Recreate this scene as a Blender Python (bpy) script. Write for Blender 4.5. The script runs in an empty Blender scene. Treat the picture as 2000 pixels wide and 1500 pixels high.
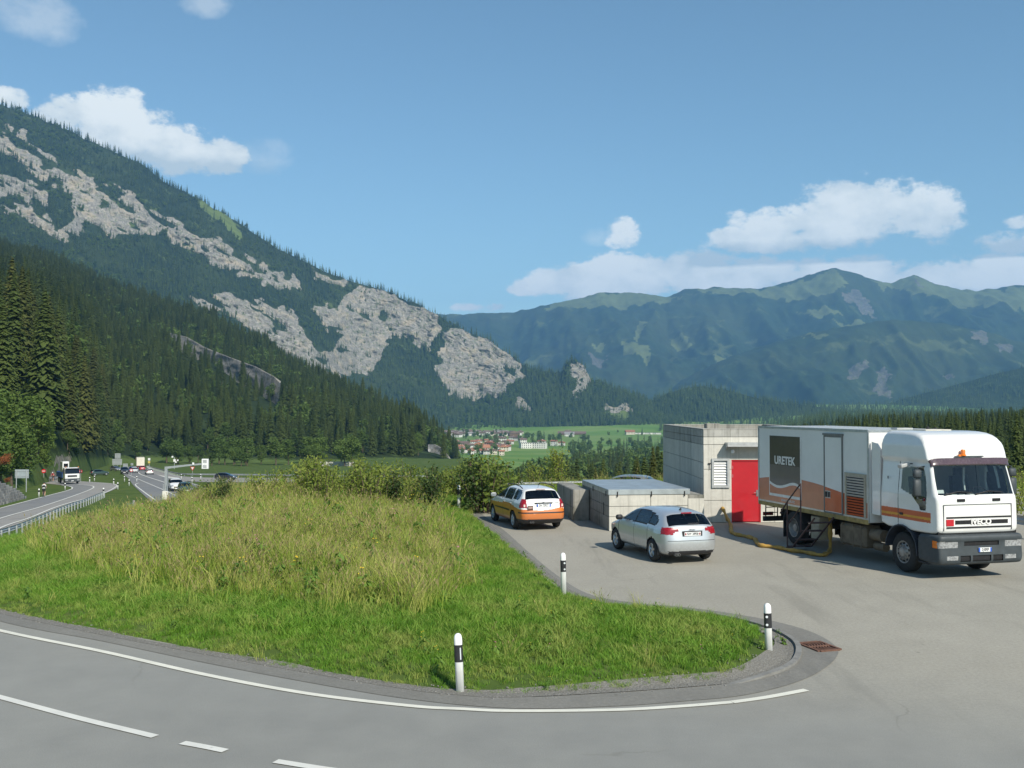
import bpy, math, random
import numpy as np
from mathutils import Vector, Matrix
R = math.radians
random.seed(7)
rng = np.random.default_rng(11)
SC = bpy.context.scene
COL = SC.collection

# ------------------------------------------------------------------ camera
CAM_H = 4.35
FPX = 2000.0
PITCH = math.atan(45 / FPX)
cam = bpy.data.cameras.new('camera')
cam.sensor_width = 36.0
cam.lens = 36.0
cam.clip_start = 0.2
cam.clip_end = 60000
cam_ob = bpy.data.objects.new('camera', cam)
cam_ob.location = (0, 0, CAM_H)
cam_ob.rotation_euler = (R(90) + PITCH, 0, 0)
COL.objects.link(cam_ob)
SC.camera = cam_ob

# ------------------------------------------------------------------ sky, sun, exposure
SUN_EL = R(39)
SUN_AZ = R(149)            # clockwise from +Y: behind the camera, to the right
world = bpy.data.worlds.new('World')
SC.world = world
world.use_nodes = True
wt = world.node_tree
wt.nodes.clear()


def wn(kind, **kw):
    n = wt.nodes.new(kind)
    for k, v in kw.items():
        setattr(n, k, v)
    return n


def wmath(op, a, b=None, c=None, clamp=False):
    n = wn('ShaderNodeMath', operation=op, use_clamp=clamp)
    for i, v in enumerate((a, b, c)):
        if v is None:
            continue
        if isinstance(v, (int, float)):
            n.inputs[i].default_value = v
        else:
            wt.links.new(v, n.inputs[i])
    return n.outputs[0]


sky = wn('ShaderNodeTexSky', sky_type='NISHITA')
sky.sun_disc = False
sky.sun_elevation = SUN_EL
sky.sun_rotation = SUN_AZ
sky.altitude = 900
sky.air_density = 1.15
sky.dust_density = 0.6
sky.ozone_density = 2.2
tc = wn('ShaderNodeTexCoord')
sep = wn('ShaderNodeSeparateXYZ')
wt.links.new(tc.outputs['Generated'], sep.inputs[0])
az = wmath('ARCTAN2', sep.outputs[0], sep.outputs[1])
el = wmath('ARCSINE', sep.outputs[2])
# cumulus: blobs in azimuth / elevation (radians) broken up by fractal noise
comb = wn('ShaderNodeCombineXYZ')
wt.links.new(az, comb.inputs[0])
wt.links.new(wmath('MULTIPLY', el, 1.5), comb.inputs[1])
nz = wn('ShaderNodeTexNoise')
nz.inputs['Scale'].default_value = 15
nz.inputs['Detail'].default_value = 6
nz.inputs['Roughness'].default_value = 0.6
wt.links.new(comb.outputs[0], nz.inputs['Vector'])
nzs = wn('ShaderNodeTexNoise')
nzs.inputs['Scale'].default_value = 46
nzs.inputs['Detail'].default_value = 7
nzs.inputs['Roughness'].default_value = 0.62
wt.links.new(comb.outputs[0], nzs.inputs['Vector'])


def az_el(px, py):
    x = (px - 1000) / FPX
    z = -(py - 750) / FPX
    y = math.cos(PITCH) - z * math.sin(PITCH)
    zz = math.sin(PITCH) + z * math.cos(PITCH)
    return math.atan2(x, y), math.atan2(zz, math.hypot(x, y))


# each cumulus: list of lobes (px, py, rx, ry) as seen from the lay-by, in photograph pixels, and its density
CLOUDS = [
    ([(215, 255, 130, 70), (330, 290, 140, 50), (130, 225, 70, 40), (430, 300, 70, 40)], 1.0),
    ([(510, 300, 60, 40)], 0.0),
    ([(15, 190, 60, 22)], 0.9),
    ([(70, 30, 85, 45), (400, 5, 50, 26)], 0.0),
    ([(1660, 400, 110, 62), (1740, 420, 150, 58), (1600, 445, 190, 48), (1440, 468, 75, 30), (1820, 430, 70, 45), (1640, 385, 80, 42)], 1.0),
    ([(1215, 457, 42, 34)], 0.62), ([(1165, 462, 34, 18)], 0.0),
    ([(1350, 530, 95, 52), (1240, 540, 120, 48), (1140, 548, 110, 40), (1450, 548, 150, 42), (1570, 550, 150, 46), (1060, 560, 80, 22)], 1.25),
    ([(1930, 545, 120, 46), (1800, 550, 110, 40), (1690, 540, 110, 40), (2060, 540, 90, 44)], 1.2),
    ([(1985, 470, 75, 28), (2000, 435, 40, 20), (2080, 455, 60, 40)], 0.8),
    ([(930, 600, 70, 14)], 0.5),
]
# the same kind of fair-weather cumulus goes on round the horizon, outside the picture
for a0, e0, ra, re in ((70, 9, .09, .028), (105, 13, .10, .03), (150, 8, .08, .026), (195, 12, .10, .03), (240, 9, .08, .026), (285, 14, .09, .03)):
    CLOUDS.append((R(a0), R(e0), ra, re))


def wvec(op, a, b, c=None):
    n = wn('ShaderNodeVectorMath', operation=op)
    for i, v in enumerate((a, b, c)):
        if v is None: continue
        if isinstance(v, tuple): n.inputs[i].default_value = v
        else: wt.links.new(v, n.inputs[i])
    return n


ae = wn('ShaderNodeCombineXYZ')
wt.links.new(az, ae.inputs[0])
wt.links.new(el, ae.inputs[1])
total = None
wisp = None
for c in CLOUDS:
    if len(c) == 2:
        lobes, dens = c
        lob = [(*az_el(px, py), rx / FPX, ry / FPX) for (px, py, rx, ry) in lobes]
    else:
        lob, dens = [c], 1.0
    for (a, e, ra, re) in lob:
        q = wvec('MULTIPLY_ADD', ae.outputs[0], (1 / ra, 1 / re, 0.0), (-a / ra, -e / re, 0.0))
        d2 = wvec('DOT_PRODUCT', q.outputs[0], q.outputs[0]).outputs['Value']
        if dens == 0:
            wisp = d2 if wisp is None else wmath('MINIMUM', wisp, d2)
            continue
        if dens != 1:
            d2 = wmath('ADD', d2, (1 - dens) * 0.55)
        total = d2 if total is None else wmath('MINIMUM', total, d2)
total = wmath('SUBTRACT', 1.0, wmath('MINIMUM', total, 2.5))
# undersides: below the middle height of each bank of cumulus
grey = None
for (px0, px1, py, h) in ((1350, 1920, 462, 38), (950, 2100, 572, 24), (60, 560, 290, 45), (1900, 2150, 462, 26)):
    a0, e0 = az_el((px0 + px1) / 2, py)
    ra = (px1 - px0) / 2 / FPX
    q = wvec('MULTIPLY_ADD', ae.outputs[0], (1 / ra, FPX / h, 0.0), (-a0 / ra, -e0 * FPX / h, 0.0))
    sp = wn('ShaderNodeSeparateXYZ'); wt.links.new(q.outputs[0], sp.inputs[0])
    inx = wmath('MULTIPLY', wmath('SUBTRACT', 1.0, wmath('ABSOLUTE', sp.outputs[0])), 5.0, clamp=True)
    iny = wmath('MULTIPLY', wmath('ADD', sp.outputs[1], 1.35), 3.0, clamp=True)
    g = wmath('MULTIPLY', wmath('MULTIPLY', inx, iny), wmath('MULTIPLY', sp.outputs[1], -1.0, clamp=True))
    grey = g if grey is None else wmath('MAXIMUM', grey, g)
nn = wmath('ADD', wmath('MULTIPLY', wmath('SUBTRACT', nz.outputs[0], 0.5), 2.7), wmath('MULTIPLY', wmath('SUBTRACT', nzs.outputs[0], 0.5), 2.0))
fld = wmath('ADD', total, nn)
wsp = wmath('ADD', wmath('SUBTRACT', 1.0, wmath('MINIMUM', wisp, 2.5)), nn)
wsp = wmath('MULTIPLY', wmath('MULTIPLY', wsp, 0.8, clamp=True), 0.34)
mr = wn('ShaderNodeMapRange', interpolation_type='SMOOTHSTEP')
mr.inputs['From Min'].default_value = 0.02
mr.inputs['From Max'].default_value = 0.62
wt.links.new(fld, mr.inputs['Value'])
alpha = wmath('MAXIMUM', wmath('MULTIPLY', mr.outputs[0], 0.95), wsp)
# sunlit cloud is white, thick undersides are grey
shade = wmath('SUBTRACT', 1.0, wmath('MULTIPLY', wmath('ADD', grey, wmath('MULTIPLY', wmath('SUBTRACT', 0.58, nz.outputs[0]), 1.8)), 0.85), clamp=True)
shade = wmath('MAXIMUM', shade, 0.5)
cc = wn('ShaderNodeMix', data_type='RGBA')
cc.inputs[6].default_value = (4.9, 5.75, 6.1, 1)
cc.inputs[7].default_value = (8.3, 8.6, 8.3, 1)
ms = wn('ShaderNodeMapRange')
ms.inputs['From Min'].default_value = 0.5
ms.inputs['From Max'].default_value = 0.95
wt.links.new(shade, ms.inputs['Value'])
wt.links.new(ms.outputs[0], cc.inputs[0])
cm = wn('ShaderNodeMix', data_type='RGBA')
wt.links.new(alpha, cm.inputs[0])
tint = wn('ShaderNodeMix', data_type='RGBA', blend_type='MULTIPLY')
tint.inputs[0].default_value = 1.0
tint.inputs[7].default_value = (0.87, 1.01, 0.96, 1)      # the camera's cool-green rendering of blue sky
wt.links.new(sky.outputs[0], tint.inputs[6])
wt.links.new(tint.outputs[2], cm.inputs[6])
wt.links.new(cc.outputs[2], cm.inputs[7])
bg = wn('ShaderNodeBackground')
bg.inputs['Strength'].default_value = 0.094
wt.links.new(cm.outputs[2], bg.inputs[0])
wo = wn('ShaderNodeOutputWorld')
wt.links.new(bg.outputs[0], wo.inputs[0])

world.cycles.sampling_method = 'MANUAL'
world.cycles.sample_map_resolution = 256

sun = bpy.data.lights.new('sun', 'SUN')
sun.energy = 4.2
sun.angle = R(0.53)
sun.color = (1.0, 0.94, 0.83)
sun_ob = bpy.data.objects.new('sun', sun)
sdir = Vector((math.sin(SUN_AZ) * math.cos(SUN_EL), math.cos(SUN_AZ) * math.cos(SUN_EL), math.sin(SUN_EL)))
sun_ob.rotation_euler = sdir.to_track_quat('Z', 'Y').to_euler()
sun_ob.location = (60, -60, 80)
COL.objects.link(sun_ob)

vs = SC.view_settings
SC.display_settings.display_device = 'sRGB'
vs.view_transform = 'Standard'
vs.look = 'None'
vs.exposure = 0.4
vs.gamma = 1.0
vs.use_curve_mapping = False
SC.cycles.use_denoising = True
SC.cycles.max_bounces = 6
SC.cycles.diffuse_bounces = 3
SC.cycles.glossy_bounces = 3
SC.cycles.transmission_bounces = 4
SC.cycles.volume_bounces = 1
SC.cycles.transparent_max_bounces = 12
SC.cycles.sample_clamp_indirect = 6

# ------------------------------------------------------------------ helpers


def at(px, py, Y):
    """point of the place seen along a photograph pixel, at distance Y"""
    x = (px - 1000) / FPX
    z = -(py - 750) / FPX
    d = math.cos(PITCH) - z * math.sin(PITCH)
    return Vector((x / d * Y, Y, CAM_H + (math.sin(PITCH) + z * math.cos(PITCH)) / d * Y))


def on_z(px, py, z0=0.0):
    a = at(px, py, 1.0)
    Y = (z0 - CAM_H) / (a.z - CAM_H)
    return Vector((a.x * Y, Y, z0))


def on_plain(px, py, off=0.0):
    """on the gently falling plain of the main road: z = -1.3 - 0.0435 Y"""
    a = at(px, py, 1.0)
    v = a.z - CAM_H
    Y = (-1.3 - CAM_H) / (v + 0.0435)
    return Vector((a.x * Y, Y, -1.3 - 0.0435 * Y + off))


def at_np(px, py, Y):
    x = (np.asarray(px, float) - 1000) / FPX
    z = -(np.asarray(py, float) - 750) / FPX
    d = math.cos(PITCH) - z * math.sin(PITCH)
    return np.stack([x / d * Y, Y + 0 * x, CAM_H + (math.sin(PITCH) + z * math.cos(PITCH)) / d * Y], -1)


def to_px(P):
    P = np.asarray(P, float)
    dy = P[..., 1]
    dz = P[..., 2] - CAM_H
    yy = dy * math.cos(PITCH) + dz * math.sin(PITCH)
    zz = -dy * math.sin(PITCH) + dz * math.cos(PITCH)
    return 1000 + FPX * P[..., 0] / yy, 750 - FPX * zz / yy


def _hash(ix, iy, iz, seed):
    h = (ix.astype(np.int64) * 374761393 + iy.astype(np.int64) * 668265263 + iz.astype(np.int64) * 2147483647 + seed * 144665) & 0xffffffff
    h = ((h ^ (h >> 13)) * 1274126177) & 0xffffffff
    return ((h ^ (h >> 16)) & 0xffff) / 65535.0


def vnoise(x, y, z=None, seed=0):
    x = np.asarray(x, float)
    y = np.asarray(y, float)
    z = np.zeros_like(x) if z is None else np.asarray(z, float)
    x0 = np.floor(x); y0 = np.floor(y); z0 = np.floor(z)
    fx = x - x0; fy = y - y0; fz = z - z0
    fx = fx * fx * (3 - 2 * fx); fy = fy * fy * (3 - 2 * fy); fz = fz * fz * (3 - 2 * fz)
    r = 0
    for dx in (0, 1):
        for dy in (0, 1):
            for dz in (0, 1):
                w = (fx if dx else 1 - fx) * (fy if dy else 1 - fy) * (fz if dz else 1 - fz)
                r = r + w * _hash(x0 + dx, y0 + dy, z0 + dz, seed)
    return r


def fbm(x, y, z=None, octv=5, seed=0, gain=0.5, ridged=False):
    a = 1.0; s = 0.0; t = 0.0; f = 1.0
    for o in range(octv):
        n = vnoise(x * f, y * f, None if z is None else z * f, seed + o * 17)
        if ridged:
            n = 1 - np.abs(2 * n - 1)
        s = s + a * n; t += a
        a *= gain; f *= 2.03
    return s / t


def in_poly(px, py, poly):
    px = np.asarray(px, float); py = np.asarray(py, float)
    r = np.zeros(px.shape, bool)
    n = len(poly)
    for i in range(n):
        x1, y1 = poly[i]; x2, y2 = poly[(i + 1) % n]
        c = (y1 > py) != (y2 > py)
        xi = (x2 - x1) * (py - y1) / ((y2 - y1) if y2 != y1 else 1e-9) + x1
        r ^= c & (px < xi)
    return r


def poly_dist(X, Y, poly, closed=True):
    X = np.asarray(X, float); Y = np.asarray(Y, float)
    best = np.full(X.shape, 1e9)
    n = len(poly)
    for i in range(n if closed else n - 1):
        x1, y1 = poly[i][:2]; x2, y2 = poly[(i + 1) % n][:2]
        dx, dy = x2 - x1, y2 - y1
        t = np.clip(((X - x1) * dx + (Y - y1) * dy) / (dx * dx + dy * dy + 1e-12), 0, 1)
        best = np.minimum(best, np.hypot(X - x1 - t * dx, Y - y1 - t * dy))
    return best


def interp(x, pts):
    return np.interp(x, [p[0] for p in pts], [p[1] for p in pts])


def tag(o, label=None, cat=None, group=None, kind=None):
    if label: o['label'] = label
    if cat: o['category'] = cat
    if group: o['group'] = group
    if kind: o['kind'] = kind
    return o


def link(o, parent=None):
    COL.objects.link(o)
    if parent is not None:
        o.parent = parent
    return o


def empty(name, loc=(0, 0, 0), rz=0.0, parent=None):
    o = bpy.data.objects.new(name, None)
    o.empty_display_size = 0.2
    o.location = loc
    o.rotation_euler = (0, 0, rz)
    return link(o, parent)


def np_mesh(name, V, F, mats=(), smooth=False, mi=None):
    """V (n,3); F (m,k) all same size"""
    V = np.ascontiguousarray(V, np.float32); F = np.ascontiguousarray(F, np.int32)
    me = bpy.data.meshes.new(name)
    me.vertices.add(len(V)); me.vertices.foreach_set('co', V.ravel())
    k = F.shape[1]
    me.loops.add(F.size); me.loops.foreach_set('vertex_index', F.ravel())
    me.polygons.add(len(F))
    me.polygons.foreach_set('loop_start', np.arange(0, F.size, k, dtype=np.int32))
    me.polygons.foreach_set('loop_total', np.full(len(F), k, np.int32))
    if mi is not None:
        me.polygons.foreach_set('material_index', np.asarray(mi, np.int32))
    me.polygons.foreach_set('use_smooth', np.full(len(F), smooth, bool))
    for m in mats:
        me.materials.append(m)
    me.update(calc_edges=True)
    me.validate()
    return me


def grid_faces(nr, nc):
    i = np.arange(nr - 1)[:, None] * nc + np.arange(nc - 1)[None, :]
    return np.stack([i, i + 1, i + nc + 1, i + nc], -1).reshape(-1, 4)


class MB:
    """collects simple shapes into one mesh"""

    def __init__(s):
        s.v = []; s.f = []; s.m = []; s.cur = 0; s.mx = None

    def add(s, vs, fs):
        b = len(s.v)
        for p in vs:
            p = Vector(p)
            s.v.append(tuple(s.mx @ p) if s.mx is not None else tuple(p))
        for f in fs:
            s.f.append([i + b for i in f]); s.m.append(s.cur)
        return s

    def box(s, c, d, rz=0.0, rx=0.0, ry=0.0, taper=1.0):
        M = Matrix.Translation(c) @ Matrix.Rotation(rz, 4, 'Z') @ Matrix.Rotation(ry, 4, 'Y') @ Matrix.Rotation(rx, 4, 'X')
        vs = []
        for z in (-.5, .5):
            k = taper if z > 0 else 1
            for x, y in ((-.5, -.5), (.5, -.5), (.5, .5), (-.5, .5)):
                vs.append(M @ Vector((x * d[0] * k, y * d[1] * k, z * d[2])))
        return s.add(vs, [(3, 2, 1, 0), (4, 5, 6, 7), (0, 1, 5, 4), (1, 2, 6, 5), (2, 3, 7, 6), (3, 0, 4, 7)])

    def bx(s, x0, x1, y0, y1, z0, z1):
        return s.box(((x0 + x1) / 2, (y0 + y1) / 2, (z0 + z1) / 2), (x1 - x0, y1 - y0, z1 - z0))

    def cbox(s, x0, x1, y0, y1, z0, z1, c=0.02):
        """box with chamfered edges"""
        import itertools
        X = (x0, x1); Y = (y0, y1); Z = (z0, z1)
        vs = []; idx = {}
        for i, j, k in itertools.product((0, 1), repeat=3):
            sx = c if i == 0 else -c; sy = c if j == 0 else -c; sz = c if k == 0 else -c
            for a, p in (('x', (X[i], Y[j] + sy, Z[k] + sz)), ('y', (X[i] + sx, Y[j], Z[k] + sz)), ('z', (X[i] + sx, Y[j] + sy, Z[k]))):
                idx[(i, j, k, a)] = len(vs); vs.append(p)
        fs = []
        for i in (0, 1):
            fs.append([idx[(i, 0, 0, 'x')], idx[(i, 1, 0, 'x')], idx[(i, 1, 1, 'x')], idx[(i, 0, 1, 'x')]][::(1 if i else -1)])
            fs.append([idx[(0, i, 0, 'y')], idx[(0, i, 1, 'y')], idx[(1, i, 1, 'y')], idx[(1, i, 0, 'y')]][::(1 if i else -1)])
            fs.append([idx[(0, 0, i, 'z')], idx[(1, 0, i, 'z')], idx[(1, 1, i, 'z')], idx[(0, 1, i, 'z')]][::(1 if i else -1)])
        for a in (0, 1):
            for b in (0, 1):
                q = [idx[(a, b, 0, 'x')], idx[(a, b, 0, 'y')], idx[(a, b, 1, 'y')], idx[(a, b, 1, 'x')]]; fs.append(q if a == b else q[::-1])
                q = [idx[(0, a, b, 'y')], idx[(0, a, b, 'z')], idx[(1, a, b, 'z')], idx[(1, a, b, 'y')]]; fs.append(q if a == b else q[::-1])
                q = [idx[(a, 0, b, 'x')], idx[(a, 1, b, 'x')], idx[(a, 1, b, 'z')], idx[(a, 0, b, 'z')]]; fs.append(q if a == b else q[::-1])
        for i, j, k in itertools.product((0, 1), repeat=3):
            q = [idx[(i, j, k, 'x')], idx[(i, j, k, 'y')], idx[(i, j, k, 'z')]]
            fs.append(q if (i + j + k) % 2 else q[::-1])
        return s.add(vs, fs)

    def cyl(s, p, q, r0, r1=None, n=10, cap=True):
        r1 = r0 if r1 is None else r1
        p = Vector(p); q = Vector(q); d = (q - p)
        if d.length < 1e-9: return s
        z = d.normalized(); x = z.orthogonal().normalized(); y = z.cross(x)
        vs = []
        for c, r in ((p, r0), (q, r1)):
            for i in range(n):
                a = 2 * math.pi * i / n
                vs.append(c + x * (math.cos(a) * r) + y * (math.sin(a) * r))
        fs = [(i, (i + 1) % n, n + (i + 1) % n, n + i) for i in range(n)]
        if cap: fs += [tuple(range(n - 1, -1, -1)), tuple(range(n, 2 * n))]
        return s.add(vs, fs)

    def tube(s, path, r, n=8, cap=True):
        path = [Vector(p) for p in path]
        rr = r if isinstance(r, (list, tuple)) else [r] * len(path)
        vs = []; up = None
        for i, p in enumerate(path):
            t = (path[min(i + 1, len(path) - 1)] - path[max(i - 1, 0)]).normalized()
            if up is None: up = t.orthogonal().normalized()
            up = (up - t * up.dot(t)).normalized(); w = t.cross(up)
            for k in range(n):
                a = 2 * math.pi * k / n
                vs.append(p + up * (math.cos(a) * rr[i]) + w * (math.sin(a) * rr[i]))
        fs = []
        for i in range(len(path) - 1):
            for k in range(n):
                fs.append((i * n + k, i * n + (k + 1) % n, (i + 1) * n + (k + 1) % n, (i + 1) * n + k))
        if cap: fs += [tuple(range(n - 1, -1, -1)), tuple(range((len(path) - 1) * n, len(path) * n))]
        return s.add(vs, fs)

    def lathe(s, prof, n=24, axis='Z', o=(0, 0, 0)):
        """prof: (radius, height) revolved about the axis"""
        vs = []
        for r, h in prof:
            for k in range(n):
                a = 2 * math.pi * k / n
                c, d = math.cos(a) * r, math.sin(a) * r
                p = {'Z': (c, d, h), 'X': (h, c, d), 'Y': (d, h, c)}[axis]
                vs.append((p[0] + o[0], p[1] + o[1], p[2] + o[2]))
        fs = []
        for i in range(len(prof) - 1):
            for k in range(n):
                fs.append((i * n + k, i * n + (k + 1) % n, (i + 1) * n + (k + 1) % n, (i + 1) * n + k))
        return s.add(vs, fs)

    def prism(s, poly, a0, a1, axis='X'):
        """2-D polygon extruded along an axis; poly in the two other axes (order y,z / x,z / x,y)"""
        n = len(poly)
        def P(u, v, a): return {'X': (a, u, v), 'Y': (u, a, v), 'Z': (u, v, a)}[axis]
        vs = [P(u, v, a0) for u, v in poly] + [P(u, v, a1) for u, v in poly]
        fs = [tuple(range(n - 1, -1, -1)), tuple(range(n, 2 * n))] + [(i, (i + 1) % n, n + (i + 1) % n, n + i) for i in range(n)]
        return s.add(vs, fs)

    def mesh(s, name, mats, smooth=False):
        me = bpy.data.meshes.new(name)
        me.from_pydata(s.v, [], s.f)
        for m in (mats if isinstance(mats, (list, tuple)) else [mats]):
            me.materials.append(m)
        if any(s.m): me.polygons.foreach_set('material_index', s.m)
        if smooth:
            me.polygons.foreach_set('use_smooth', [True] * len(me.polygons))
        me.update()
        fix_normals(me)
        return me

    def build(s, name, mats, parent=None, smooth=False, auto=None):
        o = bpy.data.objects.new(name, s.mesh(name, mats, smooth or auto is not None))
        if auto is not None:
            try:
                o.data.set_sharp_from_angle(angle=R(auto))
            except Exception:
                pass
        return link(o, parent)


def fix_normals(me):
    import bmesh
    bm = bmesh.new(); bm.from_mesh(me)
    bmesh.ops.recalc_face_normals(bm, faces=bm.faces)
    bm.to_mesh(me); bm.free()


def copy_tree(o, parent=None):
    c = o.copy()
    COL.objects.link(c)
    c.parent = parent
    for ch in list(o.children):
        copy_tree(ch, c)
    return c


# ------------------------------------------------------------------ materials


class Mt:
    def __init__(s, name, rough=0.6, metal=0.0, spec=0.5):
        s.m = bpy.data.materials.new(name); s.m.use_nodes = True
        s.t = s.m.node_tree
        s.b = s.t.nodes['Principled BSDF']
        s.out = s.t.nodes['Material Output']
        s.b.inputs['Roughness'].default_value = rough
        s.b.inputs['Metallic'].default_value = metal
        s.b.inputs['Specular IOR Level'].default_value = spec

    def n(s, kind, **kw):
        n = s.t.nodes.new(kind)
        for k, v in kw.items(): setattr(n, k, v)
        return n

    def l(s, a, b): s.t.links.new(a, b)

    def pos(s, obj=False):
        return (s.n('ShaderNodeTexCoord').outputs['Object'] if obj else s.n('ShaderNodeNewGeometry').outputs['Position'])

    def scale(s, vec, sc):
        m = s.n('ShaderNodeMapping'); m.inputs['Scale'].default_value = sc if hasattr(sc, '__len__') else (sc, sc, sc)
        s.l(vec, m.inputs[0]); return m.outputs[0]

    def noise(s, vec, sc, detail=4, rough=0.55, dist=0.0):
        n = s.n('ShaderNodeTexNoise'); n.inputs['Scale'].default_value = sc
        n.inputs['Detail'].default_value = detail; n.inputs['Roughness'].default_value = rough
        n.inputs['Distortion'].default_value = dist
        s.l(vec, n.inputs['Vector']); return n.outputs[0]

    def ramp(s, fac, stops, interp='LINEAR'):
        r = s.n('ShaderNodeValToRGB'); r.color_ramp.interpolation = interp
        e = r.color_ramp.elements
        while len(e) < len(stops): e.new(0.5)
        for i, (p, c) in enumerate(stops):
            e[i].position = p; e[i].color = (c, c, c, 1) if isinstance(c, (int, float)) else (*c, 1)
        s.l(fac, r.inputs[0]); return r.outputs[0]

    def mix(s, fac, a, b, mode='MIX'):
        m = s.n('ShaderNodeMix', data_type='RGBA', blend_type=mode)
        for i, v in ((0, fac), (6, a), (7, b)):
            if isinstance(v, (int, float)): m.inputs[i].default_value = v if i == 0 else (v, v, v, 1)
            elif isinstance(v, tuple): m.inputs[i].default_value = (*v, 1)
            else: s.l(v, m.inputs[i])
        return m.outputs[2]

    def math(s, op, a, b=None, clamp=False):
        n = s.n('ShaderNodeMath', operation=op, use_clamp=clamp)
        for i, v in enumerate((a, b)):
            if v is None: continue
            if isinstance(v, (int, float)): n.inputs[i].default_value = v
            else: s.l(v, n.inputs[i])
        return n.outputs[0]

    def attr(s, name, kind='GEOMETRY'):
        a = s.n('ShaderNodeAttribute', attribute_name=name, attribute_type=kind); return a

    def col(s, c):
        if isinstance(c, tuple): s.b.inputs['Base Color'].default_value = (*c, 1)
        else: s.l(c, s.b.inputs['Base Color'])
        return s

    def bump(s, h, strength=0.3, dist=0.02):
        b = s.n('ShaderNodeBump'); b.inputs['Strength'].default_value = strength; b.inputs['Distance'].default_value = dist
        s.l(h, b.inputs['Height']); s.l(b.outputs[0], s.b.inputs['Normal']); return s


def plain(name, c, rough=0.55, metal=0.0, spec=0.5, var=0.12, sc=6.0, coat=0.0):
    """a colour with slight wear so that nothing is perfectly even"""
    m = Mt(name, rough, metal, spec)
    p = m.pos(True)
    n = m.noise(p, sc, 5, 0.6)
    k = tuple(max(0, x * (1 - var)) for x in c); h = tuple(min(1, x * (1 + var)) for x in c)
    m.col(m.ramp(n, [(0.3, k), (0.7, h)]))
    r = m.ramp(m.noise(p, sc * 2.3, 3), [(0.3, max(0, rough - .07)), (0.7, min(1, rough + .07))])
    m.l(r, m.b.inputs['Roughness'])
    if coat: m.b.inputs['Coat Weight'].default_value = coat; m.b.inputs['Coat Roughness'].default_value = 0.06
    return m.m
# ------------------------------------------------------------------ terrain materials


def ground_material():
    m = Mt('meadow_ground', 0.95, spec=0.1)
    p = m.pos()
    n1 = m.noise(p, 0.35, 6, 0.6)
    near = m.ramp(n1, [(0.3, (0.050, 0.085, 0.020)), (0.55, (0.085, 0.125, 0.030)), (0.75, (0.12, 0.13, 0.045))])
    n2 = m.noise(m.scale(p, (0.004, 0.010, 0.004)), 1.0, 3, 0.5)
    far = m.ramp(n2, [(0.30, (0.085, 0.165, 0.034)), (0.46, (0.125, 0.225, 0.045)), (0.6, (0.190, 0.260, 0.075)), (0.72, (0.105, 0.20, 0.04))])
    sep = m.n('ShaderNodeSeparateXYZ'); m.l(p, sep.inputs[0])
    f = m.n('ShaderNodeMapRange'); f.inputs['From Min'].default_value = 500; f.inputs['From Max'].default_value = 900
    m.l(sep.outputs[1], f.inputs[0])
    m.col(m.mix(f.outputs[0], near, far))
    m.bump(m.noise(p, 3.0, 6), 0.4, 0.08)
    return m.m


def mountain_material(name, forest, grass, rock_lo, rock_hi, sc, streak=True):
    """rock, alpine grass and forest floor, split by what grows where (attributes of the terrain)"""
    m = Mt(name, 0.95, spec=0.08)
    p = m.pos()
    f1 = m.noise(p, sc * 1.1, 7, 0.62)
    fcol = m.ramp(f1, [(0.3, tuple(c * .65 for c in forest)), (0.7, tuple(c * 1.25 for c in forest))])
    g1 = m.noise(p, sc * 1.3, 5, 0.6)
    patch = m.noise(p, sc * .16, 4, .6)
    fcol = m.mix(m.ramp(patch, [(0.45, 0.0), (0.65, .55)]), fcol, tuple(c * .55 for c in grass))
    patch2 = m.noise(p, sc * .55, 5, .65)
    fcol = m.mix(m.ramp(patch2, [(0.595, 0.0), (0.66, .7)]), fcol, tuple(c * .9 for c in grass))
    gcol = m.ramp(g1, [(0.3, tuple(c * .8 for c in grass)), (0.7, tuple(c * 1.2 for c in grass))])
    r1 = m.noise(m.scale(p, (.8, 1, 1.0)), sc * 2.6, 9, 0.72, 0.5)
    rcol = m.ramp(r1, [(0.28, rock_lo), (0.5, tuple((a + b) / 2 for a, b in zip(rock_lo, rock_hi))), (0.68, rock_hi)])
    r2 = m.noise(m.scale(p, (1.3, 1.3, 0.8)), sc * 7, 6, 0.7)
    rcol = m.mix(m.ramp(r2, [(0.42, 0.0), (0.60, 0.7)]), rcol, tuple(c * 0.55 for c in rock_lo))
    warm = m.noise(p, sc * 0.9, 3, 0.5)
    rcol = m.mix(m.ramp(warm, [(0.5, 0.0), (0.7, 0.5)]), rcol, (rock_hi[0] * 1.0, rock_hi[1] * .88, rock_hi[2] * .70))
    veg = m.noise(p, sc * 3.2, 6, 0.7)
    rcol = m.mix(m.ramp(veg, [(0.545, 0.0), (0.62, 0.75)]), rcol, tuple(c * .8 for c in grass))
    rk = m.attr('rock').outputs['Fac']; gr = m.attr('grass').outputs['Fac']
    edge = m.noise(p, sc * 4, 5, 0.7)
    k = m.math('ADD', rk, m.math('MULTIPLY', m.math('SUBTRACT', edge, 0.5), 0.7))
    k = m.ramp(k, [(0.42, 0.0), (0.56, 1.0)])
    kg = m.ramp(m.math('ADD', gr, m.math('MULTIPLY', m.math('SUBTRACT', edge, 0.5), 0.9)), [(0.42, 0.0), (0.58, 1.0)])
    c = m.mix(kg, fcol, gcol)
    c = m.mix(k, c, rcol)
    m.col(c)
    m.bump(m.mix(k, f1, r1), 0.6, 0.3 / sc * 0.02 + 1.0)
    return m.m


def add_attr(me, name, arr):
    a = me.attributes.new(name, 'FLOAT', 'POINT')
    a.data.foreach_set('value', np.asarray(arr, np.float32).ravel())


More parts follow.
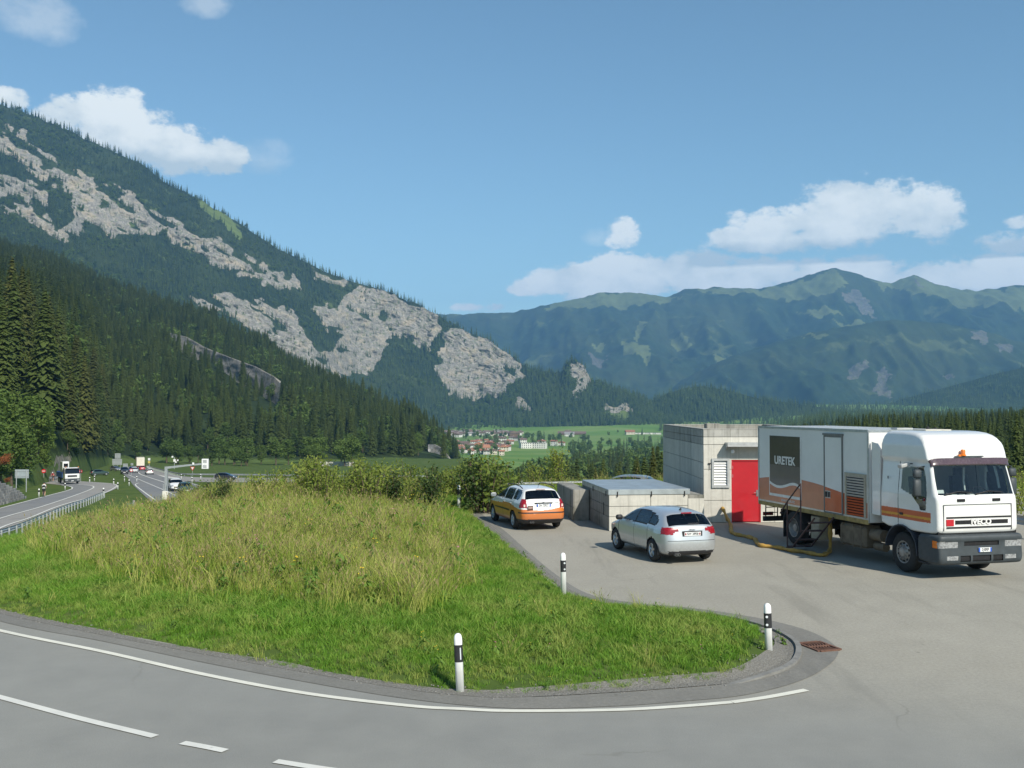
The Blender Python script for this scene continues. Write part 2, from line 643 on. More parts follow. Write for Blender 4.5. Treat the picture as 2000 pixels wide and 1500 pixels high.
# ------------------------------------------------------------------ the ground sheet
PLATFORM = [(-90, -60), (-90, 70), (-22, 29.5), (-16, 25.8)] + [tuple(on_z(*q)[:2]) for q in
            ((-60, 1150), (60, 1112), (170, 1062), (280, 1024), (360, 1004), (480, 987), (700, 975), (900, 966), (1000, 960), (1100, 950))] + \
           [(4.5, 56.5), (40, 58), (70, 40), (90, -60)]


def sstep(x, a, b):
    t = np.clip((x - a) / (b - a), 0, 1)
    return t * t * (3 - 2 * t)


T_LEFT = [(-300, 11.75), (0, -1.3), (430, -20.0), (520, -22.5), (900, -45), (1300, -58), (2450, -59), (2700, -33), (3000, -12), (4000, 30)]
T_RIGHT = [(-300, 0), (40, -1.0), (60, -5), (90, -11), (140, -18), (200, -26), (400, -41), (700, -52), (1000, -57), (1500, -59.5), (2000, -61), (2450, -59), (2700, -33), (3000, -12), (4000, 30)]


T_FRIGHT = [(-300, 0), (40, -0.6), (60, -2), (90, -4), (150, -8), (400, -15), (900, -19), (1500, -22), (2450, -22), (2700, -20), (3000, -12), (4000, 30)]
# edge of the grass island, along the road, round its tip and back up along the lay-by
ISLAND_PX = [(0, 1197), (200, 1239), (400, 1277), (600, 1313), (800, 1346), (900, 1357), (1000, 1361), (1200, 1351), (1350, 1340), (1450, 1330), (1520, 1311), (1553, 1287), (1551, 1256), (1505, 1229), (1430, 1208), (1330, 1193), (1200, 1181), (1130, 1164), (1080, 1130), (1020, 1081), (970, 1040), (926, 1006)]
ISLAND_EDGE = [(-60, 60), (-40, 43.5), (-24, 31.3), (-16, 25.5)] + [tuple(on_z(*q)[:2]) for q in ISLAND_PX]
ISLAND_EXT = ISLAND_EDGE + [(-1.0, 60), (-1, 200), (-200, 200)]
MOUND_EDGE = ISLAND_EDGE + [(-1.0, 60), (-1, 200)]


def mound(X, Y):
    d = poly_dist(X, Y, MOUND_EDGE, closed=False)
    ins = in_poly(X, Y, ISLAND_EXT)
    return np.where(ins, 0.16 * np.clip(d / .7, 0, 1) + 0.34 * sstep(d, 0.5, 9) * sstep(X, -17, -9), 0.0), d, ins


def ground_z(X, Y):
    X = np.asarray(X, float); Y = np.asarray(Y, float)
    u = X / np.maximum(Y, 1.0)
    b = sstep(u, -0.045, 0.05)
    T = (1 - b) * interp(Y, T_LEFT) + b * interp(Y, T_RIGHT)
    b2 = sstep(u, .20, .32)
    T = (1 - b2) * T + b2 * interp(Y, T_FRIGHT)
    inside = in_poly(X, Y, PLATFORM)
    d = np.where(inside, 0, poly_dist(X, Y, PLATFORM))
    mo, _, _ = mound(X, Y)
    P = -0.045 + mo - 0.19 * d - 0.0012 * d * d * (u > -0.3)
    z = np.maximum(T, P)
    return np.where(inside, -0.045 + mo, z)


def build_ground():
    uu = np.concatenate([np.linspace(-3.0, -0.75, 22)[:-1], np.linspace(-0.75, 0.75, 360), np.linspace(0.75, 3.0, 22)[1:]])
    yy = np.concatenate([np.linspace(4, 14, 30)[:-1], np.linspace(14, 56, 150)[:-1], np.linspace(56, 80, 24)[:-1], np.geomspace(80, 3600, 150)])
    U, Yg = np.meshgrid(uu, yy)
    Xg = U * Yg
    Z = ground_z(Xg, Yg)
    far = sstep(Yg, 120, 500)
    Z = Z + far * (fbm(Xg / 90, Yg / 90, octv=4, seed=3) - .5) * 5 * np.maximum(sstep(U, -.06, .04), sstep(Yg, 430, 600))
    V = np.stack([Xg, Yg, Z], -1).reshape(-1, 3)
    F = grid_faces(*U.shape)
    nv = len(V)
    V = np.concatenate([V, [[-300, 4, -0.045], [300, 4, -0.045], [300, -250, -0.045], [-300, -250, -0.045]]])
    F = np.concatenate([F, [[nv, nv + 3, nv + 2, nv + 1]]])
    me = np_mesh('ground', V, F, [ground_material()], True)
    return tag(link(bpy.data.objects.new('ground', me)), kind='structure', label='grassy ground falling away to the valley meadows')


ground = build_ground()

# ------------------------------------------------------------------ forested slope on the left
HILL_RIDGE = [(-500, 300), (-200, 410), (0, 492), (133, 535), (245, 585), (336, 612), (420, 634), (465, 668), (525, 696), (595, 738), (647, 762), (694, 790), (757, 815), (817, 842), (850, 866), (880, 905), (900, 935)]
HILL_FOOT = [(-500, 95), (-100, 120), (0, 140), (60, 158), (100, 188), (150, 240), (190, 330), (215, 430), (300, 470), (600, 470), (760, 520), (900, 560)]
HILL_RY = [(-500, 1500), (0, 1450), (420, 1320), (700, 1100), (900, 850)]
hc = np.arange(-500, 900, 6.0)
HT = np.concatenate([np.linspace(0, 0.12, 26)[:-1], np.linspace(0.12, 1, 90), np.linspace(1.03, 1.5, 12)])
HP, HTT = np.meshgrid(hc, HT)
hfoot = interp(HP, HILL_FOOT); hry = interp(HP, HILL_RY)
HY = hfoot + (hry - hfoot) * HTT
hx = at_np(HP, np.full_like(HP, 795.0), HY)[..., 0]
hz0 = interp(hfoot, T_LEFT) - 1.5
hz1 = at_np(HP, interp(HP, HILL_RIDGE), hry)[..., 2]
tt = np.minimum(HTT, 1)
bank = 1 - np.exp(-(HY - hfoot) / 22)
HZ = hz0 + bank * interp(HP, [(-500, 10), (0, 7.5), (100, 6), (140, 4.5), (215, 3), (900, 1)]) * (1 - tt) + (hz1 - hz0) * tt ** 1.15 - np.maximum(HTT - 1, 0) * 500
HZ = HZ + (fbm(hx / 60, HY / 60, octv=5, seed=9) - .5) * np.minimum((HY - hfoot) / 12, 9)
hill_rock = np.zeros_like(HZ)
# the stony cut above the side road
cut = sstep(HP, 90, 104) * (1 - sstep(HP, 128, 170)) * (1 - sstep(HY - hfoot, 14, 30)) * sstep(HY - hfoot, 1, 6)
hill_rock = np.maximum(hill_rock, cut * 0.95 * sstep(fbm(hx / 5, HZ / 4, octv=3, seed=77), .36, .50))
hill_grass = np.clip(1 - (HY - hfoot) / 40, 0, 1)
me = np_mesh('forest_slope', np.stack([hx, HY, HZ], -1).reshape(-1, 3), grid_faces(*HP.shape),
             [mountain_material('forest_floor', (0.022, 0.036, 0.014), (0.085, 0.125, 0.035), (0.16, 0.15, 0.125), (0.34, 0.32, 0.27), 0.12)], True)
add_attr(me, 'rock', hill_rock); add_attr(me, 'grass', hill_grass)
tag(link(bpy.data.objects.new('forest_slope', me)), kind='structure', label='dark forested slope rising left of the main road')

# ------------------------------------------------------------------ limestone mountain with cliffs
MTN_RIDGE = [(-300, 80), (0, 205), (70, 225), (130, 255), (200, 285), (270, 316), (330, 360), (400, 395), (470, 435), (540, 485), (600, 515), (650, 535), (700, 554), (750, 568), (800, 588), (860, 618), (900, 642), (950, 662), (1000, 697), (1030, 717), (1060, 727), (1095, 728), (1105, 708), (1125, 704), (1140, 712), (1155, 742), (1180, 752), (1220, 764), (1260, 782), (1300, 802), (1340, 825)]
MTN_BASE = [(-300, 460), (0, 545), (245, 640), (420, 690), (525, 750), (700, 830), (850, 850), (1000, 838), (1150, 834), (1340, 832)]
MTN_BY = [(-300, 1800), (0, 1900), (500, 2150), (850, 2480), (1000, 2560), (1340, 2640)]
MTN_RY = [(-300, 3000), (0, 3000), (700, 3150), (1050, 3120), (1140, 3000), (1340, 2900)]
ROCKS = [
    [(-20, 232), (40, 255), (85, 300), (130, 328), (185, 345), (240, 368), (275, 400), (310, 420), (360, 446), (410, 470), (450, 480), (490, 503), (530, 522), (575, 548), (590, 566), (540, 566), (500, 545), (460, 535), (425, 515), (390, 497), (350, 482), (310, 455), (265, 452), (225, 462), (185, 452), (150, 470), (110, 470), (60, 436), (30, 418), (-20, 410)],
    [(350, 575), (400, 583), (445, 575), (490, 586), (530, 592), (575, 606), (615, 590), (660, 600), (690, 562), (722, 556), (760, 582), (800, 592), (835, 606), (860, 626), (858, 648), (835, 690), (806, 655), (775, 655), (745, 690), (720, 722), (690, 737), (650, 740), (600, 716), (560, 690), (505, 655), (455, 625), (400, 602)],
    [(872, 632), (920, 648), (960, 664), (1000, 690), (1020, 708), (1016, 732), (1002, 752), (985, 770), (940, 784), (908, 781), (878, 762), (848, 730), (858, 690), (868, 660)],
    [(1112, 706), (1138, 712), (1152, 738), (1142, 756), (1126, 778), (1118, 742)],
    [(1005, 775), (1030, 775), (1032, 800), (1010, 798)],
    [(600, 520), (640, 540), (690, 545), (660, 560), (620, 550)],
    [(1180, 793), (1235, 796), (1240, 808), (1190, 806)],
]
MEADOWS = [[(378, 380), (400, 385), (440, 420), (460, 438), (452, 455), (420, 425), (388, 402)], [(452, 440), (475, 455), (470, 470), (450, 455)],
           [(1180, 806), (1225, 803), (1232, 820), (1190, 822)]]
# forest wedges standing inside the cliff bands
WOODS = [[(0, 296), (50, 330), (58, 356), (20, 346), (-20, 330)], [(92, 355), (140, 380), (150, 430), (118, 450), (100, 410)], [(190, 300), (260, 330), (270, 352), (215, 340)],
         [(570, 570), (600, 600), (640, 640), (640, 690), (610, 672), (580, 620)], [(650, 640), (668, 660), (655, 690), (640, 670)], [(740, 600), (752, 612), (748, 628), (736, 618)], [(985, 704), (1003, 722), (998, 730), (984, 716)]]
mc = np.arange(-300, 1341, 3.0)
NR = 230
MT_ = np.linspace(0, 1, NR)
MP, MTT = np.meshgrid(mc, MT_)
mb = interp(MP, MTN_BASE); mrg = interp(MP, MTN_RIDGE)
mrg = mrg + (fbm(MP / 18, MP * 0, octv=3, seed=5) - .5) * 8
MPY = mb + (mrg - mb) * MTT
wob_x = (fbm(MP / 16, MPY / 16, octv=4, seed=21) - .5) * 34
wob_y = (fbm(MP / 16, MPY / 16, octv=4, seed=22) - .5) * 34
RK = np.zeros(MP.shape, bool)
for pl in ROCKS:
    RK |= in_poly(MP + wob_x, MPY + wob_y, pl)
dg = MP * .88 + MPY * .47; dp = -MP * .47 + MPY * .88
rag = fbm(dg / 34, dp / 11, octv=5, seed=24, gain=.6)
RK &= rag > interp(MP, [(0, .455), (300, .41), (500, .37), (680, .31), (850, .26), (1340, .25)])
for pl in WOODS:
    RK &= ~in_poly(MP + wob_x * .8, MPY + wob_y * .8, pl)
GRS = np.zeros(MP.shape, bool)
for pl in MEADOWS:
    GRS |= in_poly(MP + wob_x * .3, MPY + wob_y * .3, pl)
# steps: cliffs climb without running back, woods lie on gentler ledges
w = np.where(RK, 0.30, 1.5)
kern = np.hanning(61); kern /= kern.sum()
w = np.stack([np.convolve(np.pad(r_, 30, mode='edge'), kern, mode='valid') for r_ in w])
ws = np.cumsum(w, 0); ws = (ws - ws[:1]) / (ws[-1:] - ws[:1])
MY = interp(MP, MTN_BY) + (interp(MP, MTN_RY) - interp(MP, MTN_BY)) * ws
MV = at_np(MP, MPY, MY)
soft = RK.astype(float)
for _ in range(3):
    soft[1:-1, 1:-1] = (soft[1:-1, 1:-1] * 2 + soft[:-2, 1:-1] + soft[2:, 1:-1] + soft[1:-1, :-2] + soft[1:-1, 2:]) / 6
rel = (fbm(MV[..., 0] / 60 + MV[..., 2] / 90, MV[..., 2] / 45 - MV[..., 0] / 120, octv=6, seed=31, ridged=True, gain=.62) - .62)
rel2 = (fbm(MV[..., 0] / 17 + MV[..., 2] / 30, MV[..., 2] / 13 - MV[..., 0] / 40, octv=3, seed=33, ridged=True, gain=.65) - .6)
MV[..., 1] += -soft * (rel * 44 + rel2 * 13) + (fbm(MV[..., 0] / 120, MV[..., 2] / 120, octv=5, seed=35) - .5) * 60 * (MTT > .02)
back = MV[-1] + np.array([0, 260, -130.0])
back2 = MV[-1] + np.array([0, 900, -600.0])
VV = np.concatenate([MV, back[None], back2[None]])
me = np_mesh('cliff_mountain', VV.reshape(-1, 3), grid_faces(*VV.shape[:2]),
             [mountain_material('limestone_mountain', (0.020, 0.034, 0.014), (0.11, 0.15, 0.045), (0.150, 0.145, 0.130), (0.430, 0.400, 0.345), 0.030)], True)
pad = np.zeros((2, VV.shape[1]))
add_attr(me, 'rock', np.concatenate([soft, pad])); add_attr(me, 'grass', np.concatenate([GRS.astype(float), pad]))
tag(link(bpy.data.objects.new('cliff_mountain', me)), kind='structure', label='steep limestone mountain with pale cliffs and spruce woods')

# ------------------------------------------------------------------ far range, shoulder and wooded hills


def ridge_mesh(name, ridge, base, y0, y1, px0, px1, step, rows, seed, amp, mat, rocks=(), grass=(), gamma=1.0, label='', rough=(1, 1)):
    pc = np.arange(px0, px1 + .1, step)
    P, T = np.meshgrid(pc, np.linspace(0, 1, rows))
    pr = interp(P, ridge); pb = interp(P, base)
    py = pb + (pr - pb) * T
    Yd = y0 + (y1 - y0) * T ** gamma
    V = at_np(P, py, Yd)
    s = (y1 - y0)
    rr = fbm(V[..., 0] / (s * .22), V[..., 1] / (s * .9), octv=6, seed=seed, ridged=True, gain=.5) - .6
    env = np.sin(np.clip(T, 0, 1) * math.pi) ** .6
    V[..., 1] -= rr * amp * 1.6 * env
    V[..., 2] += rr * amp * env * rough[0]
    V[..., 2] += (fbm(V[..., 0] / (s * .03), V[..., 1] / (s * .05), octv=4, seed=seed + 3) - .5) * amp * .12 * rough[1]
    wx = (fbm(P / 14, py / 14, octv=4, seed=seed + 5) - .5) * 26
    wy = (fbm(P / 14, py / 14, octv=4, seed=seed + 6) - .5) * 22
    rk = np.zeros(P.shape, bool); gs = np.zeros(P.shape, bool)
    for pl in rocks: rk |= in_poly(P + wx, py + wy, pl)
    for pl in grass: gs |= in_poly(P + wx, py + wy, pl)
    b1 = V[-1] + np.array([0, s * .3, -amp * 1.5]); b2 = V[-1] + np.array([0, s * .8, -(y1 * .12)])
    A = np.concatenate([V, b1[None], b2[None]])
    me = np_mesh(name, A.reshape(-1, 3), grid_faces(*A.shape[:2]), [mat], True)
    pad = np.zeros((2, A.shape[1]))
    add_attr(me, 'rock', np.concatenate([rk.astype(float), pad])); add_attr(me, 'grass', np.concatenate([gs.astype(float), pad]))
    tag(link(bpy.data.objects.new(name, me)), kind='structure', label=label)
    return P, py, V, rk, gs


FAR_MAT = mountain_material('far_mountain', (0.026, 0.046, 0.018), (0.105, 0.130, 0.048), (0.075, 0.078, 0.068), (0.165, 0.165, 0.145), 0.008)
FAR_RIDGE = [(700, 615), (900, 613), (1000, 609), (1100, 591), (1170, 573), (1250, 571), (1300, 580), (1335, 566), (1420, 560), (1480, 565), (1540, 551), (1600, 530), (1632, 522), (1660, 532), (1690, 541), (1740, 553), (1785, 538), (1830, 556), (1900, 570), (1960, 561), (2000, 556), (2200, 530), (2500, 560)]
FAR_GRASS = [[(1100, 585), (1170, 568), (1280, 575), (1330, 585), (1250, 600), (1160, 605), (1060, 612)], [(1330, 566), (1420, 560), (1480, 565), (1560, 548), (1620, 526), (1660, 560), (1560, 590), (1440, 585)],
             [(1690, 545), (1785, 540), (1900, 572), (2000, 560), (2010, 610), (1900, 610), (1800, 590)], [(1560, 615), (1610, 605), (1650, 618), (1600, 628)], [(1620, 630), (1705, 632), (1700, 642), (1640, 640)]]
ridge_mesh('far_mountains', FAR_RIDGE, [(0, 800), (2500, 800)], 5200, 7600, 700, 2500, 4, 170, 51, 270, FAR_MAT,
           rocks=[[(1640, 580), (1668, 570), (1700, 600), (1712, 618), (1680, 615)], [(1150, 715), (1185, 705), (1180, 740), (1150, 735)], [(1785, 540), (1795, 560), (1800, 575), (1788, 565)]],
           grass=FAR_GRASS + [[(1210, 690), (1260, 700), (1270, 725), (1215, 715)], [(1390, 715), (1425, 715), (1420, 732), (1395, 730)], [(1310, 670), (1345, 665), (1350, 685), (1320, 688)], [(1150, 680), (1180, 690), (1165, 700)], [(1235, 660), (1250, 640), (1256, 645), (1240, 690)]],
           label='hazy blue-green mountain range across the valley')
SH_RIDGE = [(1150, 830), (1250, 800), (1330, 742), (1420, 700), (1500, 672), (1600, 645), (1740, 624), (1850, 632), (1930, 648), (2000, 672), (2200, 730), (2500, 760)]
ridge_mesh('far_shoulder', SH_RIDGE, [(0, 830), (2500, 830)], 4300, 5600, 1150, 2500, 4, 120, 61, 150, FAR_MAT,
           rocks=[[(1660, 715), (1690, 700), (1700, 712), (1685, 735), (1655, 742)], [(1715, 720), (1735, 715), (1745, 755), (1752, 772), (1735, 762), (1708, 755)], [(1900, 640), (1935, 655), (1925, 675), (1895, 665)], [(1945, 670), (1975, 668), (1970, 692), (1950, 690)], [(1850, 715), (1870, 720), (1855, 735)]],
           grass=[[(1290, 770), (1330, 775), (1300, 790)], [(1560, 655), (1620, 650), (1600, 662)]],
           label='dark wooded shoulder with pale landslip scars')
WOOD_MAT = mountain_material('wooded_hill_floor', (0.022, 0.038, 0.015), (0.09, 0.13, 0.04), (0.18, 0.17, 0.15), (0.36, 0.35, 0.31), 0.03)
MID = ridge_mesh('wooded_knoll', [(1180, 835), (1240, 806), (1270, 784), (1300, 770), (1340, 757), (1370, 754), (1420, 762), (1480, 778), (1550, 788), (1640, 800), (1720, 812), (2300, 818)], [(0, 850), (3000, 850)], 2600, 3000, 1180, 2300, 4, 50, 71, 16, WOOD_MAT, label='rounded wooded hill beyond the meadows')
RSL = ridge_mesh('right_slope', [(1640, 830), (1700, 800), (1760, 780), (1850, 756), (1930, 734), (2000, 717), (2200, 660), (2500, 600)], [(0, 850), (3000, 850)], 2950, 3700, 1640, 2500, 5, 60, 81, 30, WOOD_MAT, label='dark forested slope coming down on the right')

# one closed box of air: far things fade to blue
HAZE_DENSITY = 7.4e-5
hz = Mt('haze_air')
hz.t.nodes.remove(hz.b)
pv = hz.n('ShaderNodeVolumePrincipled')
pv.inputs['Color'].default_value = (0.26, 0.56, 1.0, 1)
pv.inputs['Density'].default_value = HAZE_DENSITY
pv.inputs['Anisotropy'].default_value = 0.0
hz.l(pv.outputs[0], hz.out.inputs['Volume'])
hb = MB().bx(-9500, 9500, -600, 13500, -640, 1420)
haze = hb.build('haze', hz.m)
tag(haze, 'thin blue haze over the valley', kind='stuff')
# ------------------------------------------------------------------ foliage


def leaf_mat(name, lo, hi, trans=0.25, rough=0.7, patch=0.0, patch_col=(0.2, 0.15, 0.05)):
    m = Mt(name, rough, spec=0.25)
    oi = m.n('ShaderNodeObjectInfo')
    p = m.pos()
    n = m.noise(p, 0.8, 3)
    f = m.math('ADD', m.math('MULTIPLY', oi.outputs['Random'], 0.62), m.math('MULTIPLY', n, 0.5))
    c = m.ramp(f, [(0.1, lo), (0.9, hi)])
    if patch:
        n2 = m.noise(p, 0.02, 4, 0.6)
        c = m.mix(m.ramp(n2, [(0.45, 0.0), (0.7, patch)]), c, patch_col)
    c = m.mix(m.ramp(m.noise(p, .012, 4, .6), [(0.42, 0.0), (0.62, .5)]), c, tuple(x * y for x, y in zip(hi, (1.15, 1.12, .85))))
    m.col(c)
    if trans:
        tb = m.n('ShaderNodeBsdfTranslucent'); m.l(c, tb.inputs[0])
        mx = m.n('ShaderNodeMixShader'); mx.inputs[0].default_value = trans
        m.l(m.b.outputs[0], mx.inputs[1]); m.l(tb.outputs[0], mx.inputs[2])
        m.l(mx.outputs[0], m.out.inputs['Surface'])
    return m.m


M_SPRUCE = leaf_mat('spruce_needles', (0.020, 0.044, 0.014), (0.080, 0.108, 0.026), 0.15)
M_SPRUCE_FAR = leaf_mat('spruce_needles_far', (0.020, 0.046, 0.020), (0.078, 0.116, 0.036), 0.0)
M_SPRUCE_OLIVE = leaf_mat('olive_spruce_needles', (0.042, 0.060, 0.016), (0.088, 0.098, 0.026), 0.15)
M_LEAF = leaf_mat('broadleaf', (0.050, 0.095, 0.022), (0.12, 0.18, 0.040), 0.3)
M_SHRUB = leaf_mat('shrub_leaf', (0.11, 0.17, 0.026), (0.30, 0.345, 0.070), 0.42)
M_SHRUB_DARK = leaf_mat('dark_shrub_leaf', (0.030, 0.060, 0.018), (0.07, 0.11, 0.03), 0.25)
M_RUST = leaf_mat('rusty_dead_needles', (0.20, 0.060, 0.020), (0.30, 0.11, 0.035), 0.2)
M_BARK = plain('bark', (0.10, 0.075, 0.05), 0.9, var=0.35, sc=9)
M_BARK_PALE = plain('pale_bark', (0.30, 0.24, 0.17), 0.9, var=0.3, sc=9)


def quads_mesh(name, Q, mat):
    """Q (n,4,3) loose quads"""
    Q = np.asarray(Q, float)
    return np_mesh(name, Q.reshape(-1, 3), np.arange(len(Q) * 4).reshape(-1, 4), [mat])


def conifer_crown(seed, tiers=20, per=9, rad=0.15, base=0.10, twigs=0, mat=None, droop=0.35):
    """unit-height spruce: whorls of drooping boughs"""
    r_ = np.random.default_rng(seed)
    Q = []
    for i in range(tiers):
        h = base + (0.985 - base) * (i / (tiers - 1)) ** 0.92
        rr = rad * ((1 - (h - base) / (1 - base)) ** 0.78) + 0.008
        if h < base + .12: rr *= 0.75 + 2 * (h - base)
        for k in range(per):
            a = 2 * math.pi * (k + r_.uniform(-.4, .4)) / per + i * 1.1
            L = rr * r_.uniform(0.62, 1.18)
            hh = h + r_.uniform(-.016, .016)
            ca, sa = math.cos(a), math.sin(a)
            w = 0.020 + L * 0.34
            dz1 = -L * droop * r_.uniform(.2, .9); dz2 = -L * droop * r_.uniform(.9, 1.9)
            pts = []
            for f, dz, ww in ((0.05, L * .05, w * .45), (0.55, dz1, w), (1.0, dz2, w * .12)):
                cx, cy = ca * L * f, sa * L * f
                pts.append(((cx - sa * ww * .5, cy + ca * ww * .5, hh + dz - ww * .22), (cx, cy, hh + dz), (cx + sa * ww * .5, cy - ca * ww * .5, hh + dz - ww * .22)))
            for q in range(2):
                A, B = pts[q], pts[q + 1]
                Q.append((A[0], A[1], B[1], B[0])); Q.append((A[1], A[2], B[2], B[1]))
            for t in range(twigs):
                f = r_.uniform(.25, .95); b = a + r_.uniform(-.5, .5)
                cx, cy = math.cos(b) * L * f, math.sin(b) * L * f
                z = hh + dz1 * f * 1.1
                l2 = L * r_.uniform(.18, .34); d = b + r_.choice((-1, 1)) * r_.uniform(.5, 1.3)
                e = (cx + math.cos(d) * l2, cy + math.sin(d) * l2, z - l2 * r_.uniform(.3, 1.0))
                ww = l2 * .3
                Q.append(((cx, cy, z), (cx + math.cos(d + .5) * l2 * .55, cy + math.sin(d + .5) * l2 * .55, z - ww * .5), e, (cx + math.cos(d - .5) * l2 * .55, cy + math.sin(d - .5) * l2 * .55, z - ww * .9)))
    return quads_mesh('crown', Q, mat)


def leafy_crown(seed, n=900, lobes=9, mat=None, leaf=0.035, zc=0.6, rx=0.33, rz=0.38):
    r_ = np.random.default_rng(seed)
    L = []
    for i in range(lobes):
        a = r_.uniform(0, 6.28); rr = rx * .62 * math.sqrt(r_.uniform(0, 1)); z = zc + rz * r_.uniform(-.75, .8)
        k = math.sqrt(max(.12, 1 - ((z - zc) / rz) ** 2))
        L.append((math.cos(a) * rr * k, math.sin(a) * rr * k, z, r_.uniform(.30, .52) * rx))
    L.append((0, 0, zc, rx * .6))
    Q = []
    for i in range(n):
        c = L[r_.integers(len(L))]
        d = r_.normal(size=3); d /= np.linalg.norm(d)
        p = np.array(c[:3]) + d * c[3] * r_.uniform(.55, 1.08)
        nrm = d * .7 + r_.normal(size=3) * .6; nrm /= np.linalg.norm(nrm)
        t = np.cross(nrm, r_.normal(size=3)); t /= np.linalg.norm(t); b = np.cross(nrm, t)
        s = leaf * r_.uniform(.6, 1.4)
        Q.append((p - t * s, p - b * s * .5, p + t * s, p + b * s * .5))
    return quads_mesh('crown', Q, mat)


def trunk_mesh(r0, top, mat, limbs=0, seed=0, z0=0.0, spread=.2):
    b = MB(); r_ = random.Random(seed)
    b.tube([(0, 0, z0 - 0.03), (0.004, 0, top * .35), (-.004, .004, top * .7), (0, 0, top)], [r0 * 1.25, r0 * .9, r0 * .5, r0 * .12], n=6)
    for i in range(limbs):
        a = r_.uniform(0, 6.28); z = top * r_.uniform(.3, .7); l = spread * r_.uniform(.6, 1)
        b.tube([(0, 0, z), (math.cos(a) * l * .5, math.sin(a) * l * .5, z + l * .5), (math.cos(a) * l, math.sin(a) * l, z + l * .8)], [r0 * .45, r0 * .3, r0 * .1], n=4)
    return b.mesh('trunk', mat)


CROWN_NEAR = [conifer_crown(100 + i, 34, 12, rd, bs, 5, M_SPRUCE) for i, (rd, bs) in enumerate(((.14, .05), (.12, .12), (.155, .08), (.125, .2)))]
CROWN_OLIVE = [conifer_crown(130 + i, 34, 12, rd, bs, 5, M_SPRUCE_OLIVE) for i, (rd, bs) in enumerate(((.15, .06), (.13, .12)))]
CROWN_FAR = [conifer_crown(160 + i, 15, 7, rd, .06, 0, M_SPRUCE_FAR, .45) for i, rd in enumerate((.15, .13, .175, .12))]
TRUNK_CON = trunk_mesh(0.011, 0.93, M_BARK)
TRUNK_CON_PALE = trunk_mesh(0.010, 0.93, M_BARK_PALE)
CROWN_LEAF = [leafy_crown(200 + i, 1500, 11, M_LEAF, .030) for i in range(3)]
CROWN_LEAF_FAR = [leafy_crown(220 + i, 420, 8, M_LEAF, .055, .52, .36, .42) for i in range(3)]
TRUNK_LEAF = trunk_mesh(0.018, 0.72, M_BARK, 5, 3)

PROTO = bpy.data.collections.new('forest_parts')


def proto(meshes, name):
    c = bpy.data.collections.new(name)
    for i, me in enumerate(meshes):
        c.objects.link(bpy.data.objects.new('%s_%02d' % (name, i), me))
    return c


def join_meshes(name, ms):
    import bmesh
    bm = bmesh.new(); mats = []
    for me in ms:
        off = len(mats); n0 = len(bm.faces)
        bm.from_mesh(me)
        bm.faces.ensure_lookup_table()
        for f in bm.faces[n0:]: f.material_index = off
        mats += list(me.materials)
    out = bpy.data.meshes.new(name); bm.to_mesh(out); bm.free()
    for m in mats: out.materials.append(m)
    return out


_GN = {}


def scatter_group(coll):
    if coll.name in _GN: return _GN[coll.name]
    g = bpy.data.node_groups.new('scatter_' + coll.name, 'GeometryNodeTree')
    g.interface.new_socket('Geometry', in_out='INPUT', socket_type='NodeSocketGeometry')
    g.interface.new_socket('Geometry', in_out='OUTPUT', socket_type='NodeSocketGeometry')
    N = g.nodes.new; L = g.links.new
    gi = N('NodeGroupInput'); go = N('NodeGroupOutput')
    ci = N('GeometryNodeCollectionInfo'); ci.inputs['Collection'].default_value = coll
    ci.inputs['Separate Children'].default_value = True; ci.inputs['Reset Children'].default_value = True
    ip = N('GeometryNodeInstanceOnPoints'); ip.inputs['Pick Instance'].default_value = True

    def named(nm, dt):
        a = N('GeometryNodeInputNamedAttribute'); a.data_type = dt; a.inputs['Name'].default_value = nm
        return [o for o in a.outputs if o.enabled and o.name == 'Attribute'][0]
    L(gi.outputs[0], ip.inputs['Points']); L(ci.outputs[0], ip.inputs['Instance'])
    L(named('pick', 'INT'), ip.inputs['Instance Index'])
    e2r = N('FunctionNodeEulerToRotation'); L(named('rot', 'FLOAT_VECTOR'), e2r.inputs[0])
    L(e2r.outputs[0], ip.inputs['Rotation'])
    L(named('siz', 'FLOAT_VECTOR'), ip.inputs['Scale'])
    L(ip.outputs[0], go.inputs[0])
    _GN[coll.name] = g
    return g


def scatter(name, P, size, coll, label, tilt=0.03, pick=None, wide=(0.85, 1.2), seed=1, parent=None):
    """a mass nobody could count: one object, instanced on points"""
    P = np.asarray(P, np.float32); n = len(P); r_ = np.random.default_rng(seed)
    me = bpy.data.meshes.new(name)
    me.vertices.add(n); me.vertices.foreach_set('co', P.ravel())
    a = me.attributes.new('pick', 'INT', 'POINT')
    a.data.foreach_set('value', (r_.integers(0, len(coll.objects), n) if pick is None else np.asarray(pick)).astype(np.int32))
    rot = np.stack([r_.normal(0, tilt, n), r_.normal(0, tilt, n), r_.uniform(0, 6.283, n)], -1).astype(np.float32)
    a = me.attributes.new('rot', 'FLOAT_VECTOR', 'POINT'); a.data.foreach_set('vector', rot.ravel())
    s = np.asarray(size, float); w = s * r_.uniform(wide[0], wide[1], n)
    a = me.attributes.new('siz', 'FLOAT_VECTOR', 'POINT'); a.data.foreach_set('vector', np.stack([w, w, s], -1).astype(np.float32).ravel())
    me.update()
    o = link(bpy.data.objects.new(name, me), parent)
    md = o.modifiers.new('scatter', 'NODES'); md.node_group = scatter_group(coll)
    tag(o, label, kind='stuff')
    return o


C_FAR = proto(CROWN_FAR, 'far_spruce')
C_MID = proto([join_meshes('mid_spruce', [c, TRUNK_CON]) for c in CROWN_NEAR], 'mid_spruce')
C_LEAF_FAR = proto(CROWN_LEAF_FAR, 'far_broadleaf')


